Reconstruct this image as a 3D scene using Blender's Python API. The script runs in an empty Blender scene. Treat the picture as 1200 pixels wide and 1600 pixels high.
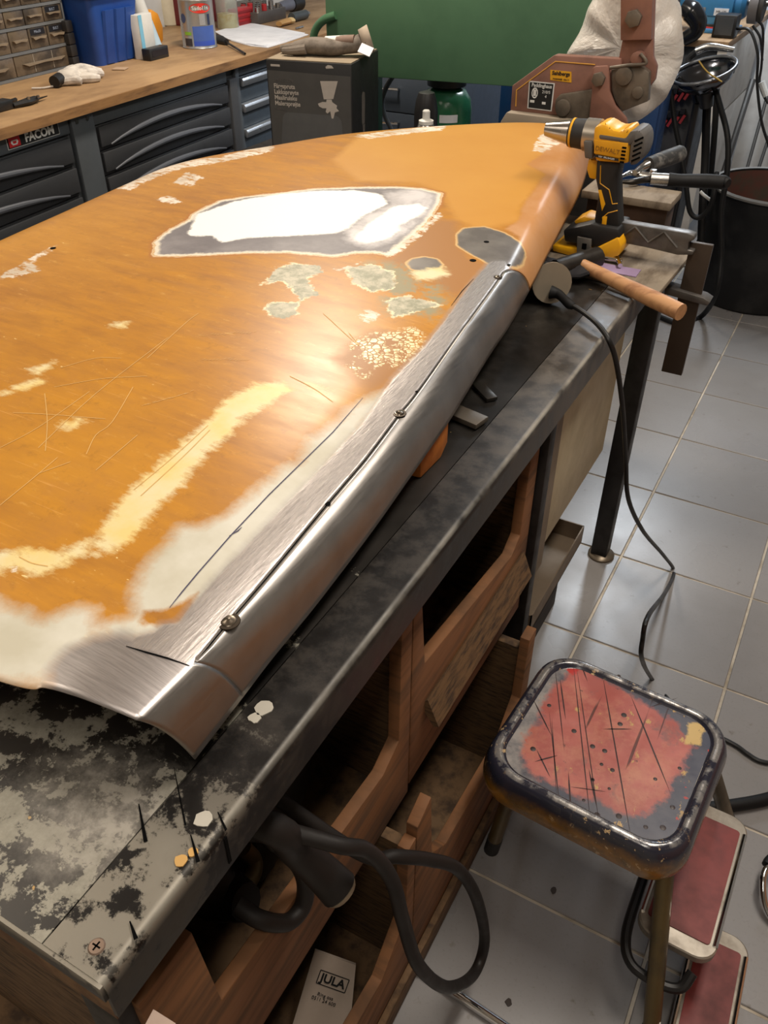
import bpy, bmesh, math, random
import numpy as np
from mathutils import Matrix, Vector
random.seed(7)
SC = bpy.context.scene
COL = SC.collection
R = math.radians
# ------------------------------------------------------------------ camera
cam = bpy.data.cameras.new('camera')
cam.sensor_fit = 'VERTICAL'
cam.sensor_height = 24.0
cam.lens = 24.0 * 1300.0 / 1600.0
cam.clip_start = 0.02
camo = bpy.data.objects.new('camera', cam)
COL.objects.link(camo)
camo.location = (0, 0, 1.5)
camo.rotation_euler = (R(90 - 37.6), 0, R(28.95))
SC.camera = camo
# ------------------------------------------------------------------ world, lights, exposure
wd = bpy.data.worlds.new('world')
SC.world = wd
wd.use_nodes = True
wd.node_tree.nodes['Background'].inputs[0].default_value = (0.75, 0.85, 1, 1)
wd.node_tree.nodes['Background'].inputs[1].default_value = 0.05
vs = SC.view_settings
vs.view_transform = 'Standard'
vs.look = 'None'
vs.gamma = 1
vs.use_curve_mapping = False
vs.exposure = 0.0


def lamp(name, loc, sx, sy, power, col, rz=0.0, tilt=(0, 0)):
    l = bpy.data.lights.new(name, 'AREA')
    l.shape = 'RECTANGLE'
    l.size, l.size_y = sx, sy
    l.energy = power
    l.color = col
    o = bpy.data.objects.new(name, l)
    COL.objects.link(o)
    o.location = loc
    o.rotation_euler = (tilt[0], tilt[1], rz)
    return o


WARM = (1.0, 0.89, 0.75)
COOL = (0.84, 0.92, 1.0)
lamp('ceiling_lamp_warm', (-1.75, 2.65, 2.5), 0.22, 0.5, 37, WARM)
lamp('ceiling_lamp_near', (-1.7, 0.1, 2.5), 0.25, 1.2, 18, WARM)
lamp('ceiling_lamp_aisle', (0.15, 1.45, 2.52), 0.25, 1.2, 30, (1, 0.91, 0.80))
lamp('added_fill_front', (0.12, -0.35, 2.52), 0.25, 1.0, 13, (1, 0.91, 0.80))  # fill light added to brighten the near floor and stool, no lamp known there
lamp('ceiling_lamp_cool', (-0.75, 4.7, 2.5), 0.3, 1.2, 48, COOL)

# ------------------------------------------------------------------ helpers


def C(r, g, b):
    f = lambda v: ((v / 255.0 + 0.055) / 1.055) ** 2.4 if v > 10.3 else v / 255.0 / 12.92
    return (f(r), f(g), f(b), 1.0)


class NT:
    def __init__(s, name):
        s.m = bpy.data.materials.new(name)
        s.m.use_nodes = True
        s.t = s.m.node_tree
        s.b = s.t.nodes['Principled BSDF']

    def n(s, typ, **kw):
        nd = s.t.nodes.new(typ)
        for k, v in kw.items():
            setattr(nd, k, v)
        return nd

    def l(s, a, b):
        s.t.links.new(a, b)

    def noise(s, scale, detail=3, rough=0.55, vec=None, stretch=None, dist=0.0):
        nd = s.n('ShaderNodeTexNoise')
        nd.inputs['Scale'].default_value = scale
        nd.inputs['Detail'].default_value = detail
        nd.inputs['Roughness'].default_value = rough
        nd.inputs['Distortion'].default_value = dist
        v = vec if vec is not None else s.coord()
        if stretch:
            mp = s.n('ShaderNodeMapping')
            mp.inputs['Scale'].default_value = stretch[:3]
            if len(stretch) > 3:
                mp.inputs['Rotation'].default_value = (0, 0, stretch[3])
            s.l(v, mp.inputs[0])
            v = mp.outputs[0]
        s.l(v, nd.inputs['Vector'])
        return nd.outputs['Fac']

    def coord(s, kind='Object'):
        if not hasattr(s, '_tc'):
            s._tc = s.n('ShaderNodeTexCoord')
        return s._tc.outputs[kind]

    def ramp(s, fac, lo, hi, a=0.0, b=1.0):
        mr = s.n('ShaderNodeMapRange')
        mr.clamp = True
        for i, v in ((1, lo), (2, hi), (3, a), (4, b)):
            mr.inputs[i].default_value = v
        s.l(fac, mr.inputs[0])
        return mr.outputs[0]

    def math(s, op, a, b=None, c=None):
        nd = s.n('ShaderNodeMath', operation=op)
        for i, v in enumerate((a, b, c)):
            if v is None:
                continue
            if isinstance(v, (int, float)):
                nd.inputs[i].default_value = v
            else:
                s.l(v, nd.inputs[i])
        return nd.outputs[0]

    def mix(s, fac, a, b, mode='MIX'):
        nd = s.n('ShaderNodeMix', data_type='RGBA', blend_type=mode)
        for i, v in ((0, fac), (6, a), (7, b)):
            if isinstance(v, (int, float)):
                nd.inputs[i].default_value = v
            elif isinstance(v, tuple):
                nd.inputs[i].default_value = v
            else:
                s.l(v, nd.inputs[i])
        return nd.outputs[2]

    def fmix(s, fac, a, b):
        nd = s.n('ShaderNodeMix', data_type='FLOAT')
        for i, v in ((0, fac), (2, a), (3, b)):
            if isinstance(v, (int, float)):
                nd.inputs[i].default_value = v
            else:
                s.l(v, nd.inputs[i])
        return nd.outputs[0]

    def attr(s, name):
        nd = s.n('ShaderNodeAttribute')
        nd.attribute_name = name
        return nd.outputs['Fac']

    def set(s, key, v):
        if isinstance(v, (int, float, tuple)):
            s.b.inputs[key].default_value = v
        else:
            s.l(v, s.b.inputs[key])

    def bump(s, h, strength=0.2, dist=0.002):
        nd = s.n('ShaderNodeBump')
        nd.inputs['Strength'].default_value = strength
        nd.inputs['Distance'].default_value = dist
        s.l(h, nd.inputs['Height'])
        s.l(nd.outputs[0], s.b.inputs['Normal'])


MATS = {}


def M(name, col, rough=0.5, metal=0.0, col2=None, scale=12.0, lo=0.45, hi=0.65, bump=0.0, stretch=None, rvar=0.12, spec=None, trans=0.0, alpha=None, coat=0.0):
    if name in MATS:
        return MATS[name]
    t = NT(name)
    nz = t.noise(scale, 5, 0.6, stretch=stretch)
    if col2:
        t.set('Base Color', t.mix(t.ramp(nz, lo, hi), col, col2))
    else:
        d = tuple(c * 0.82 for c in col[:3]) + (1,)
        t.set('Base Color', t.mix(t.ramp(nz, 0.35, 0.7), col, d))
    t.set('Roughness', t.ramp(nz, 0.3, 0.7, max(0.02, rough - rvar), min(1, rough + rvar)))
    t.set('Metallic', metal)
    if spec is not None:
        t.set('Specular IOR Level', spec)
    if trans:
        t.set('Transmission Weight', trans)
    if coat:
        t.set('Coat Weight', coat)
    if alpha is not None:
        t.set('Alpha', alpha)
    if bump:
        t.bump(nz, bump, 0.003)
    MATS[name] = t.m
    return t.m


ROOTM = {}


def thing(name, label, cat, loc=(0, 0, 0), rz=0.0, group=None):
    o = bpy.data.objects.new(name, None)
    COL.objects.link(o)
    o.empty_display_size = 0.05
    o.location = loc
    o.rotation_euler = (0, 0, rz)
    ROOTM[o.name] = Matrix.Translation(loc) @ Matrix.Rotation(rz, 4, 'Z')
    o['label'] = label
    o['category'] = cat
    if group:
        o['group'] = group
    return o


def tag(o, label, cat, group=None):
    o['label'] = label
    o['category'] = cat
    if group:
        o['group'] = group
    return o


def rootof(o):
    while o.parent:
        o = o.parent
    return o


def catmull(pts, n=6):
    P = [Vector(p) for p in pts]
    if len(P) < 3:
        return P
    out = []
    for i in range(len(P) - 1):
        p0 = P[i - 1] if i else P[0] * 2 - P[1]
        p1, p2 = P[i], P[i + 1]
        p3 = P[i + 2] if i + 2 < len(P) else P[-1] * 2 - P[-2]
        for k in range(n):
            t = k / n
            out.append(0.5 * ((2 * p1) + (p2 - p0) * t + (2 * p0 - 5 * p1 + 4 * p2 - p3) * t * t + (3 * p1 - p0 - 3 * p2 + p3) * t ** 3))
    out.append(P[-1])
    return out


class MB:
    def __init__(s):
        s.bm = bmesh.new()

    def box(s, x0, x1, y0, y1, z0, z1, bev=0.0, m=None):
        b2 = bmesh.new()
        bmesh.ops.create_cube(b2, size=1)
        for v in b2.verts:
            v.co = Vector(((x0 + x1) / 2 + v.co.x * (x1 - x0), (y0 + y1) / 2 + v.co.y * (y1 - y0), (z0 + z1) / 2 + v.co.z * (z1 - z0)))
        if bev:
            bmesh.ops.bevel(b2, geom=b2.edges[:], offset=bev, segments=2, affect='EDGES', profile=0.5)
        return s._merge(b2, m)

    def _merge(s, b2, m=None):
        if m is not None:
            b2.transform(m)
        b2.verts.index_update()
        vm = [s.bm.verts.new(v.co) for v in b2.verts]
        for f in b2.faces:
            try:
                s.bm.faces.new([vm[v.index] for v in f.verts])
            except ValueError:
                pass
        b2.free()
        return s

    def obox(s, c, sx, sy, sz, rz=0.0, rx=0.0, ry=0.0, bev=0.0):
        m = Matrix.Translation(c) @ Matrix.Rotation(rz, 4, 'Z') @ Matrix.Rotation(ry, 4, 'Y') @ Matrix.Rotation(rx, 4, 'X')
        return s.box(-sx / 2, sx / 2, -sy / 2, sy / 2, -sz / 2, sz / 2, bev, m)

    def prism(s, poly, axis, a0, a1, bev=0.0, m=None):
        b2 = bmesh.new()

        def mk(p, a):
            if axis == 'X':
                return (a, p[0], p[1])
            if axis == 'Y':
                return (p[0], a, p[1])
            return (p[0], p[1], a)
        A = [b2.verts.new(mk(p, a0)) for p in poly]
        B = [b2.verts.new(mk(p, a1)) for p in poly]
        n = len(poly)
        b2.faces.new(A)
        b2.faces.new(B[::-1])
        for i in range(n):
            b2.faces.new((A[i], B[i], B[(i + 1) % n], A[(i + 1) % n]))
        bmesh.ops.recalc_face_normals(b2, faces=b2.faces[:])
        if bev:
            bmesh.ops.bevel(b2, geom=[e for e in b2.edges if e.calc_face_angle(0) > 0.3], offset=bev, segments=2, affect='EDGES', profile=0.5)
        return s._merge(b2, m)

    def ring(s, c, ax, u, r, n, squash=1.0):
        w = ax.cross(u)
        return [s.bm.verts.new(c + (u * math.cos(2 * math.pi * k / n) + w * math.sin(2 * math.pi * k / n) * squash) * r) for k in range(n)]

    def tube(s, pts, r, n=10, smooth=6, closed=False, squash=1.0, caps=True):
        P = catmull(pts, smooth) if smooth else [Vector(p) for p in pts]
        if closed:
            P = P[:-1] if (P[0] - P[-1]).length < 1e-6 else P
        L = len(P)
        rs = r if isinstance(r, (list, tuple)) else None
        prev = None
        rings = []
        for i, p in enumerate(P):
            a = P[(i + 1) % L] if (closed or i + 1 < L) else p
            b = P[i - 1] if (closed or i) else p
            t = (a - b).normalized()
            if prev is None:
                u = t.cross(Vector((0, 0, 1)))
                if u.length < 1e-3:
                    u = t.cross(Vector((1, 0, 0)))
            else:
                u = prev - t * prev.dot(t)
            u.normalize()
            prev = u
            rr = r
            if rs:
                q = i / (L - 1) * (len(rs) - 1)
                k = min(int(q), len(rs) - 2)
                rr = rs[k] + (rs[k + 1] - rs[k]) * (q - k)
            rings.append(s.ring(p, t, u, rr, n, squash))
        for i in range(L if closed else L - 1):
            A, B = rings[i], rings[(i + 1) % L]
            for k in range(n):
                s.bm.faces.new((A[k], A[(k + 1) % n], B[(k + 1) % n], B[k]))
        if caps and not closed:
            s.bm.faces.new(rings[0][::-1])
            s.bm.faces.new(rings[-1])
        return s

    def lathe(s, prof, c=(0, 0, 0), n=24, m=None):
        b2 = bmesh.new()
        rings = []
        for r, z in prof:
            if r < 1e-6:
                rings.append([b2.verts.new((c[0], c[1], c[2] + z))])
            else:
                rings.append([b2.verts.new((c[0] + r * math.cos(2 * math.pi * k / n), c[1] + r * math.sin(2 * math.pi * k / n), c[2] + z)) for k in range(n)])
        for A, B in zip(rings, rings[1:]):
            for k in range(n):
                q = (k + 1) % n
                if len(A) == 1 and len(B) == 1:
                    continue
                if len(A) == 1:
                    b2.faces.new((A[0], B[k], B[q]))
                elif len(B) == 1:
                    b2.faces.new((A[k], B[0], A[q]))
                else:
                    b2.faces.new((A[k], B[k], B[q], A[q]))
        bmesh.ops.recalc_face_normals(b2, faces=b2.faces[:])
        return s._merge(b2, m)

    def loft(s, loops, cap=(True, True), closed=True):
        b2 = bmesh.new()
        RR = [[b2.verts.new(p) for p in lp] for lp in loops]
        n = len(RR[0])
        for A, B in zip(RR, RR[1:]):
            for k in range(n if closed else n - 1):
                q = (k + 1) % n
                b2.faces.new((A[k], A[q], B[q], B[k]))
        if cap[0]:
            b2.faces.new(RR[0][::-1])
        if cap[1]:
            b2.faces.new(RR[-1])
        bmesh.ops.recalc_face_normals(b2, faces=b2.faces[:])
        return s._merge(b2)

    def ball(s, c, rx, ry, rz, m=None, n=16):
        b2 = bmesh.new()
        bmesh.ops.create_uvsphere(b2, u_segments=n, v_segments=n // 2, radius=1)
        for v in b2.verts:
            v.co = Vector((c[0] + v.co.x * rx, c[1] + v.co.y * ry, c[2] + v.co.z * rz))
        return s._merge(b2, m)

    def quad(s, a, b, c, d):
        s.bm.faces.new([s.bm.verts.new(p) for p in (a, b, c, d)])
        return s


def part(name, mb, mat, parent=None, local=False, ang=35, solid=0.0):
    bm = mb.bm
    if parent is not None and not local:
        bm.transform(ROOTM[rootof(parent).name].inverted())
    me = bpy.data.meshes.new(name)
    bm.to_mesh(me)
    bm.free()
    me.polygons.foreach_set('use_smooth', [True] * len(me.polygons))
    me.set_sharp_from_angle(angle=R(ang))
    me.materials.append(mat)
    o = bpy.data.objects.new(name, me)
    COL.objects.link(o)
    if parent is not None:
        o.parent = parent
    else:
        ROOTM[o.name] = Matrix.Identity(4)
    if solid:
        md = o.modifiers.new('solid', 'SOLIDIFY')
        md.thickness = solid
        md.offset = -1
    return o


def structure(name, mb, mat, parent=None, ang=35):
    o = part(name, mb, mat, parent, ang=ang)
    if parent is None:
        o['kind'] = 'structure'
    return o


def text(name, body, size, mat, parent, m, align='CENTER', ext=0.0003, bold=0.0, sx=1.0):
    cu = bpy.data.curves.new(name, 'FONT')
    cu.body = body
    cu.size = size
    cu.extrude = ext
    cu.offset = bold
    cu.resolution_u = 3
    cu.align_x = align
    cu.align_y = 'CENTER'
    tmp = bpy.data.objects.new('tmp', cu)
    me = bpy.data.meshes.new_from_object(tmp)
    bpy.data.objects.remove(tmp)
    bpy.data.curves.remove(cu)
    me.name = name
    me.materials.clear()
    me.materials.append(mat)
    rm = ROOTM[rootof(parent).name]
    me.transform(rm.inverted() @ m @ Matrix.Diagonal((sx, 1, 1, 1)))
    o = bpy.data.objects.new(name, me)
    COL.objects.link(o)
    o.parent = parent
    return o


def frame(o, xa, ya):
    """matrix with origin o, text running along xa, up along ya"""
    xa = Vector(xa).normalized()
    ya = Vector(ya)
    ya = (ya - xa * ya.dot(xa)).normalized()
    za = xa.cross(ya)
    m = Matrix((xa, ya, za)).transposed().to_4x4()
    m.translation = Vector(o)
    return m


def copytree(o, parent=None):
    c = o.copy()
    COL.objects.link(c)
    if parent is not None:
        c.parent = parent
    for ch in list(o.children):
        copytree(ch, c)
    if parent is None and o.name in ROOTM:
        ROOTM[c.name] = ROOTM[o.name].copy()
    return c


def sdf(P, poly):
    """signed distance of points P (N,2) to a polygon, negative inside"""
    A = np.array(poly, float)
    B = np.roll(A, -1, 0)
    d = np.full(len(P), 1e9)
    ins = np.zeros(len(P), bool)
    for a, b in zip(A, B):
        e = b - a
        w = P - a
        t = np.clip((w @ e) / max(e @ e, 1e-12), 0, 1)
        d = np.minimum(d, np.hypot(*(w - t[:, None] * e).T))
        c = ((a[1] <= P[:, 1]) & (b[1] > P[:, 1])) | ((b[1] <= P[:, 1]) & (a[1] > P[:, 1]))
        if abs(e[1]) > 1e-12:
            xi = a[0] + (P[:, 1] - a[1]) / e[1] * e[0]
            ins ^= c & (P[:, 0] < xi)
    return np.where(ins, -d, d)


def blob(c, rx, ry=None, n=14):
    ry = ry or rx
    return [(c[0] + rx * math.cos(2 * math.pi * k / n), c[1] + ry * math.sin(2 * math.pi * k / n)) for k in range(n)]


def set_attr(me, name, arr):
    a = me.attributes.new(name, 'FLOAT', 'POINT')
    a.data.foreach_set('value', np.asarray(arr, np.float32))


# ------------------------------------------------------------------ common materials
m_black = M('black_plastic', C(26, 26, 28), 0.45)
m_rubber = M('black_rubber', C(20, 20, 21), 0.6, spec=0.3)
m_darksteel = M('dark_steel', C(62, 58, 54), 0.42, 0.7, C(40, 36, 33), 18)
m_steel = M('bright_steel', C(190, 188, 184), 0.28, 1.0, C(150, 148, 146), 30)
m_chrome = M('chrome', C(225, 225, 225), 0.1, 1.0, rvar=0.05)
m_white = M('white_plastic', C(225, 223, 216), 0.5)
m_paper = M('white_paper', C(232, 232, 236), 0.8)
m_cable = M('black_cable', C(22, 21, 21), 0.42, rvar=0.08)
m_hole = M('hole_black', C(6, 6, 6), 0.9, spec=0.1)
m_ink = M('black_ink', C(22, 22, 22), 0.7)
m_whiteink = M('white_ink', C(225, 225, 222), 0.6)
# ------------------------------------------------------------------ room shell
m_grout = M('grout', C(196, 186, 170), 0.85, col2=C(150, 138, 120), scale=9)
m_wall = M('painted_wall', C(205, 203, 198), 0.8, col2=C(190, 188, 184), scale=3)
m_ceil = M('ceiling_paint', C(215, 212, 205), 0.9)
m_wallblue = M('pale_blue_wall', C(212, 222, 235), 0.7)
floor = structure('floor', MB().box(-3.2, 2.4, -2.2, 6.2, -0.1, -0.0035), m_grout)


def tile_mat():
    t = NT('floor_tile_glaze')
    oi = t.n('ShaderNodeObjectInfo')
    geo = t.n('ShaderNodeNewGeometry')
    big = t.noise(2.2, 4, 0.6, vec=geo.outputs['Position'])
    fine = t.noise(140, 3, 0.7, vec=geo.outputs['Position'])
    spot = t.noise(23, 4, 0.6, vec=geo.outputs['Position'])
    c = t.mix(t.ramp(big, 0.35, 0.65), C(140, 138, 138), C(122, 118, 115))
    c = t.mix(t.ramp(oi.outputs['Random'], 0, 1, 0, 0.35), c, C(162, 160, 160))
    c = t.mix(t.ramp(fine, 0.55, 0.75, 0, 0.3), c, C(105, 100, 95))
    c = t.mix(t.ramp(spot, 0.66, 0.74, 0, 0.6), c, C(92, 80, 66))
    t.set('Base Color', c)
    t.set('Roughness', t.ramp(big, 0.3, 0.7, 0.22, 0.4))
    t.set('Specular IOR Level', 0.5)
    t.bump(fine, 0.06, 0.001)
    return t.m


m_tile = tile_mat()
tile0 = None
for i in range(-8, 5):
    for j in range(-3, 16):
        x = -0.272 + 0.345 * i
        y = 0.812 + 0.345 * j
        if tile0 is None:
            b = bmesh.new()
            bmesh.ops.create_cube(b, size=1)
            for v in b.verts:
                v.co = Vector((v.co.x * 0.339, v.co.y * 0.339, v.co.z * 0.008 - 0.004))
            bmesh.ops.bevel(b, geom=[e for e in b.edges if all(v.co.z > -0.001 for v in e.verts)], offset=0.0015, segments=1, affect='EDGES')
            mb = MB()
            mb._merge(b)
            tile0 = part('tile', mb, m_tile, floor)
            o = tile0
        else:
            o = tile0.copy()
            COL.objects.link(o)
        o.location = (x + 0.1725, y + 0.1725, 0)
        o.parent = floor
structure('wall_left', MB().box(-3.3, -3.2, -2.3, 6.3, -0.1, 2.75), m_wall)
structure('wall_right', MB().box(2.4, 2.5, -2.3, 6.3, -0.1, 2.75), m_wall)
structure('wall_back', MB().box(-3.2, 2.4, 6.2, 6.3, -0.1, 2.75), m_wallblue)
structure('wall_front', MB().box(-3.2, 2.4, -2.3, -2.2, -0.1, 2.75), m_wall)
structure('ceiling', MB().box(-3.3, 2.5, -2.3, 6.3, 2.65, 2.75), m_ceil)

# ------------------------------------------------------------------ main steel bench


def bench_mat():
    t = NT('worn_black_steel')
    p = t.coord()
    sep = t.n('ShaderNodeSeparateXYZ')
    t.l(p, sep.inputs[0])
    y = t.math('ADD', sep.outputs[1], 1.0)   # along the bench, from the bench's own origin
    near = t.ramp(y, 0.28, 0.75, 1, 0)
    n1 = t.noise(24, 9, 0.70, dist=0.3)
    n2 = t.noise(60, 6, 0.7)
    n3 = t.noise(5, 4, 0.6)
    ff = t.math('ADD', t.math('MULTIPLY', n1, 0.65), t.math('MULTIPLY', n2, 0.35))
    thr = t.fmix(near, 0.66, 0.505)
    worn = t.ramp(t.math('SUBTRACT', ff, thr), -0.012, 0.012)
    soft = t.ramp(n3, 0.42, 0.62)
    worn = t.math('MULTIPLY', worn, t.ramp(y, 0.45, 0.85, 1, 0.12))
    dark = t.mix(soft, C(34, 32, 30), C(54, 50, 46))
    lite = t.mix(t.ramp(n2, 0.35, 0.65), C(132, 128, 116), C(160, 156, 143))
    base = t.mix(worn, dark, lite)
    far = t.ramp(y, 0.8, 1.3, 0, 0.75)
    smooth = t.mix(t.ramp(n3, 0.4, 0.65), C(62, 59, 56), C(92, 88, 84))
    base = t.mix(t.math('MULTIPLY', far, t.ramp(n1, 0.36, 0.62)), base, smooth)
    chips = t.ramp(t.noise(58, 3, 0.5), 0.735, 0.75)
    base = t.mix(t.math('MULTIPLY', chips, 0.8), base, C(196, 160, 100))
    ctr = t.n('ShaderNodeVectorMath', operation='DISTANCE')
    mp = t.n('ShaderNodeMapping')
    mp.inputs['Scale'].default_value = (1.0, 1.6, 1)
    t.l(p, mp.inputs[0])
    t.l(mp.outputs[0], ctr.inputs[0])
    sx_, sy_, _ = (-0.3783,0.2325,0.88)
    ctr.inputs[1].default_value = (sx_ + 0.7, (sy_ - 1.0) * 1.6, 0.8795)
    dust = t.math('MULTIPLY', t.ramp(t.math('ADD', ctr.outputs['Value'], t.math('MULTIPLY', t.math('SUBTRACT', n1, 0.5), 0.16)), 0.03, 0.11, 1, 0), t.ramp(n2, 0.35, 0.6, 0.35, 0.9))
    base = t.mix(dust, base, C(168, 162, 152))
    t.set('Base Color', base)
    t.set('Metallic', t.fmix(worn, t.fmix(far, 0.25, 0.85), 0.35))
    t.set('Roughness', t.fmix(worn, t.ramp(n3, 0.3, 0.7, 0.28, 0.42), 0.5))
    t.bump(ff, 0.12, 0.002)
    return t.m


def edge_mat():
    t = NT('worn_steel_edge')
    sep = t.n('ShaderNodeSeparateXYZ')
    t.l(t.coord(), sep.inputs[0])
    X_ = t.math('SUBTRACT', sep.outputs[0], 0.7)
    Y_ = t.math('ADD', sep.outputs[1], 1.0)
    n1 = t.noise(26, 8, 0.7)
    n2 = t.noise(7, 4, 0.6)
    near = t.ramp(Y_, 0.22, 0.42, 1, 0)
    base = t.mix(t.ramp(n1, 0.45, 0.58), C(30, 27, 25), C(52, 47, 42))
    worn = t.ramp(t.math('SUBTRACT', n1, t.fmix(near, 0.66, 0.45)), -0.02, 0.03)
    base = t.mix(t.math('MULTIPLY', t.math('MULTIPLY', worn, t.ramp(sep.outputs[2], 0.866, 0.877, 0.12, 1)), t.fmix(near, 0.03, 0.9)), base, C(146, 140, 128))
    top = t.ramp(sep.outputs[2], 0.8755, 0.8785)
    far = t.ramp(Y_, 0.75, 1.15)
    base = t.mix(t.math('MULTIPLY', far, t.ramp(n1, 0.4, 0.6, 0.3, 0.9)), base, C(98, 92, 86))
    topedge = t.math('MULTIPLY', top, t.ramp(n2, 0.38, 0.55))
    base = t.mix(t.math('MULTIPLY', t.math('MULTIPLY', topedge, t.ramp(X_, -0.306, -0.299)), t.ramp(Y_, 0.3, 0.9, 0.35, 1)), base, C(186, 180, 168))  # pale worn nose; its stronger far highlight is painted into the colour
    t.set('Base Color', base)
    t.set('Metallic', t.fmix(near, 0.25, 0.55))
    t.set('Roughness', t.ramp(n1, 0.35, 0.65, 0.36, 0.56))
    t.bump(n1, 0.12, 0.002)
    return t.m


m_bench = bench_mat()
m_edge = edge_mat()
m_ply = M('plywood_face', C(126, 84, 50), 0.75, col2=C(94, 65, 41), scale=6, stretch=(1, 1, 8))
m_plydark = M('plywood_edge', C(104, 78, 50), 0.8, col2=C(62, 46, 32), scale=30, stretch=(1, 1, 6))
m_oldwood = M('old_bench_wood', C(150, 116, 78), 0.75, col2=C(96, 66, 40), scale=9, lo=0.4, hi=0.6)
m_frame = M('black_frame_steel', C(44, 41, 40), 0.5, 0.4, C(30, 27, 25), 20)

bench = thing('steel_workbench', 'long steel topped workbench with black worn top and folded front edge', 'workbench', (-0.7, 1.0, 0))
BX0, BX1, BY0, BY1 = -1.2, -0.297, 0.132, 1.88
part('steel_top', MB().box(BX0, BX1 - 0.062, BY0, BY1, 0.872, 0.8795), m_bench, bench)
part('wooden_core', MB().box(BX0, BX1 - 0.014, BY0 + 0.004, BY1 - 0.01, 0.835, 0.8715), m_oldwood, bench)
# folded steel angle along the front edge (rounded nose)
prof = [(BX1 - 0.0605, 0.8725), (BX1 - 0.0605, 0.880)]
for k in range(7):
    a = math.pi / 2 * (1 - k / 6)
    prof.append((BX1 - 0.010 + 0.010 * math.cos(a), 0.870 + 0.010 * math.sin(a)))
prof += [(BX1, 0.828), (BX1 - 0.004, 0.828), (BX1 - 0.004, 0.866), (BX1 - 0.012, 0.8725)]
part('front_edge_angle', MB().prism(prof, 'Y', BY0, BY1), m_edge, bench, ang=50)
part('end_lip', MB().box(BX0, BX1 - 0.002, BY0 - 0.003, BY0, 0.858, 0.879), m_edge, bench)
part('end_rail', MB().box(BX0, BX1 - 0.03, BY0 + 0.012, BY0 + 0.035, 0.76, 0.834), m_oldwood, bench)
scr = part('screw', MB().lathe([(0, 0.0012), (0.0055, 0.001), (0.0065, 0)], (-0.3218,0.1497,0.88), 16), M('screw_head', C(150, 128, 112), 0.4, 0.6), bench)
p = Vector((-0.3218,0.1497,0.88))
part('screw_slot', MB().box(p.x - 0.0035, p.x + 0.0035, p.y - 0.0006, p.y + 0.0006, 0.881, 0.8814).box(p.x - 0.0006, p.x + 0.0006, p.y - 0.0035, p.y + 0.0035, 0.881, 0.8814), m_hole, scr)
# saw cuts in the top and front edge
cut = MB()
for a, b, w in (((-0.375,0.2533,0.88), (-0.3465,0.2299,0.88), 0.0016), ((-0.3183,0.2518,0.881), (-0.2978,0.2362,0.881), 0.0016), ((-0.3127,0.1749,0.881), (-0.2995,0.1672,0.881), 0.0016), ((-0.3728,0.2954,0.88), (-0.3281,0.2569,0.88), 0.0008)):
    a, b = Vector(a), Vector(b)
    d = (b - a).normalized()
    n = Vector((-d.y, d.x, 0)) * w
    up = Vector((0, 0, 0.0008))
    cut.quad(a - n * 0.3 + up, b - n + up, b + n + up, a + n * 0.3 + up)
part('saw_cuts', cut, m_hole, bench)
nt = Vector((-0.3005,0.274,0.8803))
part('edge_notch', MB().prism([(nt.x - 0.012, nt.y + 0.006), (nt.x + 0.004, nt.y - 0.003), (nt.x + 0.004, nt.y - 0.0055), (nt.x - 0.012, nt.y + 0.005)], 'Z', 0.8795, 0.8806).box(-0.2972, -0.2962, nt.y - 0.0085, nt.y - 0.005, 0.835, 0.872), m_hole, bench)
for (x, y) in ((-0.327, 1.825), (-1.15, 1.825), (-0.36, 0.17), (-1.15, 0.17)):
    lg = part('leg', MB().box(x - 0.022, x + 0.022, y - 0.022, y + 0.022, 0.012, 0.835, 0.003), m_frame, bench)
    part('foot', MB().lathe([(0, 0.016), (0.012, 0.016), (0.03, 0.012), (0.036, 0.006), (0.036, 0), (0, 0)], (x + 0.004, y, 0), 20), M('foot_plate', C(120, 108, 92), 0.4, 0.7), lg)
part('leg', MB().box(-0.352, -0.318, 1.135, 1.165, 0.0, 0.835, 0.002), m_frame, bench)
part('cross_rail', MB().box(-0.35, -0.32, 1.19, 1.80, 0.795, 0.83), m_frame, bench)
# paint drops on the bench
for q, (px, rr) in enumerate((((-0.3188,0.2686,0.8801), 0.008), ((-0.3112,0.2312,0.8801), 0.0055), ((-0.3073,0.2414,0.8801), 0.004), ((-0.3428,0.3872,0.8801), 0.009), ((-0.3431,0.3735,0.8801), 0.006))):
    pol = [(px[0] + rr * (0.8 + 0.35 * random.random()) * math.cos(a), px[1] + rr * (0.8 + 0.35 * random.random()) * math.sin(a)) for a in [k * 0.52 for k in range(12)]]
    part('paint_drop', MB().prism(pol, 'Z', 0.8795, 0.8812), M('paint_drop_pale', C(200, 194, 180), 0.6) if q in (0, 3, 4) else M('paint_drop_yellow', C(214, 168, 98), 0.6), bench)

# ------------------------------------------------------------------ plywood bin rack under the bench
rack = thing('plywood_bin_rack', 'plywood bin rack with notched fronts under the steel bench', 'storage rack', (-0.6, 0.65, 0))


def yz(poly, x0, x1):
    return MB().prism(poly, 'X', x0, x1, 0.0015)


XF = -0.33
# upper fronts: lip with raised stub at the near side and chamfered far corner
part('bin_front', yz([(0.165, 0.40), (0.165, 0.735), (0.222, 0.735), (0.236, 0.735), (0.248, 0.568), (0.595, 0.523), (0.640, 0.545), (0.643, 0.76), (0.672, 0.76), (0.672, 0.385)], XF - 0.018, XF), m_ply, rack)
part('bin_front', yz([(0.675, 0.40), (0.675, 0.78), (0.697, 0.775), (0.714, 0.632), (1.045, 0.578), (1.078, 0.600), (1.086, 0.79), (1.125, 0.79), (1.125, 0.39)], XF - 0.018, XF), m_ply, rack)
part('ledge', MB().prism([(XF, 0.545), (XF + 0.004, 0.55), (XF + 0.024, 0.50), (XF + 0.016, 0.495), (XF, 0.52)], 'Y', 0.72, 1.10), m_plydark, rack)
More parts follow.
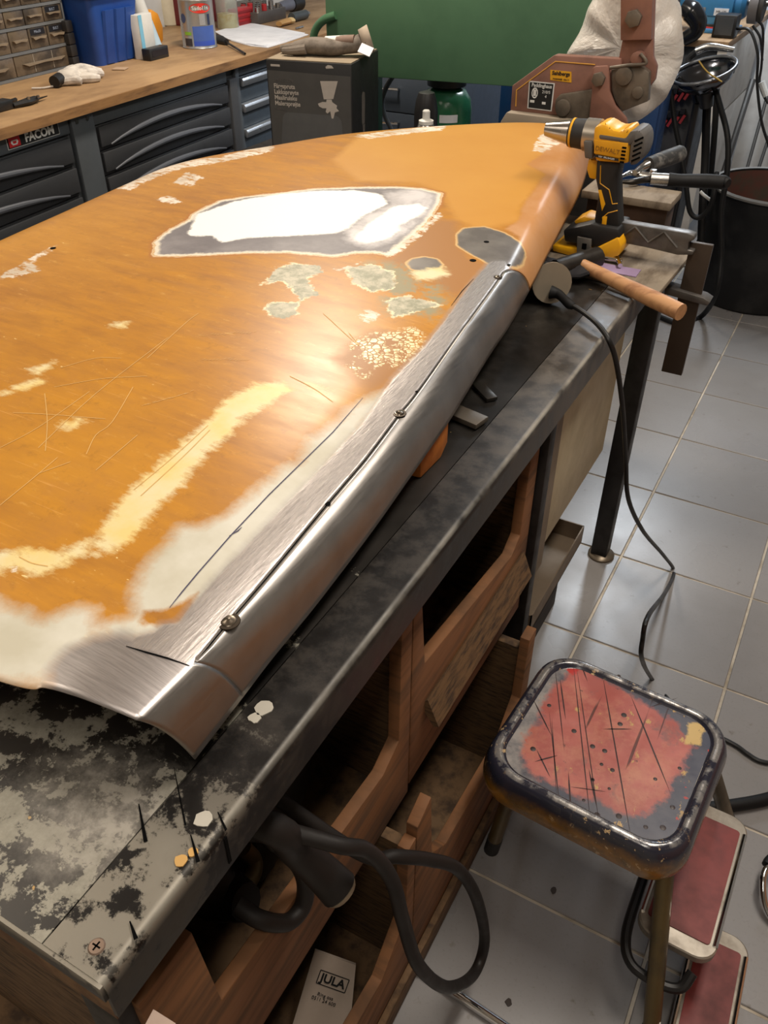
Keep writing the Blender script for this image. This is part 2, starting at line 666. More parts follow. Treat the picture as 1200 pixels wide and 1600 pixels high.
# lower fronts, standing a little further out
XL = -0.272
part('bin_front', yz([(0.17, 0.02), (0.17, 0.37), (0.20, 0.37), (0.215, 0.235), (0.485, 0.19), (0.560, 0.255), (0.562, 0.43), (0.585, 0.43), (0.585, 0.02)], XL - 0.018, XL), m_ply, rack)
part('bin_front', yz([(0.588, 0.02), (0.588, 0.45), (0.63, 0.468), (0.645, 0.30), (0.70, 0.245), (0.96, 0.215), (1.02, 0.27), (1.025, 0.42), (1.06, 0.42), (1.06, 0.02)], XL - 0.018, XL), m_ply, rack)
for y in (0.165, 0.657, 1.106):
    part('side_panel', MB().box(-1.0, XF - 0.019, y, y + 0.018, 0.40, 0.80), m_plydark, rack)
    part('side_panel', MB().box(-1.0, XL - 0.019, y - 0.065, y - 0.047, 0.02, 0.375), m_plydark, rack)
part('shelf', MB().box(-1.0, XF - 0.019, 0.12, 1.124, 0.38, 0.398), m_plydark, rack)
part('bottom_panel', MB().box(-1.0, XL - 0.019, 0.1, 1.06, 0.002, 0.02), m_plydark, rack)
part('back_panel', MB().box(-1.02, -1.002, 0.1, 1.124, 0.002, 0.80), m_plydark, rack)
part('front_trim', MB().box(XL + 0.0005, XL + 0.012, 0.17, 1.06, 0.02, 0.075, 0.002), m_plydark, rack)

# unseen cupboard added beside the aisle to give the polished edge its brown reflection
ck = thing('unseen_cupboard', 'unseen brown wooden cupboard added for its reflection in the steel edge', 'cupboard', (1.45, 1.2, 0))
part('carcass', MB().box(1.22, 1.75, -0.8, 3.0, 0.06, 0.90, 0.004), M('cupboard_wood', C(168, 112, 66), 0.55, col2=C(140, 90, 50), scale=5, stretch=(1, 1, 0.3)), ck)
part('plinth', MB().box(1.26, 1.73, -0.78, 2.98, 0.0, 0.059), m_plydark, ck)
for k in range(6):
    d_ = part('door', MB().box(1.2, 1.2195, -0.79 + 0.63 * k, -0.18 + 0.63 * k, 0.08, 0.88, 0.004), MATS['cupboard_wood'], ck)
    part('knob', MB().tube([(1.1995, -0.25 + 0.63 * k, 0.42), (1.175, -0.25 + 0.63 * k, 0.42)], [0.008, 0.014], 12, 0), m_steel, d_)
part('cupboard_top', MB().box(1.18, 1.77, -0.82, 3.02, 0.9005, 0.93, 0.004), m_oldwood, ck)
# ------------------------------------------------------------------ the ochre car panel


#ZF-BEGIN
def zf(x, y):
    """height of the flat sheet above the floor"""
    x, y = np.asarray(x), np.asarray(y)
    near = 1 - 0.8 * ((y - 0.4) / 0.6).clip(0, 1)
    droop = 0.012 * near * ((x + 0.454 + 0.0786 * (y - 0.342)) / 0.08).clip(0, 1.3) ** 2
    return 0.972 + 0.030 * (y - 0.25) + 0.010 * (1 - ((x + 0.85) / 0.5) ** 2).clip(-0.6, 1) - droop
#ZF-END


# rails of the rolled edge: start of the roll on the sheet, and its lower rim
RAIL_S = [(-0.3775,0.2758,0.9643), (-0.3767,0.3455,0.9646), (-0.3792,0.3861,0.9657), (-0.3828,0.4629,0.9685), (-0.39,0.5828,0.9738), (-0.394,0.6692,0.9774), (-0.4025,0.7643,0.9825), (-0.4064,0.8204,0.9853), (-0.4219,0.9658,0.9931), (-0.4318,1.0587,0.997), (-0.4483,1.1963,1.0019),
          (-0.4756,1.3428,1.008), (-0.5131,1.5331,1.0155), (-0.5475,1.7039,1.0219), (-0.5763,1.8185,1.0261), (-0.6054,1.8919,1.0289), (-0.6432,1.9382,1.0309), (-0.686,1.9498,1.0319), (-0.7381,1.9431,1.0323),
          (-0.8639,1.8655,1.0305), (-0.9773,1.7667,1.0269), (-1.0603,1.6801,1.0231), (-1.1383,1.5669,1.0182), (-1.2178,1.4439,1.0124), (-1.2524,1.3443,1.0084), (-1.2503,1.2294,1.005), (-1.2428,1.0481,0.9998), (-1.238,0.8981,0.9954)]
RAIL_B = [(-0.3493,0.3001,0.902), (-0.3507,0.3718,0.908), (-0.3518,0.4192,0.912), (-0.3513,0.4984,0.918), (-0.3551,0.6159,0.926), (-0.3619,0.7119,0.931), (-0.37,0.8105,0.935), (-0.3756,0.8696,0.937), (-0.3965,1.0338,0.942), (-0.4058,1.1317,0.946), (-0.4251,1.2647,0.95),
          (-0.4536,1.4362,0.954), (-0.4854,1.6285,0.957), (-0.5152,1.8002,0.96), (-0.5608,1.9906,0.966), (-0.598,2.0912,0.976), (-0.6389,2.1407,0.99), (-0.693,2.1212,1.004), (-0.776,2.054,1.014),
          (-0.8989,1.9402,1.018), (-1.0211,1.8396,1.014), (-1.1088,1.749,1.01), (-1.189,1.6303,1.005), (-1.2781,1.5083,0.998), (-1.3166,1.4052,0.993), (-1.3182,1.2875,0.988), (-1.3138,1.1026,0.98), (-1.3074,0.9455,0.975)]
TAIL_S = [(-1.255, 0.62, 0.985), (-1.25, 0.4, 0.98), (-1.235, 0.235, 0.975)]
TAIL_B = [(-1.265, 0.62, 0.973), (-1.26, 0.4, 0.967), (-1.245, 0.235, 0.962)]
NEAR = [(-1.235, 0.175), (-0.95, 0.19), (-0.72, 0.21), (-0.4936,0.2453,0.9768), (-0.4571,0.2585,0.9761), (-0.4345,0.2639,0.9752), (-0.4037,0.2701,0.9709), (-0.3775,0.2758,0.9643)]
STEEL_END = 10


#PANEL-BEGIN
def resample(pts, per):
    """centripetal-ish catmull through pts, `per` steps per span"""
    P = np.array(pts, float)
    out = []
    for i in range(len(P) - 1):
        p0 = P[i - 1] if i else 2 * P[0] - P[1]
        p1, p2 = P[i], P[i + 1]
        p3 = P[i + 2] if i + 2 < len(P) else 2 * P[-1] - P[-2]
        for k in range(per):
            t = k / per
            out.append(0.5 * (2 * p1 + (p2 - p0) * t + (2 * p0 - 5 * p1 + 4 * p2 - p3) * t * t + (3 * p1 - p0 - 3 * p2 + p3) * t ** 3))
    out.append(P[-1])
    return np.array(out)


PER = 14
NPHI = 14


def panel_rails(RAIL_S, RAIL_B, TAIL_S, TAIL_B):
    S = resample(list(RAIL_S) + list(TAIL_S), PER)
    B = resample(list(RAIL_B) + list(TAIL_B), PER)
    S[:, 2] = zf(S[:, 0], S[:, 1])
    return S, B


def roll_grid(S, B):
    """rows along the rail, quarter ellipse from sheet to rim; verts (n, NPHI+1, 3), flat uv (n, NPHI+1, 2)"""
    n = len(S)
    V = np.zeros((n, NPHI + 1, 3))
    U = np.zeros((n, NPHI + 1, 2))
    d = B[:, :2] - S[:, :2]
    h = S[:, 2] - B[:, 2]
    ln = np.hypot(d[:, 0], d[:, 1])
    L = np.sqrt((ln ** 2 + h ** 2) / 2) * np.pi / 2
    nd = d / np.maximum(ln, 1e-6)[:, None]
    A0 = np.radians(11 - 9 * np.clip(np.arange(n) / (5.0 * PER), 0, 1))
    END = np.radians(44 + 26 * np.clip(np.arange(n) / (4.5 * PER), 0, 1) ** 0.8)
    for k in range(NPHI + 1):
        ph = A0 + (END - A0) * k / NPHI
        V[:, k, :2] = S[:, :2] + d * ((np.sin(ph) - np.sin(A0)) / (np.sin(END) - np.sin(A0)))[:, None]
        V[:, k, 2] = S[:, 2] - h * ((np.cos(A0) - np.cos(ph)) / (np.cos(A0) - np.cos(END)))
        U[:, k] = S[:, :2] + nd * (L * k / NPHI)[:, None]
    return V, U


def sheet(S, NEAR, K=105, c=(-0.82, 0.95)):
    near = resample([tuple(p)[:2] for p in NEAR], 14)[1:-1]
    per = np.vstack([S[:, :2], near])
    c = np.array(c)
    V = [c]
    for k in range(1, K + 1):
        V.append(c + (per - c) * (k / K) ** 0.92)
    XY = np.vstack([V[0][None]] + V[1:])
    return XY, len(per)


def panel_all():
    S, B = panel_rails(RAIL_S, RAIL_B, TAIL_S, TAIL_B)
    V, U = roll_grid(S, B)
    XY, n = sheet(S, NEAR)
    Vs = np.column_stack([XY, zf(XY[:, 0], XY[:, 1])])
    return np.vstack([Vs, V.reshape(-1, 3)]), np.vstack([XY, U.reshape(-1, 2)])
#PANEL-END


LAY = {}
LAY['clean'] = [[(-0.9602,1.8613),(-0.8153,1.9823),(-0.7062,2.0654),(-0.6484,1.9578),(-0.6047,1.7909),(-0.6103,1.7092),(-0.5539,1.6686),(-0.5389,1.5575),(-0.5247,1.4663),(-0.5051,1.4073),(-0.5269,1.3675),(-0.5550,1.3356),(-0.6047,1.3545),(-0.6903,1.4715),(-0.7587,1.4997),(-0.8626,1.4565),(-0.9804,1.5509),(-1.0206,1.7227)]]
LAY['tan'] = [[(-0.6610,1.9739),(-0.6635,2.0855),(-0.6237,2.1139),(-0.5726,2.0654),(-0.5162,1.8710),(-0.4863,1.7187),(-0.4026,1.3471),(-0.4226,1.3236),(-0.4109,1.2500),(-0.4493,1.2081),(-0.4562,1.2868),(-0.4773,1.3408),(-0.5126,1.3616),(-0.5051,1.4073),(-0.5247,1.4663),(-0.5389,1.5575),(-0.5539,1.6686),(-0.6103,1.7092),(-0.6047,1.7909)]]
LAY['brown'] = [[(-0.6277,1.3451),(-0.5993,1.3487),(-0.5801,1.3121),(-0.5491,1.2506),(-0.5117,1.2185),(-0.4763,1.2066),(-0.4716,1.1474),(-0.4683,1.0631),(-0.5033,1.0876),(-0.5557,1.1294),(-0.6288,1.1365),(-0.6261,1.2194),(-0.6395,1.2983)], [(-0.5345,0.8284),(-0.5310,0.9138),(-0.4812,0.9412),(-0.4414,0.8842),(-0.4405,0.8134),(-0.4525,0.7781),(-0.4814,0.8042)]]
LAY['outer'] = [[(-0.9707,0.9829),(-1.0117,1.0339),(-1.0261,1.0886),(-1.0258,1.1418),(-1.0406,1.1701),(-1.0384,1.2454),(-1.0049,1.2861),(-0.9500,1.3390),(-0.9138,1.3769),(-0.8489,1.4180),(-0.7806,1.4548),(-0.7321,1.4704),(-0.6880,1.4656),(-0.6640,1.4005),(-0.6424,1.3033),(-0.6395,1.2394),(-0.6309,1.1575),(-0.6514,1.1610),(-0.6839,1.1459),(-0.7060,1.1151),(-0.7837,1.0916),(-0.8414,1.0610),(-0.8849,1.0322),(-0.9309,1.0014)]]
LAY['white'] = [[(-0.9872,1.0869),(-1.0325,1.1683),(-1.0122,1.2555),(-0.9657,1.3165),(-0.9078,1.3683),(-0.8418,1.4041),(-0.7843,1.4064),(-0.7491,1.3681),(-0.7580,1.2899),(-0.7497,1.2284),(-0.7558,1.2003),(-0.8230,1.1510),(-0.8792,1.1129),(-0.9068,1.0771),(-0.9414,1.0943),(-0.9709,1.0782)], [(-0.7305,1.2632),(-0.7319,1.3252),(-0.7319,1.3624),(-0.6989,1.3954),(-0.6747,1.3812),(-0.6711,1.3310),(-0.6817,1.2815),(-0.6664,1.2622),(-0.6672,1.2229),(-0.6867,1.1853),(-0.7169,1.1896)]]
LAY['halo'] = [[(-0.7497,1.2284),(-0.7580,1.2899),(-0.7491,1.3681),(-0.7849,1.4196),(-0.7382,1.4628),(-0.6889,1.4541),(-0.6661,1.3862),(-0.6525,1.3072),(-0.6487,1.2456),(-0.6559,1.2040),(-0.6765,1.1683),(-0.7252,1.1789)]]
LAY['greyblob'] = [[(-0.5730,1.2948),(-0.5746,1.3251),(-0.5483,1.3481),(-0.5068,1.3404),(-0.4700,1.3187),(-0.4501,1.2984),(-0.4405,1.2633),(-0.4448,1.2258),(-0.4714,1.2088),(-0.5173,1.2297),(-0.5527,1.2517)], [(-0.5925,1.1469),(-0.5924,1.1663),(-0.5781,1.1821),(-0.5587,1.1830),(-0.5400,1.1670),(-0.5406,1.1488),(-0.5563,1.1303),(-0.5760,1.1297)]]
LAY['beige'] = [[(-0.4500,0.7688),(-0.4552,0.7362),(-0.4546,0.7050),(-0.4615,0.6539),(-0.4480,0.6208),(-0.4579,0.5983),(-0.4578,0.5731),(-0.4603,0.5361),(-0.4621,0.5012),(-0.4722,0.4786),(-0.4924,0.4684),(-0.4865,0.4512),(-0.4841,0.4231),(-0.4808,0.3963),(-0.4662,0.3742),(-0.4496,0.3551),(-0.4530,0.3476),(-0.4702,0.3307),(-0.4832,0.3415),(-0.5009,0.3366),(-0.5130,0.3111),(-0.5224,0.3075),(-0.5345,0.3118),(-0.5531,0.3044),(-0.5684,0.3089),(-0.6287,0.2967),(-0.5332,0.2215),(-0.4915,0.2472),(-0.4551,0.2591),(-0.4664,0.2768),(-0.4596,0.3193),(-0.4264,0.3329),(-0.3974,0.3697),(-0.4083,0.4818),(-0.4144,0.6125),(-0.4232,0.7259),(-0.4333,0.8006)]]
LAY['island'] = [[(-0.4378,0.3487),(-0.4454,0.3629),(-0.4318,0.3725),(-0.4244,0.3856),(-0.4197,0.4074),(-0.4127,0.3891),(-0.4093,0.3704),(-0.4214,0.3565)]]
LAY['yellow'] = [[(-0.5845,0.7263),(-0.5891,0.6994),(-0.5929,0.6772),(-0.5845,0.6423),(-0.5806,0.5970),(-0.5777,0.5424),(-0.5722,0.4947),(-0.5678,0.4671),(-0.5542,0.4252),(-0.5387,0.4016),(-0.5272,0.4073),(-0.5215,0.4223),(-0.5246,0.4560),(-0.5320,0.4683),(-0.5324,0.5029),(-0.5337,0.5280),(-0.5423,0.5484),(-0.5470,0.5802),(-0.5458,0.6055),(-0.5506,0.6372),(-0.5529,0.6622),(-0.5467,0.6816),(-0.5465,0.7069),(-0.5373,0.7339),(-0.5570,0.7426)],
                 [(-0.6309,0.3440),(-0.6181,0.3521),(-0.6061,0.3602),(-0.5654,0.3809),(-0.5543,0.4036),(-0.5451,0.3823),(-0.5535,0.3676),(-0.5619,0.3485),(-0.5879,0.3491),(-0.5969,0.3345),(-0.6095,0.3268)],
                 [(-0.8632,0.6205),(-0.8516,0.6409),(-0.8427,0.6356),(-0.8436,0.6130)], [(-0.8483,0.5570),(-0.8447,0.5880),(-0.8273,0.6026),(-0.8277,0.5804)], [(-0.8563,0.7629),(-0.8454,0.7774),(-0.8383,0.7647)],
                 [(-0.7290,0.5470),(-0.7193,0.5622),(-0.7094,0.5561),(-0.7142,0.5425)], [(-0.5294,0.7593),(-0.5096,0.7580),(-0.4952,0.7572),(-0.5089,0.7532)],
                 [(-0.5659,1.1229),(-0.5382,1.1598),(-0.5185,1.1431),(-0.5277,1.1150),(-0.5486,1.1034)]]
LAY['green'] = [[(-0.7471,0.9688),(-0.7656,1.0311),(-0.7535,1.0568),(-0.7078,1.0705),(-0.6900,1.0529),(-0.6984,1.0191),(-0.6734,0.9950),(-0.6512,0.9816),(-0.6663,0.9527),(-0.7018,0.9803),(-0.7284,0.9934)], [(-0.6971,0.9080),(-0.6962,0.9300),(-0.6643,0.9419),(-0.6435,0.9155),(-0.6568,0.8880),(-0.6803,0.8909)], [(-0.6668,1.0800),(-0.6459,1.1148),(-0.5967,1.1085),(-0.5625,1.0570),(-0.5908,1.0285),(-0.6331,1.0439)], [(-0.5592,1.0105),(-0.5348,1.0446),(-0.4805,1.0423),(-0.5072,0.9931),(-0.5227,0.9721)], [(-0.4417,0.8668),(-0.4468,0.9243),(-0.4387,0.9136),(-0.4320,0.8619),(-0.4383,0.8294)]]
LAY['mottle'] = [[(-0.6559,1.0727),(-0.6501,1.1232),(-0.5895,1.1502),(-0.5143,1.1109),(-0.4734,1.0594),(-0.4678,0.9941),(-0.5027,0.9840),(-0.5225,0.9630),(-0.5835,1.0349)]]
LAY['crack'] = [[(-0.5074,0.9278),(-0.4879,0.9557),(-0.4642,0.9534),(-0.4527,0.9173),(-0.4542,0.8765),(-0.4576,0.8483),(-0.4846,0.8917)], [(-0.5371,0.8788),(-0.5219,0.9170),(-0.5001,0.9196),(-0.4723,0.8678),(-0.4744,0.8084),(-0.5081,0.8245)]]
LAY['pale'] = [[(-1.2879,1.2269),(-1.3107,1.2914),(-1.3074,1.3553),(-1.3058,1.4405),(-1.2185,1.4709),(-1.1916,1.6336),(-1.1352,1.5609),(-1.1952,1.4425),(-1.2413,1.3856),(-1.2559,1.3157),(-1.2464,1.2269)], [(-1.0397,1.7237),(-0.9722,1.8168),(-0.8880,1.9169),(-0.8720,1.8509),(-0.9373,1.7857),(-0.9873,1.7260)], [(-0.6322,1.7994),(-0.6510,1.8625),(-0.6563,1.9171),(-0.6511,1.9429),(-0.6298,1.9262),(-0.6002,1.8698),(-0.6083,1.8379),(-0.6065,1.7956)],
               [(-0.5684,0.9526),(-0.5645,0.9728),(-0.5448,0.9703),(-0.5367,0.9515),(-0.5482,0.9385)], [(-1.1395,0.7994),(-1.1420,0.8404),(-1.1556,0.8920),(-1.1608,0.9330),(-1.1557,0.9470),(-1.1458,0.9120),(-1.1328,0.8726),(-1.0970,0.8530),(-1.1161,0.8171)], [(-1.1612,1.2006),(-1.1512,1.2278),(-1.1006,1.2078),(-1.1120,1.1949)], [(-1.1910,1.2883),(-1.2164,1.3598),(-1.1643,1.3498),(-1.1475,1.2957)], [(-0.6268,0.3308),(-0.5972,0.3354),(-0.5824,0.3460),(-0.5946,0.3283)],
               [(-0.6409,1.1580),(-0.6378,1.2416),(-0.6462,1.3782),(-0.6368,1.3641),(-0.6249,1.2352),(-0.6242,1.1531)], [(-0.6829,1.0693),(-0.6587,1.1077),(-0.6581,1.1157),(-0.6704,1.0669)]]
LAY['steel'] = [[(-0.4805,1.2207),(-0.4723,1.1255),(-0.4560,1.0120),(-0.4456,0.9136),(-0.4433,0.8277),(-0.4280,0.7238),(-0.4234,0.6226),(-0.4198,0.4968),(-0.4148,0.3954),(-0.4130,0.3807),(-0.4103,0.3684),(-0.4214,0.3588),(-0.4202,0.3503),(-0.4301,0.3367),(-0.4440,0.3336),(-0.4596,0.3171),(-0.4726,0.2960),(-0.4692,0.2755),(-0.4485,0.2516),(-0.3684,0.2657),(-0.3607,0.3630),(-0.3765,0.4602),(-0.3798,0.5824),(-0.3935,0.7627),(-0.4134,0.9656),(-0.4395,1.2170),(-0.4607,1.2354)]]
LAY['steel'].append([(-0.47, 0.20), (-0.1, 0.05), (-0.1, 0.50), (-0.33, 0.50), (-0.40, 0.36)])
LAY['plate'] = [[(-0.4805,1.2207),(-0.4723,1.1255),(-0.4560,1.0120),(-0.4456,0.9136),(-0.4433,0.8277),(-0.4280,0.7238),(-0.4234,0.6226),(-0.4198,0.4968),(-0.4148,0.3954),(-0.4130,0.3807),(-0.4103,0.3684),(-0.4214,0.3588),(-0.4202,0.3503),(-0.4301,0.3367),(-0.4312,0.3251),(-0.3759,0.3422),(-0.3773,0.3884),(-0.3807,0.4614),(-0.3798,0.5824),(-0.3935,0.7627),(-0.4134,0.9656),(-0.4441,1.2034),(-0.4607,1.2354)]]


def add_layers(me, U):
    for k, polys in LAY.items():
        d = np.min([sdf(U, p) for p in polys], axis=0)
        set_attr(me, 'd_' + k, d)
    uv = me.attributes.new('flat', 'FLOAT_VECTOR', 'POINT')
    uv.data.foreach_set('vector', np.column_stack([U, np.zeros(len(U))]).astype(np.float32).ravel())


def panel_mat():
    t = NT('sanded_ochre_paint')
    at = t.n('ShaderNodeAttribute')
    at.attribute_name = 'flat'
    v = at.outputs['Vector']
    N = lambda sc, de=4, ro=0.6, st=None, di=0.0: t.noise(sc, de, ro, vec=v, stretch=st, dist=di)
    big, mid, fine = N(3.5, 5), N(44, 6, 0.65, None, 0.4), N(140, 4, 0.7)
    edge = t.math('ADD', t.math('MULTIPLY', t.math('SUBTRACT', mid, 0.5), 0.022), t.math('MULTIPLY', t.math('SUBTRACT', fine, 0.5), 0.013))

    def mask(name, amp=1.0, w=0.0015, off=0.0):
        d = t.math('ADD', t.attr('d_' + name), t.math('MULTIPLY', edge, amp))
        if off:
            d = t.math('SUBTRACT', d, off)
        return t.ramp(d, -w, w, 1, 0)
    # sanded ochre, mottled along the sanding direction
    streak = N(9, 6, 0.65, (1.0, 4.5, 1, 0.5))
    c = t.mix(t.ramp(streak, 0.35, 0.65), C(194, 133, 46), C(167, 112, 48))
    c = t.mix(t.ramp(big, 0.42, 0.66, 0, 0.6), c, C(206, 146, 52))
    c = t.mix(t.ramp(N(14, 5, 0.7), 0.52, 0.72, 0, 0.55), c, C(176, 120, 60))
    # fine scratches in several directions
    for ang, sc in ((0.45, 40), (-0.25, 32), (1.0, 30)):
        s1 = N(sc, 2, 0.5, (0.22, 9.0, 1, ang))
        c = t.mix(t.math('MULTIPLY', t.ramp(s1, 0.70, 0.72), t.ramp(big, 0.40, 0.58, 0, 0.75)), c, C(214, 158, 84))
    chips = t.math('MULTIPLY', t.ramp(N(75, 2, 0.5, (1, 2.2, 1, 0.4)), 0.725, 0.74), t.ramp(N(5, 2), 0.5, 0.6))
    c = t.mix(t.ramp(N(48, 5, 0.75), 0.55, 0.68, 0, 0.4), c, C(150, 102, 46))
    c = t.mix(t.ramp(N(30, 6, 0.75, (1, 3, 1, 0.5)), 0.58, 0.70, 0, 0.5), c, C(222, 172, 92))
    c = t.mix(chips, c, C(238, 205, 140))
    rough = t.ramp(streak, 0.3, 0.7, 0.29, 0.35)
    metal = 0.0

    def lay(m, col, r=None, me=None):
        nonlocal c, rough, metal
        c = t.mix(m, c, col)
        if r is not None:
            rough = t.fmix(m, rough, r)
        if me is not None:
            metal = t.fmix(m, metal, me)
    lay(mask('clean', 1.0, 0.010), t.mix(t.ramp(big, 0.35, 0.65), C(204, 148, 66), C(198, 140, 60)), 0.36)
    lay(mask('brown', 0.9, 0.012), C(166, 116, 64), 0.4)
    lay(mask('tan', 0.5, 0.004), t.mix(t.ramp(N(7, 5), 0.4, 0.62), C(196, 146, 100), C(186, 128, 70)), 0.36)
    lay(t.math('MULTIPLY', mask('mottle', 1.4, 0.012), t.ramp(N(22, 5, 0.7), 0.45, 0.56)), C(150, 140, 108), 0.45)
    gm = t.math('MULTIPLY', mask('green', 1.2, 0.0015, 0.0015), t.ramp(N(24, 3), 0.45, 0.52))
    lay(gm, C(240, 228, 190), 0.5)
    lay(mask('green', 1.5, 0.0015, -0.0015), t.mix(t.ramp(N(34, 6, 0.75), 0.42, 0.58), C(196, 188, 164), C(150, 148, 124)), 0.45)
    vor = t.n('ShaderNodeTexVoronoi', feature='DISTANCE_TO_EDGE')
    vor.inputs['Scale'].default_value = 130
    t.l(v, vor.inputs['Vector'])
    cr = t.math('MULTIPLY', mask('crack', 1.6, 0.004), t.ramp(vor.outputs['Distance'], 0.05, 0.12))
    cr = t.math('MULTIPLY', cr, t.ramp(N(34, 3), 0.42, 0.5))
    lay(cr, C(250, 236, 190), 0.25)
    # filler patch: pale rings, grey body, white filler
    lay(mask('outer', 0.55, 0.003, 0.010), C(178, 116, 54))
    lay(mask('outer', 0.55, 0.0012, 0.0050), C(236, 214, 178))
    lay(mask('outer', 0.6, 0.0012, 0.0035), C(206, 158, 92))
    lay(mask('outer', 0.6, 0.0012, 0.0015), C(226, 216, 196), 0.5)
    lay(mask('outer', 0.75, 0.003, -0.006), t.mix(t.ramp(N(12, 5), 0.35, 0.65), C(110, 104, 106), C(146, 140, 140)), 0.38)
    lay(t.math('MULTIPLY', mask('outer', 0.34, 0.002, -0.009), t.ramp(t.attr('d_white'), 0.012, 0.03, 0.5, 0)), C(110, 104, 106), 0.38)
    lay(t.math('MULTIPLY', mask('halo', 1.2, 0.010), t.ramp(N(12, 6, 0.65, None, 0.5), 0.34, 0.60, 0.25, 0.9)), C(220, 214, 212), 0.42)
    lay(mask('white', 0.7, 0.003), C(250, 247, 240), 0.55)
    lay(mask('greyblob', 0.25, 0.0012, 0.004), C(214, 176, 120))
    lay(mask('greyblob', 0.28, 0.002), t.mix(t.ramp(N(16, 4), 0.4, 0.6), C(140, 134, 128), C(120, 114, 110)), 0.35, 0.5)
    # primer showing through
    sand = N(30, 7, 0.75, (0.8, 2.6, 1, 0.25))
    yd = t.math('ADD', t.attr('d_yellow'), t.math('MULTIPLY', t.math('SUBTRACT', sand, 0.5), 0.040))
    ye = t.ramp(t.math('ADD', yd, t.math('MULTIPLY', edge, 0.9)), -0.004, 0.008, 1, 0)
    lay(ye, t.mix(t.ramp(N(13, 5, 0.6), 0.38, 0.62), C(232, 206, 136), C(228, 216, 176)), 0.38)
    be = t.math('MULTIPLY', mask('beige', 0.75, 0.010), t.math('SUBTRACT', 1.0, mask('island', 0.4, 0.003)))
    lay(be, t.mix(t.ramp(N(8, 5), 0.38, 0.62), C(216, 212, 198), C(194, 188, 168)), 0.42)
    lay(t.math('MULTIPLY', mask('pale', 1.5, 0.002), t.ramp(N(30, 4, 0.7, (1, 2.5, 1, 0.5)), 0.40, 0.50)), t.mix(t.ramp(N(18, 4), 0.4, 0.6), C(240, 228, 210), C(206, 190, 168)), 0.4)
    # bare steel, sanded across
    brush = N(60, 5, 0.7, (0.35, 7.0, 1, 0.35))
    st = mask('steel', 0.25, 0.008)
    lay(st, t.mix(t.ramp(brush, 0.35, 0.65), C(196, 190, 188), C(164, 158, 156)), 0.36, 0.95)
    pl = mask('plate', 0.22, 0.0015)
    brush2 = N(55, 5, 0.7, (6.0, 0.5, 1, -0.06))
    lay(pl, t.mix(t.ramp(brush2, 0.35, 0.62), C(232, 224, 218), C(160, 152, 148)), t.ramp(brush2, 0.3, 0.7, 0.26, 0.44), 0.92)
    t.set('Specular IOR Level', 0.34)
    t.set('Base Color', c)
    t.set('Roughness', rough)
    t.set('Metallic', metal)
    h = t.math('ADD', t.math('MULTIPLY', cr, 0.6), t.math('MULTIPLY', brush2, t.math('MULTIPLY', pl, 0.6)))
    h = t.math('ADD', h, t.math('MULTIPLY', fine, 0.05))
    t.bump(h, 0.35, 0.0012)
    return t.m


m_panel = panel_mat()
t_ = NT('rolled_steel')
_a = t_.n('ShaderNodeAttribute')
_a.attribute_name = 'flat'
_n1 = t_.noise(40, 5, 0.7, vec=_a.outputs['Vector'], stretch=(6, 0.4, 1, -0.06))
_n2 = t_.noise(7, 4, 0.6, vec=_a.outputs['Vector'])
t_.set('Base Color', t_.mix(t_.ramp(_n2, 0.35, 0.65), C(182, 177, 172), C(156, 151, 146)))
t_.set('Metallic', 1.0)
t_.set('Roughness', t_.ramp(_n1, 0.3, 0.7, 0.30, 0.42))
t_.bump(_n1, 0.06, 0.001)
m_roll = t_.m

panel = thing('car_panel', 'large ochre car body panel with sanded white patch and bare steel rolled edge', 'car panel', (-0.8, 1.0, 0.97))


def np_mesh(name, V, faces, mat, parent):
    P = np.asarray(V) - np.array(rootof(parent).location)
    me = bpy.data.meshes.new(name)
    me.from_pydata(P.tolist(), [], faces)
    me.polygons.foreach_set('use_smooth', [True] * len(me.polygons))
    me.materials.append(mat)
    o = bpy.data.objects.new(name, me)
    COL.objects.link(o)
    o.parent = parent
    return o


rs, rb = panel_rails(RAIL_S, RAIL_B, TAIL_S, TAIL_B)
XY, NP_ = sheet(rs, NEAR)
Vs = np.column_stack([XY, zf(XY[:, 0], XY[:, 1])])
faces = []
for k in range(NP_):
    faces.append((0, 1 + k, 1 + (k + 1) % NP_))
for q in range(104):
    a0, b0 = 1 + q * NP_, 1 + (q + 1) * NP_
    for k in range(NP_):
        k2 = (k + 1) % NP_
        faces.append((a0 + k, b0 + k, b0 + k2, a0 + k2))
GV, GU = roll_grid(rs, rb)
cutrow = STEEL_END * PER
# the painted rest of the roll stays welded to the sheet
base = len(Vs)
outer0 = 1 + 104 * NP_
extra, exu = [], []
idx = {}
ROWS_A = list(range(0, PER + 1))
ROWS_B = list(range(cutrow, len(rs)))
for r in ROWS_A + ROWS_B:
    idx[(r, 0)] = outer0 + r
    for k in range(1, NPHI + 1):
        idx[(r, k)] = base + len(extra)
        extra.append(GV[r, k])
        exu.append(GU[r, k])
for r in ROWS_A[:-1] + ROWS_B[:-1]:
    for k in range(NPHI):
        faces.append((idx[(r, k)], idx[(r, k + 1)], idx[(r + 1, k + 1)], idx[(r + 1, k)]))
allV = np.vstack([Vs, np.array(extra)])
allU = np.vstack([XY, np.array(exu)])
skin = np_mesh('painted_sheet', allV, faces, m_panel, panel)
skin.data.materials.append(m_roll)      # bare steel corner of the roll
nsheet = NP_ * 105
mi = np.zeros(len(faces), np.int32)
mi[nsheet:nsheet + PER * NPHI] = 1
skin.data.polygons.foreach_set('material_index', mi)
add_layers(skin.data, allU)
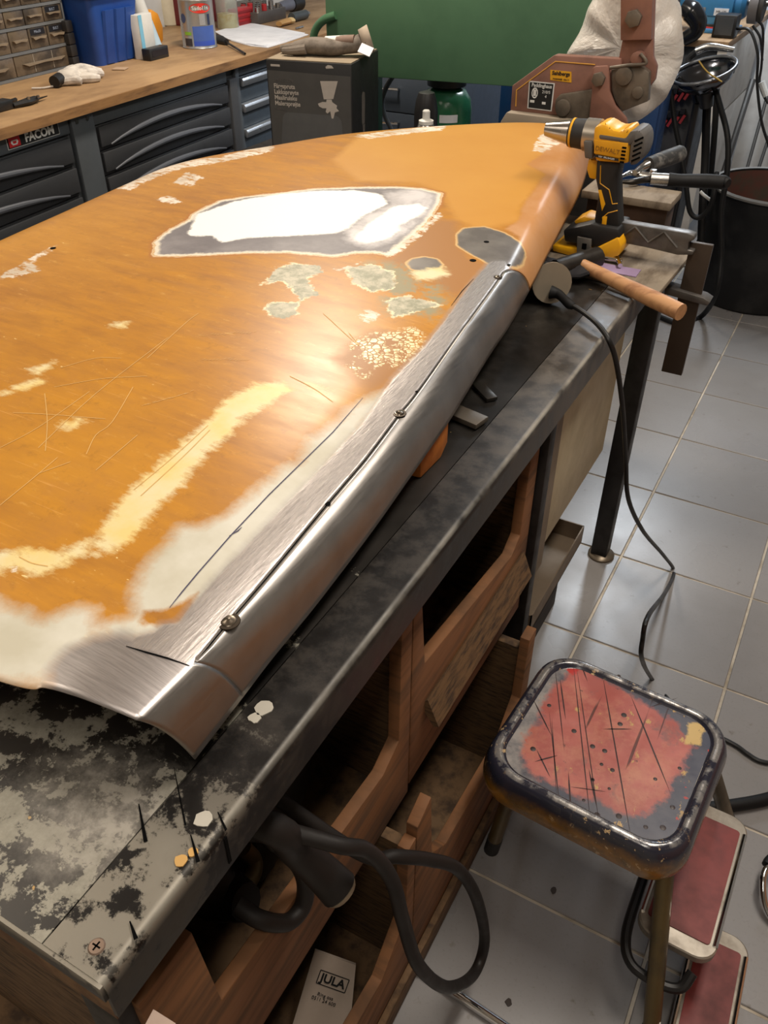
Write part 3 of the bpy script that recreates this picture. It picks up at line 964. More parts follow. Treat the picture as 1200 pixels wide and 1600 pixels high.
# turn the faces up if needed
bm = bmesh.new()
bm.from_mesh(skin.data)
bmesh.ops.recalc_face_normals(bm, faces=bm.faces[:])
bm.faces.ensure_lookup_table()
if bm.faces[0].normal.z < 0:
    bmesh.ops.reverse_faces(bm, faces=bm.faces[:])
bm.to_mesh(skin.data)
bm.free()
md = skin.modifiers.new('thickness', 'SOLIDIFY')
md.thickness = 0.0012
md.offset = -1
# rolled steel repair edge: own sheet, a saw-cut gap away from the panel
r0_ = PER
rows = cutrow + 1 - r0_
RV = GV[r0_:cutrow + 1].copy()
dd = RV[:, -1, :2] - RV[:, 0, :2]
nn = dd / np.hypot(dd[:, 0], dd[:, 1])[:, None]
for k in range(NPHI + 1):
    RV[:, k, :2] += nn * (0.0022 * np.clip(np.arange(rows) / 6, 0, 1))[:, None] * (1 - k / NPHI)
rf = []
for r in range(rows - 1):
    for k in range(NPHI):
        a = r * (NPHI + 1) + k
        rf.append((a, a + 1, a + NPHI + 2, a + NPHI + 1))
roll = np_mesh('rolled_steel_edge', RV.reshape(-1, 3), rf, m_roll, panel)
fl = roll.data.attributes.new('flat', 'FLOAT_VECTOR', 'POINT')
fl.data.foreach_set('vector', np.column_stack([GU[r0_:cutrow + 1].reshape(-1, 2), np.zeros(rows * (NPHI + 1))]).astype(np.float32).ravel())
bm = bmesh.new()
bm.from_mesh(roll.data)
bmesh.ops.recalc_face_normals(bm, faces=bm.faces[:])
bm.faces.ensure_lookup_table()
if bm.faces[0].normal.z < 0:
    bmesh.ops.reverse_faces(bm, faces=bm.faces[:])
bm.to_mesh(roll.data)
bm.free()
md = roll.modifiers.new('thickness', 'SOLIDIFY')
md.thickness = 0.0012
md.offset = -1
# dark backing seen in the saw cut, the cut along the plate foot, pen lines and tack points


def surf_ribbon(pts, w, mat, name, h=0.0006, parent=None):
    P = [Vector(p) for p in pts]
    mb = MB()
    L, Rr = [], []
    for i, p in enumerate(P):
        d = (P[min(i + 1, len(P) - 1)] - P[max(i - 1, 0)])
        d.z = 0
        d.normalize()
        n = Vector((-d.y, d.x, 0)) * w / 2
        f = 1.0 if 0 < i < len(P) - 1 else 0.4
        for lst, s in ((L, 1), (Rr, -1)):
            q = p + n * s * f
            lst.append(mb.bm.verts.new((q.x, q.y, float(zf(q.x, q.y)) + h)))
    for i in range(len(P) - 1):
        mb.bm.faces.new((L[i], L[i + 1], Rr[i + 1], Rr[i]))
    bmesh.ops.recalc_face_normals(mb.bm, faces=mb.bm.faces[:])
    return part(name, mb, mat, parent or panel)


gp = [tuple(rs[r] + np.append(nn[r - r0_] * 0.001, 0)) for r in range(PER, cutrow + 1, 2)]
surf_ribbon(gp, 0.0026, m_hole, 'seam_gap', -0.0004)
bx = MB()
for k in range(NPHI):
    a, b = Vector(GV[cutrow, k]), Vector(GV[cutrow, k + 1])
    o_ = (a - Vector((-0.55, 1.2, 0.93))).normalized() * 0.0014
    dv = Vector((-0.1, 1, 0)).normalized() * 0.0022
    bx.quad(a + o_, a + o_ + dv, b + o_ + dv, b + o_)
part('joint_gap', bx, m_hole, panel)
m_pen = M('blue_pen', C(66, 62, 88), 0.6)
surf_ribbon([(-0.4284,0.3778,0.9772), (-0.4313,0.399,0.9781), (-0.4344,0.4259,0.9791), (-0.4395,0.482,0.9811), (-0.4438,0.5536,0.9834), (-0.4453,0.623,0.9854), (-0.4466,0.6854,0.9872), (-0.4535,0.7665,0.9901)], 0.0013, m_pen, 'pen_line')
surf_ribbon([(-0.4405,0.4813,0.9812), (-0.4377,0.4921,0.9812), (-0.4379,0.4987,0.9814)], 0.0014, m_pen, 'pen_tick')
surf_ribbon([(-0.4307,0.3242,0.9763), (-0.4121,0.329,0.9736), (-0.3952,0.3347,0.9699), (-0.3768,0.3405,0.9646)], 0.0016, m_hole, 'plate_edge')
surf_ribbon([(-0.4669,1.0459,0.9993), (-0.4737,1.0982,1.0012), (-0.4764,1.1462,1.0027)], 0.0014, m_hole, 'pen_line')
scr = MB()
for pts in ([(-0.7166,0.4965,0.9887), (-0.7433,0.614,0.9925), (-0.7612,0.7684,0.9972)], [(-0.7546,0.476,0.9884), (-0.7483,0.5262,0.9899), (-0.7535,0.6136,0.9925)], [(-0.7991,0.5842,0.9919), (-0.7473,0.539,0.9902), (-0.705,0.4958,0.9885)], [(-0.6605,0.5132,0.9885), (-0.6782,0.5464,0.9897), (-0.6808,0.5751,0.9906), (-0.7135,0.6472,0.9932)], [(-0.7995,0.5346,0.9904), (-0.7558,0.5531,0.9907), (-0.6922,0.5766,0.9908)], [(-0.8001,0.6009,0.9924), (-0.7617,0.6443,0.9935), (-0.7161,0.676,0.9941)], [(-0.6299,0.4963,0.9875), (-0.6365,0.5693,0.9898)], [(-0.68,0.4621,0.9872), (-0.6653,0.4941,0.988)], [(-0.6728,0.4038,0.9854), (-0.6787,0.4563,0.987), (-0.6839,0.4934,0.9882)], [(-0.5583,0.7634,0.994), (-0.5165,0.7536,0.9927), (-0.4797,0.7392,0.9912)], [(-0.7474,0.7115,0.9954), (-0.7679,0.8143,0.9987), (-0.7711,0.8465,0.9996)], [(-0.5708,0.4909,0.9861), (-0.573,0.555,0.9881), (-0.5787,0.6241,0.9903)], [(-0.5576,0.4859,0.9857), (-0.5638,0.5602,0.988), (-0.571,0.6179,0.9899)], [(-0.8291,0.6397,0.9937), (-0.8069,0.6799,0.9948), (-0.7771,0.6956,0.9952)], [(-0.5954,0.3584,0.9827), (-0.5779,0.358,0.9823), (-0.5615,0.3622,0.982)], [(-0.6145,0.9317,1.0002), (-0.5234,0.8753,0.9965), (-0.553,0.8999,0.998)]):
    P_ = [Vector(p_) for p_ in catmull(pts, 4)]
    for i_ in range(len(P_) - 1):
        d_ = (P_[i_ + 1] - P_[i_])
        d_.z = 0
        n_ = Vector((-d_.y, d_.x, 0)).normalized() * 0.0005
        q_ = [P_[i_] - n_, P_[i_ + 1] - n_, P_[i_ + 1] + n_, P_[i_] + n_]
        scr.quad(*[(v_.x, v_.y, float(zf(v_.x, v_.y)) + 0.0004) for v_ in q_])
for (ax, ay, az), (bx_, by_, bz_), nt_ in (((-0.6745,0.6197,0.9919), (-0.6426,0.674,0.993), 16), ((-0.6815,0.7414,0.9956), (-0.6267,0.7715,0.9957), 14), ((-0.7278,0.7926,0.9977), (-0.6641,0.8378,0.9983), 16)):
    for k in range(nt_):
        f_ = k / nt_
        x_, y_ = ax + (bx_ - ax) * f_, ay + (by_ - ay) * f_ + random.uniform(-0.003, 0.003)
        scr.quad(*[(x_ + u_, y_ + w_, float(zf(x_, y_)) + 0.0005) for u_, w_ in ((0, 0), (0.0007, 0), (0.0022, 0.005), (0.0015, 0.005))])
scr_ = part('scratches', scr, M('scratch_pale', C(222, 176, 104), 0.5), panel)
scr_['kind'] = 'stuff'
for a, r in (((-0.5174,1.2892,1.0087), 0.0045), ((-0.5056,1.2084,1.0059), 0.0055), ((-1.1515,0.935,0.9989), 0.005), ((-0.3896,0.582,0.9736), 0.0032), ((-0.407,0.8199,0.9853), 0.002), ((-0.4507,1.2257,1.0029), 0.003)):
    a = Vector(a)
    part('drill_hole', MB().lathe([(0, 0.0006), (r, 0.0005), (r, 0)], a, 14), m_hole, panel)
m_weld = M('tack_weld_metal', C(120, 110, 98), 0.28, 1.0)
m_wburn = M('weld_burn', C(72, 62, 52), 0.4, 0.8)
for a, r in (((-0.3799,0.3981,0.966), 0.0085), ((-0.4031,0.7669,0.9827), 0.0068), ((-0.4478,1.1745,1.0013), 0.0055)):
    a = Vector(a)
    w = part('tack_weld', MB().lathe([(0, 0.0032), (r * 0.3, 0.003), (r * 0.55, 0.0018), (r * 0.8, 0.0016), (r, 0)], a, 18), m_weld, panel)
    part('weld_heat_ring', MB().lathe([(0, 0.0009), (r * 1.25, 0.0008), (r * 1.3, 0)], a, 18), m_wburn, w)

blk = thing('support_block', 'orange wooden block on the bench propping up the ochre panel', 'block', (-0.425, 0.83, 0.8795), R(4))
part('block_body', MB().prism([(-0.05, -0.045), (0.040, -0.045), (0.046, 0.01), (0.040, 0.05), (-0.05, 0.05)], 'Z', 0.0003, 0.07, 0.004), M('orange_wood', C(200, 118, 40), 0.55, col2=C(170, 92, 30), scale=20), blk, local=True)
# ------------------------------------------------------------------ stool


def rrect(cx, cy, a, b, r, z, n=8, rz=0.0):
    out = []
    for q, (sx, sy) in enumerate(((1, 1), (-1, 1), (-1, -1), (1, -1))):
        for k in range(n + 1):
            t = math.pi / 2 * (q + k / n)
            x = sx * (a - r) + r * math.cos(t)
            y = sy * (b - r) + r * math.sin(t)
            out.append((cx + x * math.cos(rz) - y * math.sin(rz), cy + x * math.sin(rz) + y * math.cos(rz), z))
    return out


SX, SY, SRZ = -0.087, 0.912, R(-4)


def rim_mat():
    t = NT('stool_rim_paint')
    sep = t.n('ShaderNodeSeparateXYZ')
    t.l(t.coord(), sep.inputs[0])
    z = sep.outputs[2]
    n1, n2 = t.noise(30, 6, 0.65), t.noise(70, 5, 0.7)
    zz = t.math('ADD', z, t.math('MULTIPLY', t.math('SUBTRACT', n1, 0.5), 0.022))
    c = t.mix(t.ramp(zz, 0.338, 0.362), t.mix(t.ramp(n1, 0.4, 0.6), C(148, 104, 40), C(112, 84, 40)), C(44, 44, 56))
    chip = t.math('MULTIPLY', t.ramp(n2, 0.60, 0.62), t.ramp(t.noise(9, 3), 0.48, 0.6))
    c = t.mix(chip, c, C(206, 176, 132))
    top = t.math('MULTIPLY', t.ramp(z, 0.3775, 0.380), t.ramp(n1, 0.42, 0.56))
    c = t.mix(top, c, C(186, 182, 178))
    t.set('Base Color', c)
    t.set('Metallic', t.math('MULTIPLY', top, 0.8))
    t.set('Roughness', t.ramp(n1, 0.35, 0.65, 0.16, 0.30))
    t.set('Coat Weight', 0.3)
    t.bump(n1, 0.10, 0.003)
    return t.m


stool = thing('metal_stool', 'low metal stool with scratched red and navy painted seat', 'stool', (SX, SY, 0))
A_, B_ = 0.166, 0.155
loops = []
for a, b, r, z in ((-0.012, -0.012, 0.055, 0.318), (0.0, 0.0, 0.062, 0.316), (0.003, 0.003, 0.064, 0.330), (0.003, 0.003, 0.066, 0.346), (0.0, 0.0, 0.066, 0.362), (-0.004, -0.004, 0.064, 0.373), (-0.010, -0.010, 0.060, 0.379), (-0.017, -0.017, 0.056, 0.3805), (-0.0215, -0.0215, 0.052, 0.3785), (-0.0235, -0.0235, 0.050, 0.3735), (-0.026, -0.026, 0.048, 0.3728)):
    loops.append(rrect(SX, SY, A_ + a, B_ + b, r, z, 8, SRZ))
rim = MB().loft(loops, cap=(False, False))
# dents knocked into the near edge of the skirt
for v in rim.bm.verts:
    for (dx, dy) in ((-0.128,0.7414,0.36)[:2], (-0.0007,0.7414,0.36)[:2]):
        q = math.hypot(v.co.x - dx, v.co.y - dy)
        if q < 0.03:
            f = (1 - q / 0.03) ** 2 * 0.008
            v.co.y += f
            v.co.z -= f * 0.4
part('seat_rim', rim, rim_mat(), stool, ang=60)


def plate_mat():
    t = NT('stool_seat_paint')
    n1, n2, n3 = t.noise(26, 6, 0.65), t.noise(85, 5, 0.7), t.noise(9, 4, 0.6)
    e = t.math('ADD', t.math('MULTIPLY', t.math('SUBTRACT', n1, 0.5), 0.05), t.math('MULTIPLY', t.math('SUBTRACT', n2, 0.5), 0.022))

    def mk(name, amp=1.0, w=0.003, off=0.0):
        return t.ramp(t.math('ADD', t.attr('d_' + name), t.math('MULTIPLY', e, amp)), off - w, off + w, 1, 0)
    c = t.mix(t.ramp(n3, 0.40, 0.62), C(60, 63, 80), C(88, 88, 98))
    c = t.mix(mk('grey', 1.0, 0.01), c, t.mix(t.ramp(n1, 0.4, 0.6), C(158, 152, 148), C(118, 115, 116)))
    c = t.mix(t.ramp(t.noise(60, 3), 0.70, 0.72), c, C(176, 60, 56))
    c = t.mix(mk('red', 1.0, 0.006, 0.006), c, t.mix(t.ramp(n3, 0.40, 0.62), C(194, 114, 104), C(170, 90, 82)))
    c = t.mix(t.math('MULTIPLY', mk('red', 1.0, 0.02), t.ramp(t.noise(15, 6, 0.7), 0.50, 0.68, 0, 0.65)), c, C(200, 140, 112))
    c = t.mix(t.ramp(t.noise(19, 6, 0.7, dist=0.6), 0.58, 0.68, 0, 0.5), c, C(104, 92, 92))
    c = t.mix(mk('vivid', 0.8, 0.002), c, C(192, 58, 54))
    c = t.mix(mk('yellow', 0.5, 0.002), c, C(206, 174, 112))
    ys = t.math('MULTIPLY', t.ramp(t.noise(38, 5, 0.7, stretch=(1, 0.5, 1)), 0.62, 0.66), t.ramp(n3, 0.45, 0.55))
    c = t.mix(ys, c, C(196, 160, 100))
    c = t.mix(t.ramp(n2, 0.64, 0.68, 0, 0.7), c, C(70, 52, 52))
    sc = t.noise(22, 2, 0.5, stretch=(3.2, 0.10, 1, 0.15))
    c = t.mix(t.ramp(sc, 0.655, 0.675, 0, 0.8), c, C(64, 40, 38))
    t.set('Base Color', c)
    t.set('Roughness', t.ramp(n1, 0.35, 0.65, 0.30, 0.46))
    t.bump(t.math('SUBTRACT', n1, t.math('MULTIPLY', t.ramp(sc, 0.655, 0.675), 0.6)), 0.18, 0.002)
    return t.m


pa, pb = A_ - 0.0265, B_ - 0.0265
V, F = [], []
loop = rrect(SX, SY, pa, pb, 0.047, 0.373, 10, SRZ)
per_ = np.array(loop)[:, :2]
K = 34
V.append((SX, SY))
for k in range(1, K + 1):
    V += [tuple(np.array((SX, SY)) + (p - np.array((SX, SY))) * k / K) for p in per_]
n = len(per_)
for k in range(n):
    F.append((0, 1 + k, 1 + (k + 1) % n))
for q in range(K - 1):
    for k in range(n):
        F.append((1 + q * n + k, 1 + (q + 1) * n + k, 1 + (q + 1) * n + (k + 1) % n, 1 + q * n + (k + 1) % n))
V = np.array(V)
VZ = np.column_stack([V, np.full(len(V), 0.3735)])
pl_ = np_mesh('seat_plate', VZ, F, plate_mat(), stool)
STL = dict(
    red=[[(-0.1972,0.8253,0.374)[:2], (-0.2035,0.888,0.374)[:2], (-0.2065,0.9831,0.374)[:2], (-0.1782,1.0473,0.374)[:2], (-0.1142,1.0623,0.374)[:2], (-0.0886,1.0402,0.374)[:2], (-0.0478,1.0245,0.374)[:2], (-0.0016,1.0071,0.374)[:2], (0.0324,0.9635,0.374)[:2], (0.0403,0.9105,0.374)[:2], (0.0196,0.8614,0.374)[:2], (-0.0171,0.8148,0.374)[:2], (-0.0637,0.7767,0.374)[:2], (-0.1112,0.7689,0.374)[:2], (-0.163,0.781,0.374)[:2]]],
    vivid=[[(-0.073,1.0488,0.374)[:2], (-0.0211,1.0614,0.374)[:2], (0.0097,1.0361,0.374)[:2], (-0.0407,1.0098,0.374)[:2]], [(0.0147,0.7543,0.374)[:2], (0.0318,0.7671,0.374)[:2], (0.0435,0.7793,0.374)[:2], (0.0492,0.7677,0.374)[:2], (0.02,0.7482,0.374)[:2]], [(-0.2233,1.0466,0.374)[:2], (-0.2016,1.0533,0.374)[:2], (-0.1807,1.0442,0.374)[:2], (-0.1883,1.0315,0.374)[:2]], [(-0.0563,0.7591,0.374)[:2], (-0.0331,0.7625,0.374)[:2], (-0.0045,0.7561,0.374)[:2], (-0.0176,0.7489,0.374)[:2]], [(-0.2327,0.7756,0.374)[:2], (-0.2193,0.7696,0.374)[:2], (-0.1918,0.7547,0.374)[:2], (-0.2013,0.752,0.374)[:2]]],
    yellow=[[(-0.0027,1.062,0.374)[:2], (0.0206,1.0781,0.374)[:2], (0.0439,1.069,0.374)[:2], (0.036,1.0461,0.374)[:2], (0.0153,1.0346,0.374)[:2]], [(0.0109,1.0261,0.374)[:2], (0.0435,1.0306,0.374)[:2], (0.0424,0.9875,0.374)[:2], (0.0214,0.9759,0.374)[:2]], [(-0.1674,0.9568,0.374)[:2], (-0.1551,0.9604,0.374)[:2], (-0.1434,0.9287,0.374)[:2], (-0.1554,0.9281,0.374)[:2]]],
    grey=[[(-0.2392,1.0239,0.374)[:2], (-0.189,1.0691,0.374)[:2], (-0.1992,1.012,0.374)[:2], (-0.2134,0.9081,0.374)[:2], (-0.2039,0.8257,0.374)[:2], (-0.1564,0.7717,0.374)[:2], (-0.1037,0.7388,0.374)[:2], (-0.1531,0.7358,0.374)[:2], (-0.2259,0.7726,0.374)[:2], (-0.2507,0.8723,0.374)[:2]]])
for k_, pol in STL.items():
    set_attr(pl_.data, 'd_' + k_, np.min([sdf(V, p) for p in pol], axis=0))
# dents drilled into the seat and long gouges
for (x, y, z) in ((-0.2002,0.9433,0.374), (-0.2172,1.0326,0.374), (-0.1151,1.0652,0.374), (-0.0701,1.0585,0.374), (-0.0506,1.0563,0.374), (-0.0828,0.985,0.374), (-0.0831,0.9635,0.374), (-0.1457,0.9126,0.374), (-0.1094,0.8978,0.374), (-0.0895,0.8989,0.374), (-0.0863,0.8715,0.374), (-0.068,0.8694,0.374), (-0.09,0.8371,0.374), (-0.0624,0.834,0.374), (-0.0907,0.7953,0.374), (-0.0044,0.8858,0.374), (0.0242,0.9244,0.374), (0.0313,0.849,0.374), (0.0272,0.8077,0.374), (0.0044,0.7963,0.374), (-0.065,0.7808,0.374), (-0.0357,0.7946,0.374), (-0.1922,0.8463,0.374)):
    rr = random.uniform(0.0026, 0.0048)
    part('punch_mark', MB().lathe([(0, 0.0003), (rr * 0.8, 0.0003), (rr, 0.0)], (x, y, 0.3736), 10), M('dent_dark', C(58, 44, 42), 0.5), stool)
gz = 0.3739
sg = MB()
for a, b in (((-0.1991,1.0636,0.3739), (-0.0614,0.7445,0.3739)), ((-0.1916,1.059,0.3739), (-0.0468,0.7444,0.3739)), ((-0.2222,1.0334,0.3739), (-0.1457,0.8651,0.3739)), ((-0.1965,0.933,0.3739), (-0.1135,0.7553,0.3739)), ((-0.188,0.9223,0.3739), (-0.1286,0.7807,0.3739)), ((-0.1468,1.0665,0.3739), (-0.0051,0.7582,0.3739)), ((-0.1283,0.8334,0.3739), (-0.0964,0.7551,0.3739)), ((-0.0856,1.0338,0.3739), (0.0231,0.8711,0.3739)), ((-0.189,1.0692,0.3739), (-0.1594,1.0257,0.3739)), ((-0.1052,0.9395,0.3739), (-0.0625,0.9631,0.3739)), ((-0.1816,0.8243,0.3739), (-0.1526,0.8542,0.3739)), ((-0.1174,0.8076,0.3739), (-0.0642,0.8266,0.3739)), ((-0.1876,0.8489,0.3739), (-0.149,0.8085,0.3739)), ((-0.1019,0.8547,0.3739), (-0.0702,0.7941,0.3739)), ((-0.2041,1.0093,0.3739), (-0.1651,0.9273,0.3739)), ((-0.2311,0.9453,0.3739), (-0.1745,0.8849,0.3739)), ((-0.0493,1.0222,0.3739), (-0.0114,1.0668,0.3739))):
    a, b = Vector(a), Vector(b)
    d = (b - a).normalized()
    m_ = Vector((-d.y, d.x, 0)) * random.uniform(0.0006, 0.0013)
    c = (a + b) / 2
    f_ = [a, a.lerp(b, 0.3) - m_, a.lerp(b, 0.7) - m_, b, a.lerp(b, 0.7) + m_, a.lerp(b, 0.3) + m_]
    sg.bm.faces.new([sg.bm.verts.new(v) for v in f_])
bmesh.ops.recalc_face_normals(sg.bm, faces=sg.bm.faces[:])
g_ = part('gouges', sg, M('gouge_dark', C(52, 30, 30), 0.6), stool)
g_['kind'] = 'stuff'
m_stleg = M('stool_leg_paint', C(104, 88, 56), 0.38, 0.4, C(74, 66, 50), 18, stretch=(1, 1, 0.3))
m_tip = M('rubber_tip', C(34, 32, 30), 0.6)
for (tx, ty), (fx, fy) in (((-0.205, 0.83), (-0.243, 0.868)), ((0.043, 0.795), (0.118, 0.660)), ((0.045, 1.03), (0.155, 1.135)), ((-0.195, 1.03), (-0.235, 1.135))):
    t_, f_ = Vector((tx, ty, 0.34)), Vector((fx, fy, 0.0))
    d = (f_ - t_).normalized()
    lg = part('leg', MB().tube([t_, f_ - d * 0.002], 0.0135, 14, 0), m_stleg, stool)
    part('leg_tip', MB().tube([f_.lerp(t_, 0.16), f_], 0.0146, 14, 0), m_tip, lg)

# ------------------------------------------------------------------ folded red step stool on the floor under the stool
m_tread = M('red_tread', C(126, 44, 40), 0.5, col2=C(92, 36, 34), scale=10)
m_steprim = M('step_grey', C(158, 150, 138), 0.4, 0.5, C(120, 110, 98), 14)
step = thing('step_ladder', 'small folding step ladder with red treads lying beneath the stool', 'step ladder', (0.15, 0.88, 0))


def tread(c, a, b, z, rz, thick=0.018):
    t0 = part('tread_frame', MB().loft([rrect(c[0], c[1], a - 0.002, b - 0.002, 0.03, z - thick, 6, rz), rrect(c[0], c[1], a, b, 0.03, z - thick + 0.003, 6, rz), rrect(c[0], c[1], a, b, 0.03, z - 0.002, 6, rz), rrect(c[0], c[1], a - 0.002, b - 0.002, 0.03, z, 6, rz)]), m_steprim, step)
    part('tread_mat', MB().loft([rrect(c[0], c[1], a - 0.012, b - 0.028, 0.006, z - 0.001, 3, rz), rrect(c[0], c[1], a - 0.012, b - 0.028, 0.006, z + 0.002, 3, rz)]), m_tread, t0)
    for s in (-1, 1):
        p0 = Vector((c[0] + s * (a - 0.004) * math.cos(rz) - (-b + 0.03) * math.sin(rz), c[1] + s * (a - 0.004) * math.sin(rz) + (-b + 0.03) * math.cos(rz), z))
        p1 = Vector((c[0] + s * (a - 0.004) * math.cos(rz) - (b - 0.03) * math.sin(rz), c[1] + s * (a - 0.004) * math.sin(rz) + (b - 0.03) * math.cos(rz), z))
        part('trim_strip', MB().tube([p0, p1], 0.0042, 8, 0), m_chrome, t0)
    return t0


tread((0.100, 0.895), 0.061, 0.140, 0.175, R(-1.5))
tread((0.178, 0.690), 0.047, 0.205, 0.050, R(1))
m_steptube = M('step_tube_black', C(34, 32, 32), 0.4, 0.3)
for s in (0.047, 0.147):
    part('side_tube', MB().tube([(s, 1.05, 0.012), (s, 1.02, 0.10), (s, 0.97, 0.147), (s, 0.80, 0.147)], 0.0085, 10, 5), m_steptube, step)
part('front_tube', MB().tube([(0.030, 0.93, 0.146), (0.027, 0.84, 0.14), (0.029, 0.76, 0.13), (0.05, 0.722, 0.125), (0.095, 0.715, 0.125), (0.125, 0.722, 0.13), (0.135, 0.745, 0.146)], 0.0085, 10, 6), m_steptube, step)
for s in (0.150, 0.206):
    part('side_tube', MB().tube([(s, 0.86, 0.022), (s, 0.52, 0.022)], 0.0085, 10, 0), m_steptube, step)
    part('foot_cap', MB().lathe([(0, 0), (0.012, 0), (0.012, 0.024), (0, 0.026)], (s, 0.515, 0), 12), m_tip, step)
part('foot_cap', MB().lathe([(0, 0), (0.012, 0), (0.012, 0.024), (0, 0.026)], (0.047, 1.05, 0), 12), m_tip, step)
part('foot_cap', MB().lathe([(0, 0), (0.012, 0), (0.012, 0.024), (0, 0.026)], (0.147, 1.05, 0), 12), m_tip, step)

# ------------------------------------------------------------------ loose things on the floor
rod = tag(part('chrome_rod', MB().tube([(-0.262, 0.60, 0.009), (-0.07, 0.585, 0.009)], 0.008, 14, 0).tube([(-0.266, 0.6003, 0.009), (-0.258, 0.5997, 0.009)], 0.009, 14, 0), m_chrome), 'shiny chrome rod lying on the tiles at the bottom of the picture', 'rod')
cb = tag(part('floor_cable', MB().tube([(0.2288,1.3443,0.006), (0.1801,1.3265,0.006), (0.1505,1.3323,0.006), (0.1249,1.3425,0.006), (0.0835,1.3483,0.006), (-0.0147,1.3534,0.006)], 0.005, 10, 6), m_cable), 'thin black cable on the tiles right of the stool', 'cable')
vh = tag(part('floor_hose', MB().tube([(0.2481,1.2783,0.014), (0.2055,1.2328,0.014), (0.1624,1.1956,0.014), (0.1079,1.1556,0.014), (0.0406,1.1184,0.014)], 0.0125, 12, 6), m_rubber), 'thick black hose on the tiles behind the stool leg', 'hose')
wl = thing('wire_loop_handle', 'chrome hoop with black sleeve at the right picture edge', 'handle', (0.2408,1.0303,0))
part('hoop', MB().tube([(0.2364,1.0814,0.05), (0.2208,1.0443,0.05), (0.2233,1.0171,0.04), (0.2385,0.9901,0.02), (0.2641,0.9716,0.008)], 0.006, 12, 6), m_chrome, wl)
part('sleeve', MB().tube([(0.2439,1.1075,0.05), (0.2256,1.0711,0.05), (0.2212,1.0558,0.05)], 0.009, 12, 5), m_rubber, wl)
sw = M('swarf', C(120, 110, 100), 0.6)
for q, (px, rr, lab) in enumerate((((-0.2321,0.7632,0), 0.004, 'pale crumb'), ((-0.1086,0.6276,0), 0.006, 'dark scrap'), ((-0.1091,0.8479,0), 0.006, 'small dark scrap'))):
    pol = [(px[0] + rr * random.uniform(0.7, 1.3) * math.cos(a), px[1] + rr * random.uniform(0.7, 1.3) * math.sin(a)) for a in [k * 0.7 for k in range(9)]]
    tag(part('floor_scrap', MB().prism(pol, 'Z', 0.0, 0.002), M('scrap_pale', C(196, 180, 140), 0.8) if q == 0 else M('scrap_dark', C(62, 54, 50), 0.8)), ('pale yellowish crumb on the tiles beside the bin rack', 'dark scrap on the tiles next to the chrome rod', 'small dark scrap in the middle of the tile below the stool')[q], 'scrap')

# ------------------------------------------------------------------ under the bench
m_cream = M('cream_panel', C(206, 192, 158), 0.55)
crm = thing('cream_cabinet', 'cream metal cabinet under the far end of the bench', 'cabinet', (-0.62, 1.52, 0))
part('cabinet_body', MB().box(-0.85, -0.352, 1.30, 1.73, 0.39, 0.79, 0.006), m_cream, crm)
part('base_plinth', MB().box(-0.83, -0.54, 1.32, 1.71, 0.0, 0.389), M('plinth_dark', C(52, 48, 46), 0.7), crm)
part('side_strip', MB().box(-0.3515, -0.345, 1.24, 1.30, 0.36, 0.80), M('strip_grey', C(128, 112, 92), 0.6), crm)
tray = thing('metal_tray', 'grey open metal tray on the floor under the bench', 'tray', (-0.40, 1.55, 0))
tb = MB()
tb.box(-0.52, -0.335, 1.25, 1.60, 0.205, 0.209)
for b_ in ((-0.52, -0.335, 1.25, 1.253, 0.205, 0.255), (-0.52, -0.335, 1.597, 1.60, 0.205, 0.255), (-0.52, -0.517, 1.25, 1.60, 0.205, 0.255), (-0.338, -0.335, 1.25, 1.60, 0.205, 0.255)):
    tb.box(*b_)
part('tray_pan', tb, M('tray_metal', C(128, 112, 94), 0.5, 0.4), tray)
part('tray_stand', MB().box(-0.50, -0.37, 1.27, 1.58, 0.0, 0.2045), M('plinth_dark', C(52, 48, 46), 0.7), tray)

# heavy cable looping out of the rack
m_hvy = M('heavy_cable', C(34, 30, 28), 0.55, spec=0.3)
tag(part('looped_cable', MB().tube([(-0.50, 0.36, 0.72), (-0.36, 0.355, 0.735), (-0.27,0.3807,0.718), (-0.245,0.4081,0.6833), (-0.225,0.4243,0.6171), (-0.21,0.4256,0.5361), (-0.19,0.4332,0.43), (-0.172,0.4964,0.2596), (-0.166,0.595,0.1081), (-0.168,0.6374,0.1379), (-0.18,0.6048,0.3132), (-0.2,0.5654,0.4402), (-0.225,0.5242,0.506), (-0.25,0.484,0.5537), (-0.29,0.4606,0.5642), (-0.42, 0.43, 0.66), (-0.55, 0.44, 0.64)], 0.0088, 12, 8), m_hvy), 'thick black cable hanging out of the bin rack in a wide loop', 'cable')
tag(part('bent_hose', MB().tube([(-0.55, 0.23, 0.70), (-0.38,0.3599,0.6815), (-0.34,0.3735,0.6753), (-0.325,0.3945,0.597), (-0.32,0.3853,0.5451), (-0.325,0.359,0.5413), (-0.34,0.3345,0.5731), (-0.37,0.3296,0.5857)], 0.0105, 12, 8), m_hvy), 'black hose bent round in the nearest bin of the rack', 'hose')
gun = thing('air_gun', 'dusty black power tool lying in the nearest bin', 'power tool', (-0.42, 0.27, 0.60))
part('tool_body', MB().tube([(-0.44,0.3353,0.5759), (-0.42,0.354,0.5272), (-0.38,0.3537,0.5424)], [0.03, 0.034, 0.022], 14, 4), m_hvy, gun)
part('tool_collar', MB().tube([(-0.42,0.4031,0.5526), (-0.41,0.4064,0.5269), (-0.4,0.3872,0.5256), (-0.4,0.3611,0.5383)], 0.011, 12, 6), M('dusty_brass', C(104, 84, 52), 0.6, 0.5), gun)
torch = thing('grey_tool_handle', 'dark tapering tool handle with pale end sticking out of the rack', 'tool', (-0.27,0.3868,0.6172))
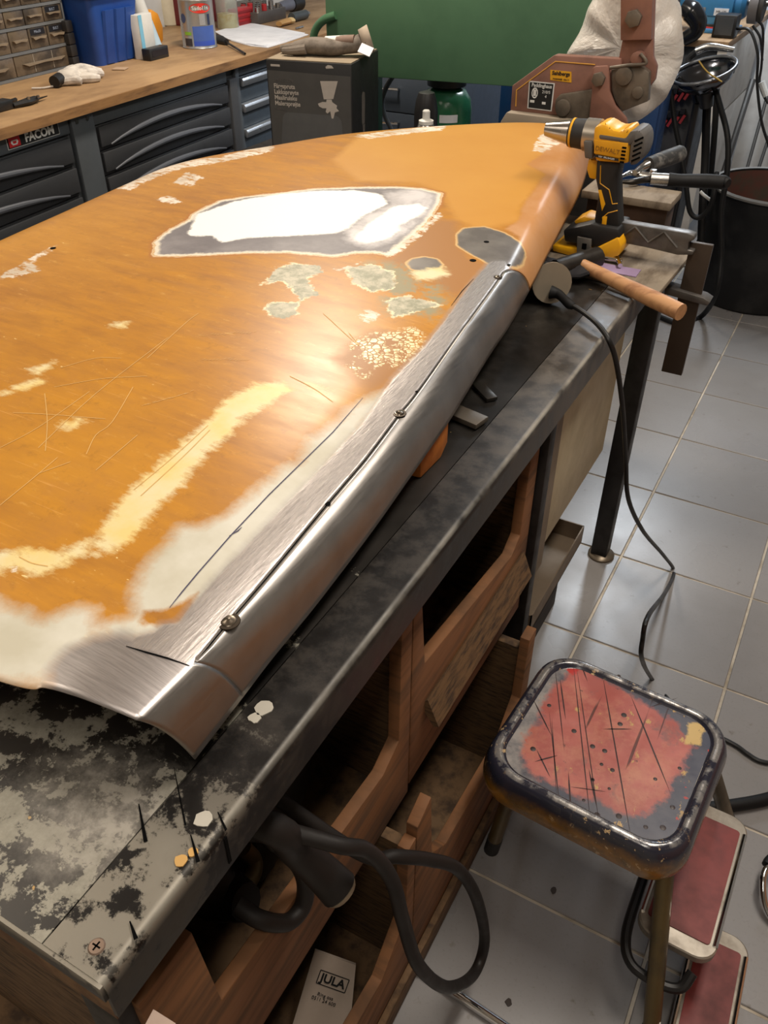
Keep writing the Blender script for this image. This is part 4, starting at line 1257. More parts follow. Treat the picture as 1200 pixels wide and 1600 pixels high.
part('grip', MB().tube([(-0.50, 0.29, 0.80), (-0.33,0.3438,0.7612), (-0.31,0.368,0.6957), (-0.29,0.3818,0.6473), (-0.268,0.384,0.6237)], [0.014, 0.016, 0.018, 0.020, 0.022], 18, 5), m_hvy, torch)
e0, e1 = Vector((-0.29,0.3818,0.6473)), Vector((-0.268,0.384,0.6237))
dr = (e1 - e0).normalized()
part('end_cap', MB().tube([e1 + dr * 0.0002, e1 + dr * 0.006], [0.0218, 0.018], 18, 0), M('pale_cap', C(150, 134, 112), 0.7), torch)
tag(part('power_tool_case', MB().obox((-0.52, 0.50, 0.53), 0.18, 0.20, 0.24, rz=R(12), bev=0.03), M('case_dark', C(52, 46, 42), 0.7)), 'dark rounded machine case deep in the nearest bin', 'machine')
vt = MB()
tg = thing('paper_packet', 'dusty white packet printed JULA in the lower bin', 'packet', (-0.37, 0.43, 0.02))
tf = frame((-0.3552,0.4778,0.0929), Vector((-0.3345,0.512,0.1188)) - Vector((-0.3986,0.4929,0.1374)), Vector((-0.3986,0.4929,0.1374)) - Vector((-0.3937,0.4209,0.0525)))
pk = MB()
pts4 = [(-0.3986,0.4929,0.1374), (-0.3345,0.512,0.1188), (-0.3091,0.4429,0.0242), (-0.3939,0.396,0.0242)]
nv = (Vector(pts4[1]) - Vector(pts4[0])).cross(Vector(pts4[3]) - Vector(pts4[0])).normalized()
if nv.x < 0:
    nv = -nv
q0 = [Vector(p) for p in pts4]
q1 = [p - nv * 0.006 for p in q0]
pk.loft([q0, q1])
part('packet_card', pk, M('dusty_paper', C(190, 172, 156), 0.85), tg)
o_ = tf.copy()
o_.translation = Vector((-0.3591,0.4806,0.0986)) + nv * 0.0012
text('lettering', 'JULA', 0.019, m_ink, tg, o_, bold=0.0006)
o2 = tf.copy()
o2.translation = Vector((-0.3626,0.4595,0.0768)) + nv * 0.0012
text('small_print', 'Ring oss\n0511 24 600', 0.008, m_ink, tg, o2)
bf = MB()
o3 = Vector((-0.3591,0.4806,0.0986)) + nv * 0.001
ux, uy = tf.col[0].to_3d(), tf.col[1].to_3d()
for s in (-1, 1):
    bf.quad(*[o3 + ux * a + uy * b for a, b in ((-0.024, s * 0.011 - 0.0008), (0.024, s * 0.011 - 0.0008), (0.024, s * 0.011 + 0.0008), (-0.024, s * 0.011 + 0.0008))])
    bf.quad(*[o3 + ux * a + uy * b for a, b in ((s * 0.024 - 0.0008, -0.011), (s * 0.024 + 0.0008, -0.011), (s * 0.024 + 0.0008, 0.011), (s * 0.024 - 0.0008, 0.011))])
part('logo_frame', bf, m_ink, tg)
tag(part('card_scrap', MB().prism([(-0.316,0.1687,0.737)[:2], (-0.2923,0.1694,0.737)[:2], (-0.2912,0.1482,0.737)[:2], (-0.3121,0.1447,0.737)[:2]], 'Z', 0.7355, 0.7385), M('pink_card', C(214, 188, 172), 0.8)), 'pale card corner at the bottom below the bench corner', 'card')
# ------------------------------------------------------------------ things at the far end of the bench
m_yel = M('drill_yellow', C(232, 168, 24), 0.4)
m_dgrey = M('drill_grey', C(92, 88, 84), 0.5)
m_dblk = M('drill_black', C(30, 29, 29), 0.55)
fb = thing('wooden_board', 'grey weathered board clamped on the far bench corner under the drill', 'board', (-0.40, 1.66, 0.8795))
part('board_body', MB().prism([(-0.56, 1.56), (-0.345, 1.525), (-0.262, 1.49), (-0.255, 1.70), (-0.26, 1.79), (-0.56, 1.79)], 'Z', 0.8797, 0.8915, 0.002), M('weathered_board', C(132, 120, 104), 0.8, col2=C(96, 84, 70), scale=9, stretch=(3, 1, 1)), fb)
part('splintered_edge', MB().prism([(-0.36, 1.524), (-0.262, 1.487), (-0.258, 1.497), (-0.345, 1.532)], 'Z', 0.8795, 0.8925), M('fresh_wood', C(190, 150, 100), 0.75), fb)

DY = 1.64


def dprism(pts, y0, y1, bev=0.003):
    return MB().prism([(p[0], p[2]) for p in pts], 'Y', y0, y1, bev)


drill = thing('cordless_drill', 'yellow and black cordless drill standing at the far bench end', 'drill', (-0.42, DY, 0.8915))
part('motor_housing', dprism([(-0.4535,1.64,1.131), (-0.4403,1.64,1.139), (-0.428,1.64,1.137), (-0.4199,1.64,1.1314), (-0.403,1.64,1.13), (-0.3947,1.64,1.1363), (-0.3851,1.64,1.1352), (-0.3819,1.64,1.1116), (-0.3789,1.64,1.0764), (-0.4416,1.64,1.073), (-0.452,1.64,1.1068)], DY - 0.033, DY + 0.033, 0.007), m_yel, drill)
part('top_grip', dprism([(-0.4422,1.64,1.1213), (-0.393,1.64,1.1202), (-0.3847,1.64,1.1331), (-0.3747,1.64,1.1353), (-0.3712,1.64,1.1172), (-0.3846,1.64,1.1069), (-0.4032,1.64,1.1114), (-0.4406,1.64,1.1115)], DY - 0.0345, DY + 0.0345, 0.004), m_dgrey, drill)
rc = part('rear_cap', dprism([(-0.3857,1.64,1.1319), (-0.3749,1.64,1.1363), (-0.3638,1.64,1.1332), (-0.3568,1.64,1.1211), (-0.3553,1.64,1.1016), (-0.36,1.64,1.0832), (-0.3711,1.64,1.0728), (-0.3803,1.64,1.0773)], DY - 0.034, DY + 0.034, 0.007), m_dgrey, drill)
for k in range(5):
    a, b = Vector((-0.3747,1.64,1.1168)), Vector((-0.361,1.64,1.1249))
    dz = -0.0085 * k
    part('vent_slot', MB().tube([a + Vector((0, -0.035, dz)), b + Vector((0, -0.033, dz))], 0.0017, 6, 0), m_hole, rc)
lb = part('label_plate', dprism([(-0.4452,1.64,1.0874), (-0.3841,1.64,1.0847), (-0.3856,1.64,1.1123), (-0.4478,1.64,1.1107)], DY - 0.0352, DY - 0.033, 0.0006), M('drill_label_yellow', C(222, 158, 20), 0.5), drill)
for k in range(5):
    p_ = Vector((-0.3912,1.64,1.1039)) + Vector((0, 0, -0.0062 * k))
    part('vent_hole', MB().box(p_.x - 0.004, p_.x + 0.004, DY - 0.0357, DY - 0.0352, p_.z - 0.0017, p_.z + 0.0017), m_hole, lb)
part('label_strip', dprism([(-0.4438,1.64,1.0864), (-0.3984,1.64,1.0841), (-0.3976,1.64,1.0797), (-0.4431,1.64,1.082)], DY - 0.0358, DY - 0.0352, 0), m_ink, lb)
fa = Vector((-0.3984,1.64,1.0841)) - Vector((-0.4438,1.64,1.0864))
text('lettering', 'DEWALT', 0.0115, M('label_print', C(150, 104, 20), 0.6), lb, frame(Vector((-0.421,1.64,1.0959)) + Vector((0, -0.0357 , 0)), fa, (0, 0, 1)))
text('lettering', 'XRP  BRUSHLESS', 0.0042, m_whiteink, lb, frame(Vector((-0.4206,1.64,1.083)) + Vector((0, -0.0362, 0)), fa, (0, 0, 1)))
# nose: gear case, torque ring, chuck along the drill axis
ax0, ax1 = Vector((-0.4488,1.64,1.1094)), Vector((-0.5426,1.64,1.1101))
axd = (ax1 - ax0).normalized()


def along(t0, t1, r):
    return MB().tube([ax0 + axd * t0, ax0 + axd * t1], r, 22, 0)


part('gear_case', along(0.0, 0.026, [0.030, 0.029]), M('gear_silver', C(180, 172, 160), 0.35, 0.9), drill)
part('side_pad', dprism([(-0.4691,1.64,1.106), (-0.4522,1.64,1.1079), (-0.4472,1.64,1.0769), (-0.462,1.64,1.0762)], DY - 0.034, DY + 0.03, 0.003), m_dgrey, drill)
part('torque_ring', along(0.026, 0.056, [0.027, 0.025]), m_dblk, drill)
part('ring_stripe', along(0.049, 0.053, 0.0262), m_yel, drill)
part('chuck', along(0.056, 0.105, [0.0225, 0.0215, 0.020, 0.012]), M('chuck_steel', C(176, 170, 164), 0.25, 1.0), drill)
hd = part('handle', dprism([(-0.443,1.64,1.074), (-0.3966,1.64,1.0741), (-0.3994,1.64,1.0486), (-0.3892,1.64,0.9981), (-0.3792,1.64,0.9557), (-0.4231,1.64,0.9436), (-0.4305,1.64,0.9649), (-0.4291,1.64,1.0114), (-0.4398,1.64,1.0384)], DY - 0.021, DY + 0.021, 0.006), m_dblk, drill)
part('grip_inlay', dprism([(-0.4306,1.64,1.0208), (-0.4245,1.64,1.0216), (-0.4128,1.64,0.997), (-0.4168,1.64,0.983)], DY - 0.0222, DY - 0.021, 0.0004), m_yel, hd)
part('grip_inlay', dprism([(-0.414,1.64,0.9736), (-0.4053,1.64,0.975), (-0.4043,1.64,0.9541), (-0.4131,1.64,0.9527)], DY - 0.0222, DY - 0.021, 0.0004), m_yel, hd)
for a, b in (((-0.4329,1.64,1.0649), (-0.4288,1.64,1.0329)), ((-0.4288,1.64,1.0329), (-0.4098,1.64,1.0237)), ((-0.4098,1.64,1.0237), (-0.3994,1.64,0.999)), ((-0.3994,1.64,0.999), (-0.3898,1.64,1.0016)), ((-0.3876,1.64,0.9887), (-0.4051,1.64,0.9812)), ((-0.4051,1.64,0.9812), (-0.4146,1.64,0.9699))):
    o_ = Vector((0, -0.0212, 0))
    part('grip_line', MB().tube([Vector(a) + o_, Vector(b) + o_], 0.0010, 6, 0), m_yel, hd)
part('trigger', dprism([(-0.4599,1.64,1.0707), (-0.4413,1.64,1.0708), (-0.4394,1.64,1.0361), (-0.4533,1.64,1.0366), (-0.4608,1.64,1.0521)], DY - 0.014, DY + 0.014, 0.003), m_yel, drill)
part('foot_plate', dprism([(-0.4855,1.64,0.9384), (-0.4309,1.64,0.9598), (-0.3772,1.64,0.9585), (-0.3717,1.64,0.942), (-0.4133,1.64,0.9147), (-0.4796,1.64,0.9162)], DY - 0.032, DY + 0.05, 0.004), m_dblk, drill)
bt = part('battery', dprism([(-0.5027,1.64,0.9071), (-0.4543,1.64,0.9076), (-0.4158,1.64,0.9143), (-0.3746,1.64,0.9441), (-0.3654,1.64,0.928), (-0.366,1.64,0.9101), (-0.3903,1.64,0.8942), (-0.4516,1.64,0.8897), (-0.501,1.64,0.8942)], DY - 0.036, DY + 0.055, 0.004), m_yel, drill)
part('battery_top', dprism([(-0.4761,1.64,0.9476), (-0.457,1.64,0.9607), (-0.4305,1.64,0.9574), (-0.4699,1.64,0.941)], DY + 0.0, DY + 0.05, 0.003), m_yel, bt)
part('belt_clip', dprism([(-0.4529,1.64,0.9336), (-0.4241,1.64,0.9333), (-0.4202,1.64,0.8927), (-0.4481,1.64,0.893)], DY - 0.041, DY - 0.0365, 0.001), M('clip_metal', C(130, 126, 120), 0.4, 0.6), drill)
part('clip_slot', dprism([(-0.4407,1.64,0.9228), (-0.4316,1.64,0.9231), (-0.4311,1.64,0.9116), (-0.4403,1.64,0.9113)], DY - 0.0415, DY - 0.041, 0), m_hole, drill)

stp = thing('wooden_block', 'dark wooden block with overhanging grey top board behind the drill', 'block', (-0.38, 1.85, 0.8795))
m_dkw = M('dark_brown_wood', C(72, 52, 40), 0.7, col2=C(50, 38, 30), scale=14)
part('block_body', MB().box(-0.50, -0.33, 1.805, 1.875, 0.8797, 0.950, 0.002), m_dkw, stp)
part('top_board', MB().box(-0.51, -0.322, 1.785, 1.88, 0.9502, 0.966, 0.002), M('weathered_board', C(132, 120, 104), 0.8), stp)


def pliers(root, jaw, piv, mid, end, r):
    up = Vector((0, 0, 0.0))
    J, P_, Q, E_ = [Vector(p) for p in (jaw, piv, mid, end)]
    return J, P_, Q, E_


pl = thing('sheet_metal_pliers', 'long nosed sheet metal pliers with black sleeved handles on wooden block', 'pliers', (-0.4019,1.913,0.978))
pz = 0.980
part('jaw', MB().tube([(-0.4533,1.8709,0.98), (-0.4433,1.9093,0.98), (-0.4174,1.9071,0.98), (-0.3955,1.9029,0.98)], [0.004, 0.007, 0.010, 0.009], 12, 5, squash=0.8), m_steel, pl)
part('jaw', MB().tube([(-0.4437,1.8497,0.976), (-0.4246,1.8603,0.976), (-0.4092,1.8847,0.976), (-0.3936,1.8987,0.976)], [0.005, 0.008, 0.009, 0.009], 12, 5, squash=0.8), M('jaw_dark', C(58, 54, 50), 0.35, 0.9), pl)
part('pivot', MB().lathe([(0, 0.016), (0.007, 0.015), (0.008, 0.010), (0.008, 0)], (-0.3958,1.9109,0.978), 14), m_steel, pl)
part('shank', MB().tube([(-0.393,1.8882,0.98), (-0.3573,1.8973,0.98)], [0.0125, 0.0125], 14, 0), m_steel, pl)
part('handle', MB().tube([(-0.3585,1.8967,0.98), (-0.3359,1.9039,0.98), (-0.2897,1.9241,0.98), (-0.2523,1.9344,0.98), (-0.2411,1.9302,0.98)], [0.0145, 0.013, 0.0145, 0.0145, 0.009], 14, 5), m_rubber, pl)
part('shank', MB().tube([(-0.4306,1.8957,0.985), (-0.4236,1.923,0.99), (-0.4128,1.9417,0.995)], [0.006, 0.008, 0.011], 12, 5), m_steel, pl)
part('handle', MB().tube([(-0.414,1.9354,0.995), (-0.3909,1.9916,0.997), (-0.3722,2.0411,0.999), (-0.3652,2.0527,1)], [0.015, 0.018, 0.018, 0.009], 14, 5), M('worn_sleeve', C(50, 50, 50), 0.6, col2=C(110, 108, 104), scale=30, lo=0.55, hi=0.66), pl)

cl = thing('bar_clamp', 'steel bar clamp hanging over the far bench corner', 'clamp', (-0.26, 1.65, 0.8915))
m_clamp = M('clamp_grey', C(112, 108, 104), 0.45, 0.7, C(84, 80, 76), 20)
arm = [(-0.4047,1.65,0.9611), (-0.3478,1.65,0.9604), (-0.2566,1.65,0.9607), (-0.2418,1.65,0.9583), (-0.2402,1.65,0.9513), (-0.2495,1.65,0.9448), (-0.2487,1.65,0.9302), (-0.2366,1.65,0.9299), (-0.2373,1.65,0.9223), (-0.2652,1.65,0.9173), (-0.3279,1.65,0.9213), (-0.3943,1.65,0.9225)]
part('clamp_arm', MB().prism([(p[0], p[2]) for p in arm], 'Y', 1.64, 1.665, 0.002), m_clamp, cl)
for a, b in (((-0.3748,1.65,0.936), (-0.3534,1.65,0.957)), ((-0.3534,1.65,0.957), (-0.3237,1.65,0.9321)), ((-0.3237,1.65,0.9321), (-0.2978,1.65,0.9563)), ((-0.2978,1.65,0.9563), (-0.2683,1.65,0.9317))):
    part('arm_rib', MB().tube([Vector(a) + Vector((0, -0.011, 0)), Vector(b) + Vector((0, -0.011, 0))], 0.0024, 6, 0), m_clamp, cl)
part('bar', MB().box(-0.249, -0.207, 1.657, 1.668, 0.665, 0.94, 0.001), M('clamp_bar_brown', C(74, 62, 52), 0.5, 0.5), cl)
part('lower_jaw', MB().prism([(-0.275, 0.835), (-0.19, 0.828), (-0.186, 0.836), (-0.20, 0.842), (-0.275, 0.85)], 'Y', 1.645, 1.68, 0.001), m_clamp, cl)

ham = thing('hammer', 'hammer with tan wooden handle sticking out over the bench edge', 'hammer', (-0.3108,1.4946,0.895))
h0, h1 = Vector((-0.204,1.4274,0.897)), Vector((-0.4241,1.5385,0.905))
part('handle', MB().tube([h0, h0.lerp(h1, 0.25), h0.lerp(h1, 0.7), h1], [0.0150, 0.0155, 0.0125, 0.012], 14, 5), M('ash_handle', C(190, 142, 98), 0.55, col2=C(150, 104, 70), scale=16, stretch=(1, 4, 1)), ham)
hx = (h1 - h0).normalized()
part('head', MB().tube([h1 + Vector((-0.03, -0.05, 0.0)), h1 + Vector((0.02, 0.05, 0.0))], [0.018, 0.015, 0.02], 12, 4), m_darksteel, ham)

rag = MB()
rag.ball((-0.475, 1.515, 0.898), 0.085, 0.034, 0.016, None, 20)
for v in rag.bm.verts:
    q = math.sin(v.co.x * 70) * math.cos(v.co.y * 90) * 0.006
    v.co.z = max(0.8925, v.co.z + q)
tag(part('black_rag', rag, M('black_cloth', C(24, 22, 26), 0.9)), 'crumpled black rag in front of the drill battery', 'rag')
tag(part('purple_paper', MB().prism([(-0.4278,1.5971,0.895)[:2], (-0.3703,1.5942,0.895)[:2], (-0.3184,1.5966,0.895)[:2], (-0.3174,1.5571,0.895)[:2], (-0.3652,1.556,0.895)[:2], (-0.4084,1.577,0.895)[:2]], 'Z', 0.8917, 0.8935), M('purple_abrasive', C(150, 128, 160), 0.85)), 'purple sheet of abrasive paper on the board before the drill', 'paper')
tag(part('drill_bit', MB().tube([(-0.4403,1.6016,0.899), (-0.3812,1.6069,0.899), (-0.3597,1.6072,0.899)], [0.0055, 0.0055, 0.0045], 12, 0).tube([(-0.3716,1.6169,0.9), (-0.3557,1.5799,0.9)], 0.0045, 10, 0), m_chrome), 'shiny steel rod with cross piece beside the purple paper', 'rod')

gr = thing('angle_grinder', 'black angle grinder under the panel edge with cord over the bench', 'grinder', (-0.4661,1.4514,0.8795))
gd = Vector((-0.4283,1.3926,0.918))
ax_ = Vector((0.55, -0.75, 0.2)).normalized()
u_ = ax_.cross(Vector((0, 0, 1))).normalized()
part('body', MB().tube([gd - ax_ * 0.15 + Vector((0, 0, -0.004)), gd - ax_ * 0.08, gd - ax_ * 0.01], [0.026, 0.028, 0.026], 16, 4), m_dblk, gr)
part('end_ring', MB().tube([gd - ax_ * 0.004, gd + ax_ * 0.003], 0.036, 24, 0), M('guard_disc', C(150, 138, 120), 0.5, 0.4), gr)
r0 = Vector((-0.4187,1.3828,0.908))
part('strain_relief', MB().tube([gd + Vector((0.004, -0.012, -0.012)), Vector((-0.409,1.3801,0.905)), Vector((-0.3852,1.3648,0.899)), Vector((-0.3741,1.3607,0.897))], [0.012, 0.009, 0.0075, 0.0085, 0.006], 12, 4), m_rubber, gr)
part('cord', MB().tube([(-0.3852,1.3648,0.899), (-0.3542,1.3498,0.896), (-0.315,1.3169,0.8932), (-0.286,1.2955,0.8774), (-0.272,1.3186,0.8265), (-0.255,1.3565,0.7255), (-0.24,1.413,0.585), (-0.222,1.4307,0.4861), (-0.19,1.5184,0.3528), (-0.155,1.7367,0.1335), (-0.13,1.8638,-0.0087), (-0.115,1.5722,0.1609), (-0.105,1.1928,0.4167), (-0.1,1.1516,0.3931), (-0.094,1.1735,0.3243), (-0.0837,1.4426,0.006), (-0.0235,1.3897,0.006)], 0.0046, 10, 8), m_cable, gr)
tag(part('flat_bar', MB().obox(Vector((-0.3986,0.9505,0.886)), 0.07, 0.03, 0.008, rz=R(-12), bev=0.001), M('grey_bar', C(96, 88, 78), 0.5, 0.4)), 'short grey flat bar on the bench right of the orange block', 'bar')
tag(part('dark_offcut', MB().obox(Vector((-0.3984,1.0304,0.884)), 0.05, 0.018, 0.006, rz=R(-40), bev=0.001), m_darksteel), 'small dark metal offcut farther along the bench under the panel edge', 'offcut')

# ------------------------------------------------------------------ back right corner of the workshop
bkt = thing('black_bucket', 'big black rubber bucket with dirty reddish inside on the floor', 'bucket', (-0.285, 3.90, 0))
part('shell', MB().lathe([(0, 0.012), (0.225, 0.012), (0.236, 0.0), (0.246, 0.01), (0.262, 0.45), (0.268, 0.455), (0.268, 0.468), (0.262, 0.472), (0.254, 0.468), (0.240, 0.20)], (-0.285, 3.90, 0), 48), M('bucket_rubber', C(26, 26, 27), 0.62, col2=C(44, 44, 44), scale=7, spec=0.3), bkt)
part('dirty_lining', MB().lathe([(0.2535, 0.462), (0.2395, 0.20), (0.228, 0.03), (0, 0.028)], (-0.285, 3.90, 0), 48), M('bucket_dirt', C(104, 66, 56), 0.8, col2=C(84, 78, 66), scale=14), bkt)
part('worn_rim', MB().lathe([(0.2685, 0.458), (0.270, 0.466), (0.264, 0.4735), (0.2545, 0.470)], (-0.285, 3.90, 0), 48), M('bucket_rim_grey', C(128, 126, 122), 0.6), bkt)

gb = thing('grinder_bench', 'far workbench with wooden top and white side panels behind the bucket', 'workbench', (-1.0, 5.0, 0))
part('bench_top', MB().box(-1.6, -0.70, 4.47, 5.7, 0.862, 0.892, 0.003), M('bench_top_wood', C(160, 128, 92), 0.6, col2=C(134, 104, 72), scale=6, stretch=(5, 1, 1)), gb)
m_wpan = M('white_board', C(208, 204, 198), 0.6, col2=C(186, 180, 174), scale=5)
part('side_panel', MB().box(-0.722, -0.703, 4.52, 5.6, 0.55, 0.861, 0.002), m_wpan, gb)
part('side_panel', MB().box(-0.722, -0.703, 4.52, 5.6, 0.06, 0.543, 0.002), m_wpan, gb)
part('corner_post', MB().box(-0.745, -0.702, 4.49, 4.519, 0.0, 0.861, 0.002), m_wpan, gb)
part('front_panel', MB().box(-1.6, -0.746, 4.52, 4.54, 0.02, 0.861, 0.002), M('dark_blue_grey', C(52, 58, 66), 0.5), gb)
part('bolt', MB().tube([(-0.703, 4.72, 0.74), (-0.69, 4.72, 0.74)], 0.006, 10, 0).tube([(-0.69, 4.72, 0.74), (-0.685, 4.72, 0.74)], 0.011, 10, 0), m_darksteel, gb)
part('rear_post', MB().box(-1.6, -1.56, 5.6, 5.64, 0.0, 0.861), m_wpan, gb)
m_gblue = M('grinder_blue', C(84, 150, 196), 0.4)
m_gblue2 = M('grinder_blue_top', C(64, 132, 184), 0.4)
bg = thing('bench_grinder', 'light blue bench grinder on the far wooden bench', 'bench grinder', (-0.85, 4.78, 0.892))
gy = 4.78
bq0, bq1 = (-0.8878,4.7,0.871)[0], (-0.7192,4.7,0.8823)[0]
part('base', MB().box(bq0, bq1, gy - 0.10, gy + 0.1, 0.8925, 0.912, 0.004), m_gblue2, bg)
part('pedestal', MB().prism([(bq0 + 0.02, 0.9125), (bq1 - 0.025, 0.9125), (-0.7571,4.7,0.9891)[::2], (-0.9107,4.7,0.9858)[::2]], 'Y', gy - 0.08, gy + 0.08, 0.006), m_gblue, bg)
gz_ = Vector((-0.8515,4.75,1.0153))
part('motor', MB().tube([(gz_.x - 0.15, gy, gz_.z), (gz_.x - 0.13, gy, gz_.z), (gz_.x + 0.13, gy, gz_.z), (gz_.x + 0.15, gy, gz_.z)], [0.06, 0.075, 0.075, 0.06], 28, 0), m_gblue2, bg)
part('front_plate', MB().box(gz_.x - 0.09, gz_.x + 0.10, gy - 0.09, gy - 0.06, gz_.z - 0.055, gz_.z + 0.06, 0.006), m_gblue2, bg)
for s in (-1, 1):
    part('wheel_guard', MB().tube([(gz_.x + s * 0.165, gy, gz_.z), (gz_.x + s * 0.205, gy, gz_.z)], 0.085, 28, 0), M('guard_grey', C(124, 120, 120), 0.5), bg)
    part('grinding_wheel', MB().tube([(gz_.x + s * 0.206, gy, gz_.z), (gz_.x + s * 0.226, gy, gz_.z)], 0.075, 28, 0), M('wheel_dark', C(74, 70, 66), 0.9), bg)
    part('spindle', MB().tube([(gz_.x + s * 0.15, gy, gz_.z), (gz_.x + s * 0.24, gy, gz_.z)], 0.012, 12, 0), m_steel, bg)
part('label', MB().box(gz_.x - 0.075, gz_.x - 0.02, gy - 0.092, gy - 0.09, gz_.z - 0.045, gz_.z - 0.02), M('label_grey', C(120, 124, 128), 0.6), bg)
lw = part('label', MB().box(gz_.x + 0.02, gz_.x + 0.085, gy - 0.092, gy - 0.09, gz_.z - 0.05, gz_.z - 0.02), m_paper, bg)
text('lettering', 'MB-175', 0.015, m_ink, lw, frame((gz_.x + 0.052, gy - 0.0925, gz_.z - 0.035), (1, 0, 0), (0, 0, 1)))
ps = Vector((-0.8334,4.7,0.9065))
sp_ = part('switch_plate', MB().box(ps.x - 0.045, ps.x + 0.05, gy - 0.088, gy - 0.0805, ps.z - 0.018, ps.z + 0.022, 0.002), m_darksteel, bg)
part('red_switch', MB().box(ps.x - 0.022, ps.x + 0.022, gy - 0.095, gy - 0.0885, ps.z - 0.009, ps.z + 0.012, 0.002), M('switch_red', C(190, 40, 34), 0.4), sp_)
adp = thing('power_adapter', 'black power adapter box at the end of the grinder bench', 'adapter', (-0.715, 4.60, 0.892))
part('adapter_body', MB().box(-0.80, -0.70, 4.56, 4.66, 0.8925, 0.985, 0.006), m_black, adp)
part('adapter_face', MB().box(-0.79, -0.712, 4.557, 4.56, 0.905, 0.975), M('adapter_sticker', C(70, 72, 74), 0.4), adp)
part('cord', MB().tube([(-0.699, 4.60, 0.93), (-0.6382,4.58,0.9277), (-0.5787,4.56,0.8397), (-0.5512,4.56,0.7238), (-0.4897,4.56,0.5657), (-0.4203,4.56,0.4459), (-0.3362,4.56,0.2649)], 0.0065, 10, 6), m_cable, adp)
wc = thing('wall_cable', 'pair of thin dark cables hanging behind the grinder bench end', 'cable', (-0.62, 4.9, 0))
part('strand', MB().tube([(-0.6719,4.9,0.9368), (-0.6268,4.9,0.8994), (-0.5935,4.9,0.7509), (-0.5804,4.9,0.6669), (-0.5351,4.9,0.5988), (-0.4822,4.9,0.5601)], 0.006, 8, 6), m_cable, wc)
part('strand', MB().tube([(-0.6835,4.95,0.9037), (-0.6343,4.95,0.8522), (-0.6002,4.95,0.7573)], 0.006, 8, 6), m_cable, wc)
part('white_plug', MB().tube([(-0.5707,4.88,0.6767), (-0.5308,4.88,0.6172)], 0.016, 10, 0), m_white, wc)
brd = thing('leaning_board', 'tall white board standing behind the grinder bench side', 'board', (-0.6, 5.45, 0))
part('board_sheet', MB().obox((-0.585, 5.45, 0.45), 0.20, 0.02, 0.90, rx=R(-6), bev=0.002), m_wpan, brd)
brd2 = thing('leaning_board', 'narrow grey white board nearest to the pale blue wall', 'board', (-0.42, 5.62, 0))
part('board_sheet', MB().obox((-0.42, 5.62, 0.52), 0.14, 0.02, 1.04, rx=R(-5), bev=0.002), M('grey_board', C(176, 178, 182), 0.6), brd2)
for q, (a, b, lab) in enumerate((((-0.66, 5.25, 0.62), (-0.66, 4.85, 0.0), 'thick grey steel rod leaning beside the white boards'), ((-0.58, 5.40, 0.72), (-0.56, 5.05, 0.0), 'thin grey steel rod leaning between the white boards'), ((-0.50, 5.50, 0.80), (-0.52, 5.15, 0.0), 'thin grey rod leaning nearest to the bucket'))):
    tag(part('steel_rod', MB().tube([a, b], (0.016, 0.009, 0.009)[q], 10, 0), M('rod_grey', C(92, 90, 88), 0.5, 0.5)), lab, 'rod')

rk = thing('tool_cart', 'dark tool cart with two rows of red handled tools', 'tool cart', (-0.72, 3.75, 0))
part('cart_body', MB().box(-0.82, -0.64, 3.64, 3.90, 0.0, 0.875, 0.004), M('cart_dark', C(48, 49, 52), 0.5), rk)
for r_ in range(2):
    for k in range(4):
        x = -0.745 + 0.022 * k
        z = 0.795 - 0.085 * r_
        part('red_clip', MB().obox((x, 3.632, z + 0.008 * k), 0.010, 0.012, 0.034, ry=R(25)), M('clip_red', C(150, 44, 48), 0.5), rk)
        part('black_clip', MB().obox((x - 0.004, 3.632, z + 0.027 + 0.008 * k), 0.018, 0.014, 0.018), m_black, rk)

LC = (-0.6131,3.5,0.9293)
lmp = thing('reflector_lamp', 'chrome bowl reflector lamp on a black stand behind the pliers', 'lamp', (LC[0], 3.55, 0.0))
rot = Matrix.Translation(LC) @ Matrix.Rotation(R(-14), 4, 'Y') @ Matrix.Rotation(R(14), 4, 'X')
part('bowl', MB().lathe([(0.108, 0.0), (0.094, -0.035), (0.06, -0.062), (0.02, -0.073), (0, -0.074)], (0, 0, 0), 32, rot), M('dark_mirror', C(104, 106, 112), 0.14, 1.0, rvar=0.05), lmp, solid=0.0015)
part('rim', MB().tube([rot @ Vector((0.11 * math.cos(a), 0.11 * math.sin(a), 0)) for a in [k * math.pi / 12 for k in range(25)]], 0.0062, 10, 2, closed=True), M('rim_grey', C(110, 112, 116), 0.3, 0.6), lmp)
part('arm', MB().tube([(-0.6722,3.6,0.9731), (-0.6257,3.6,0.991), (-0.541,3.6,0.9869)], [0.014, 0.013, 0.009], 12, 5), m_steel, lmp)
part('socket', MB().tube([rot @ Vector((0, 0, -0.075)), rot @ Vector((0, 0, -0.13))], [0.03, 0.024], 14, 0), m_black, lmp)
part('pole', MB().tube([(LC[0] - 0.01, 3.56, 0.0), (LC[0] - 0.01, 3.55, LC[2] - 0.12)], 0.013, 10, 0), m_black, lmp)
part('stem', MB().tube([(LC[0] - 0.01, 3.55, LC[2] - 0.12), (-0.6929,3.6,0.9293), (-0.6722,3.6,0.9731)], 0.012, 10, 4), m_black, lmp)
part('wire', MB().tube([(-0.6196,3.4,0.9737), (-0.5822,3.39,0.9441), (-0.5241,3.38,0.9185)], 0.003, 8, 4), M('brass_wire', C(170, 140, 70), 0.4, 0.6), lmp)
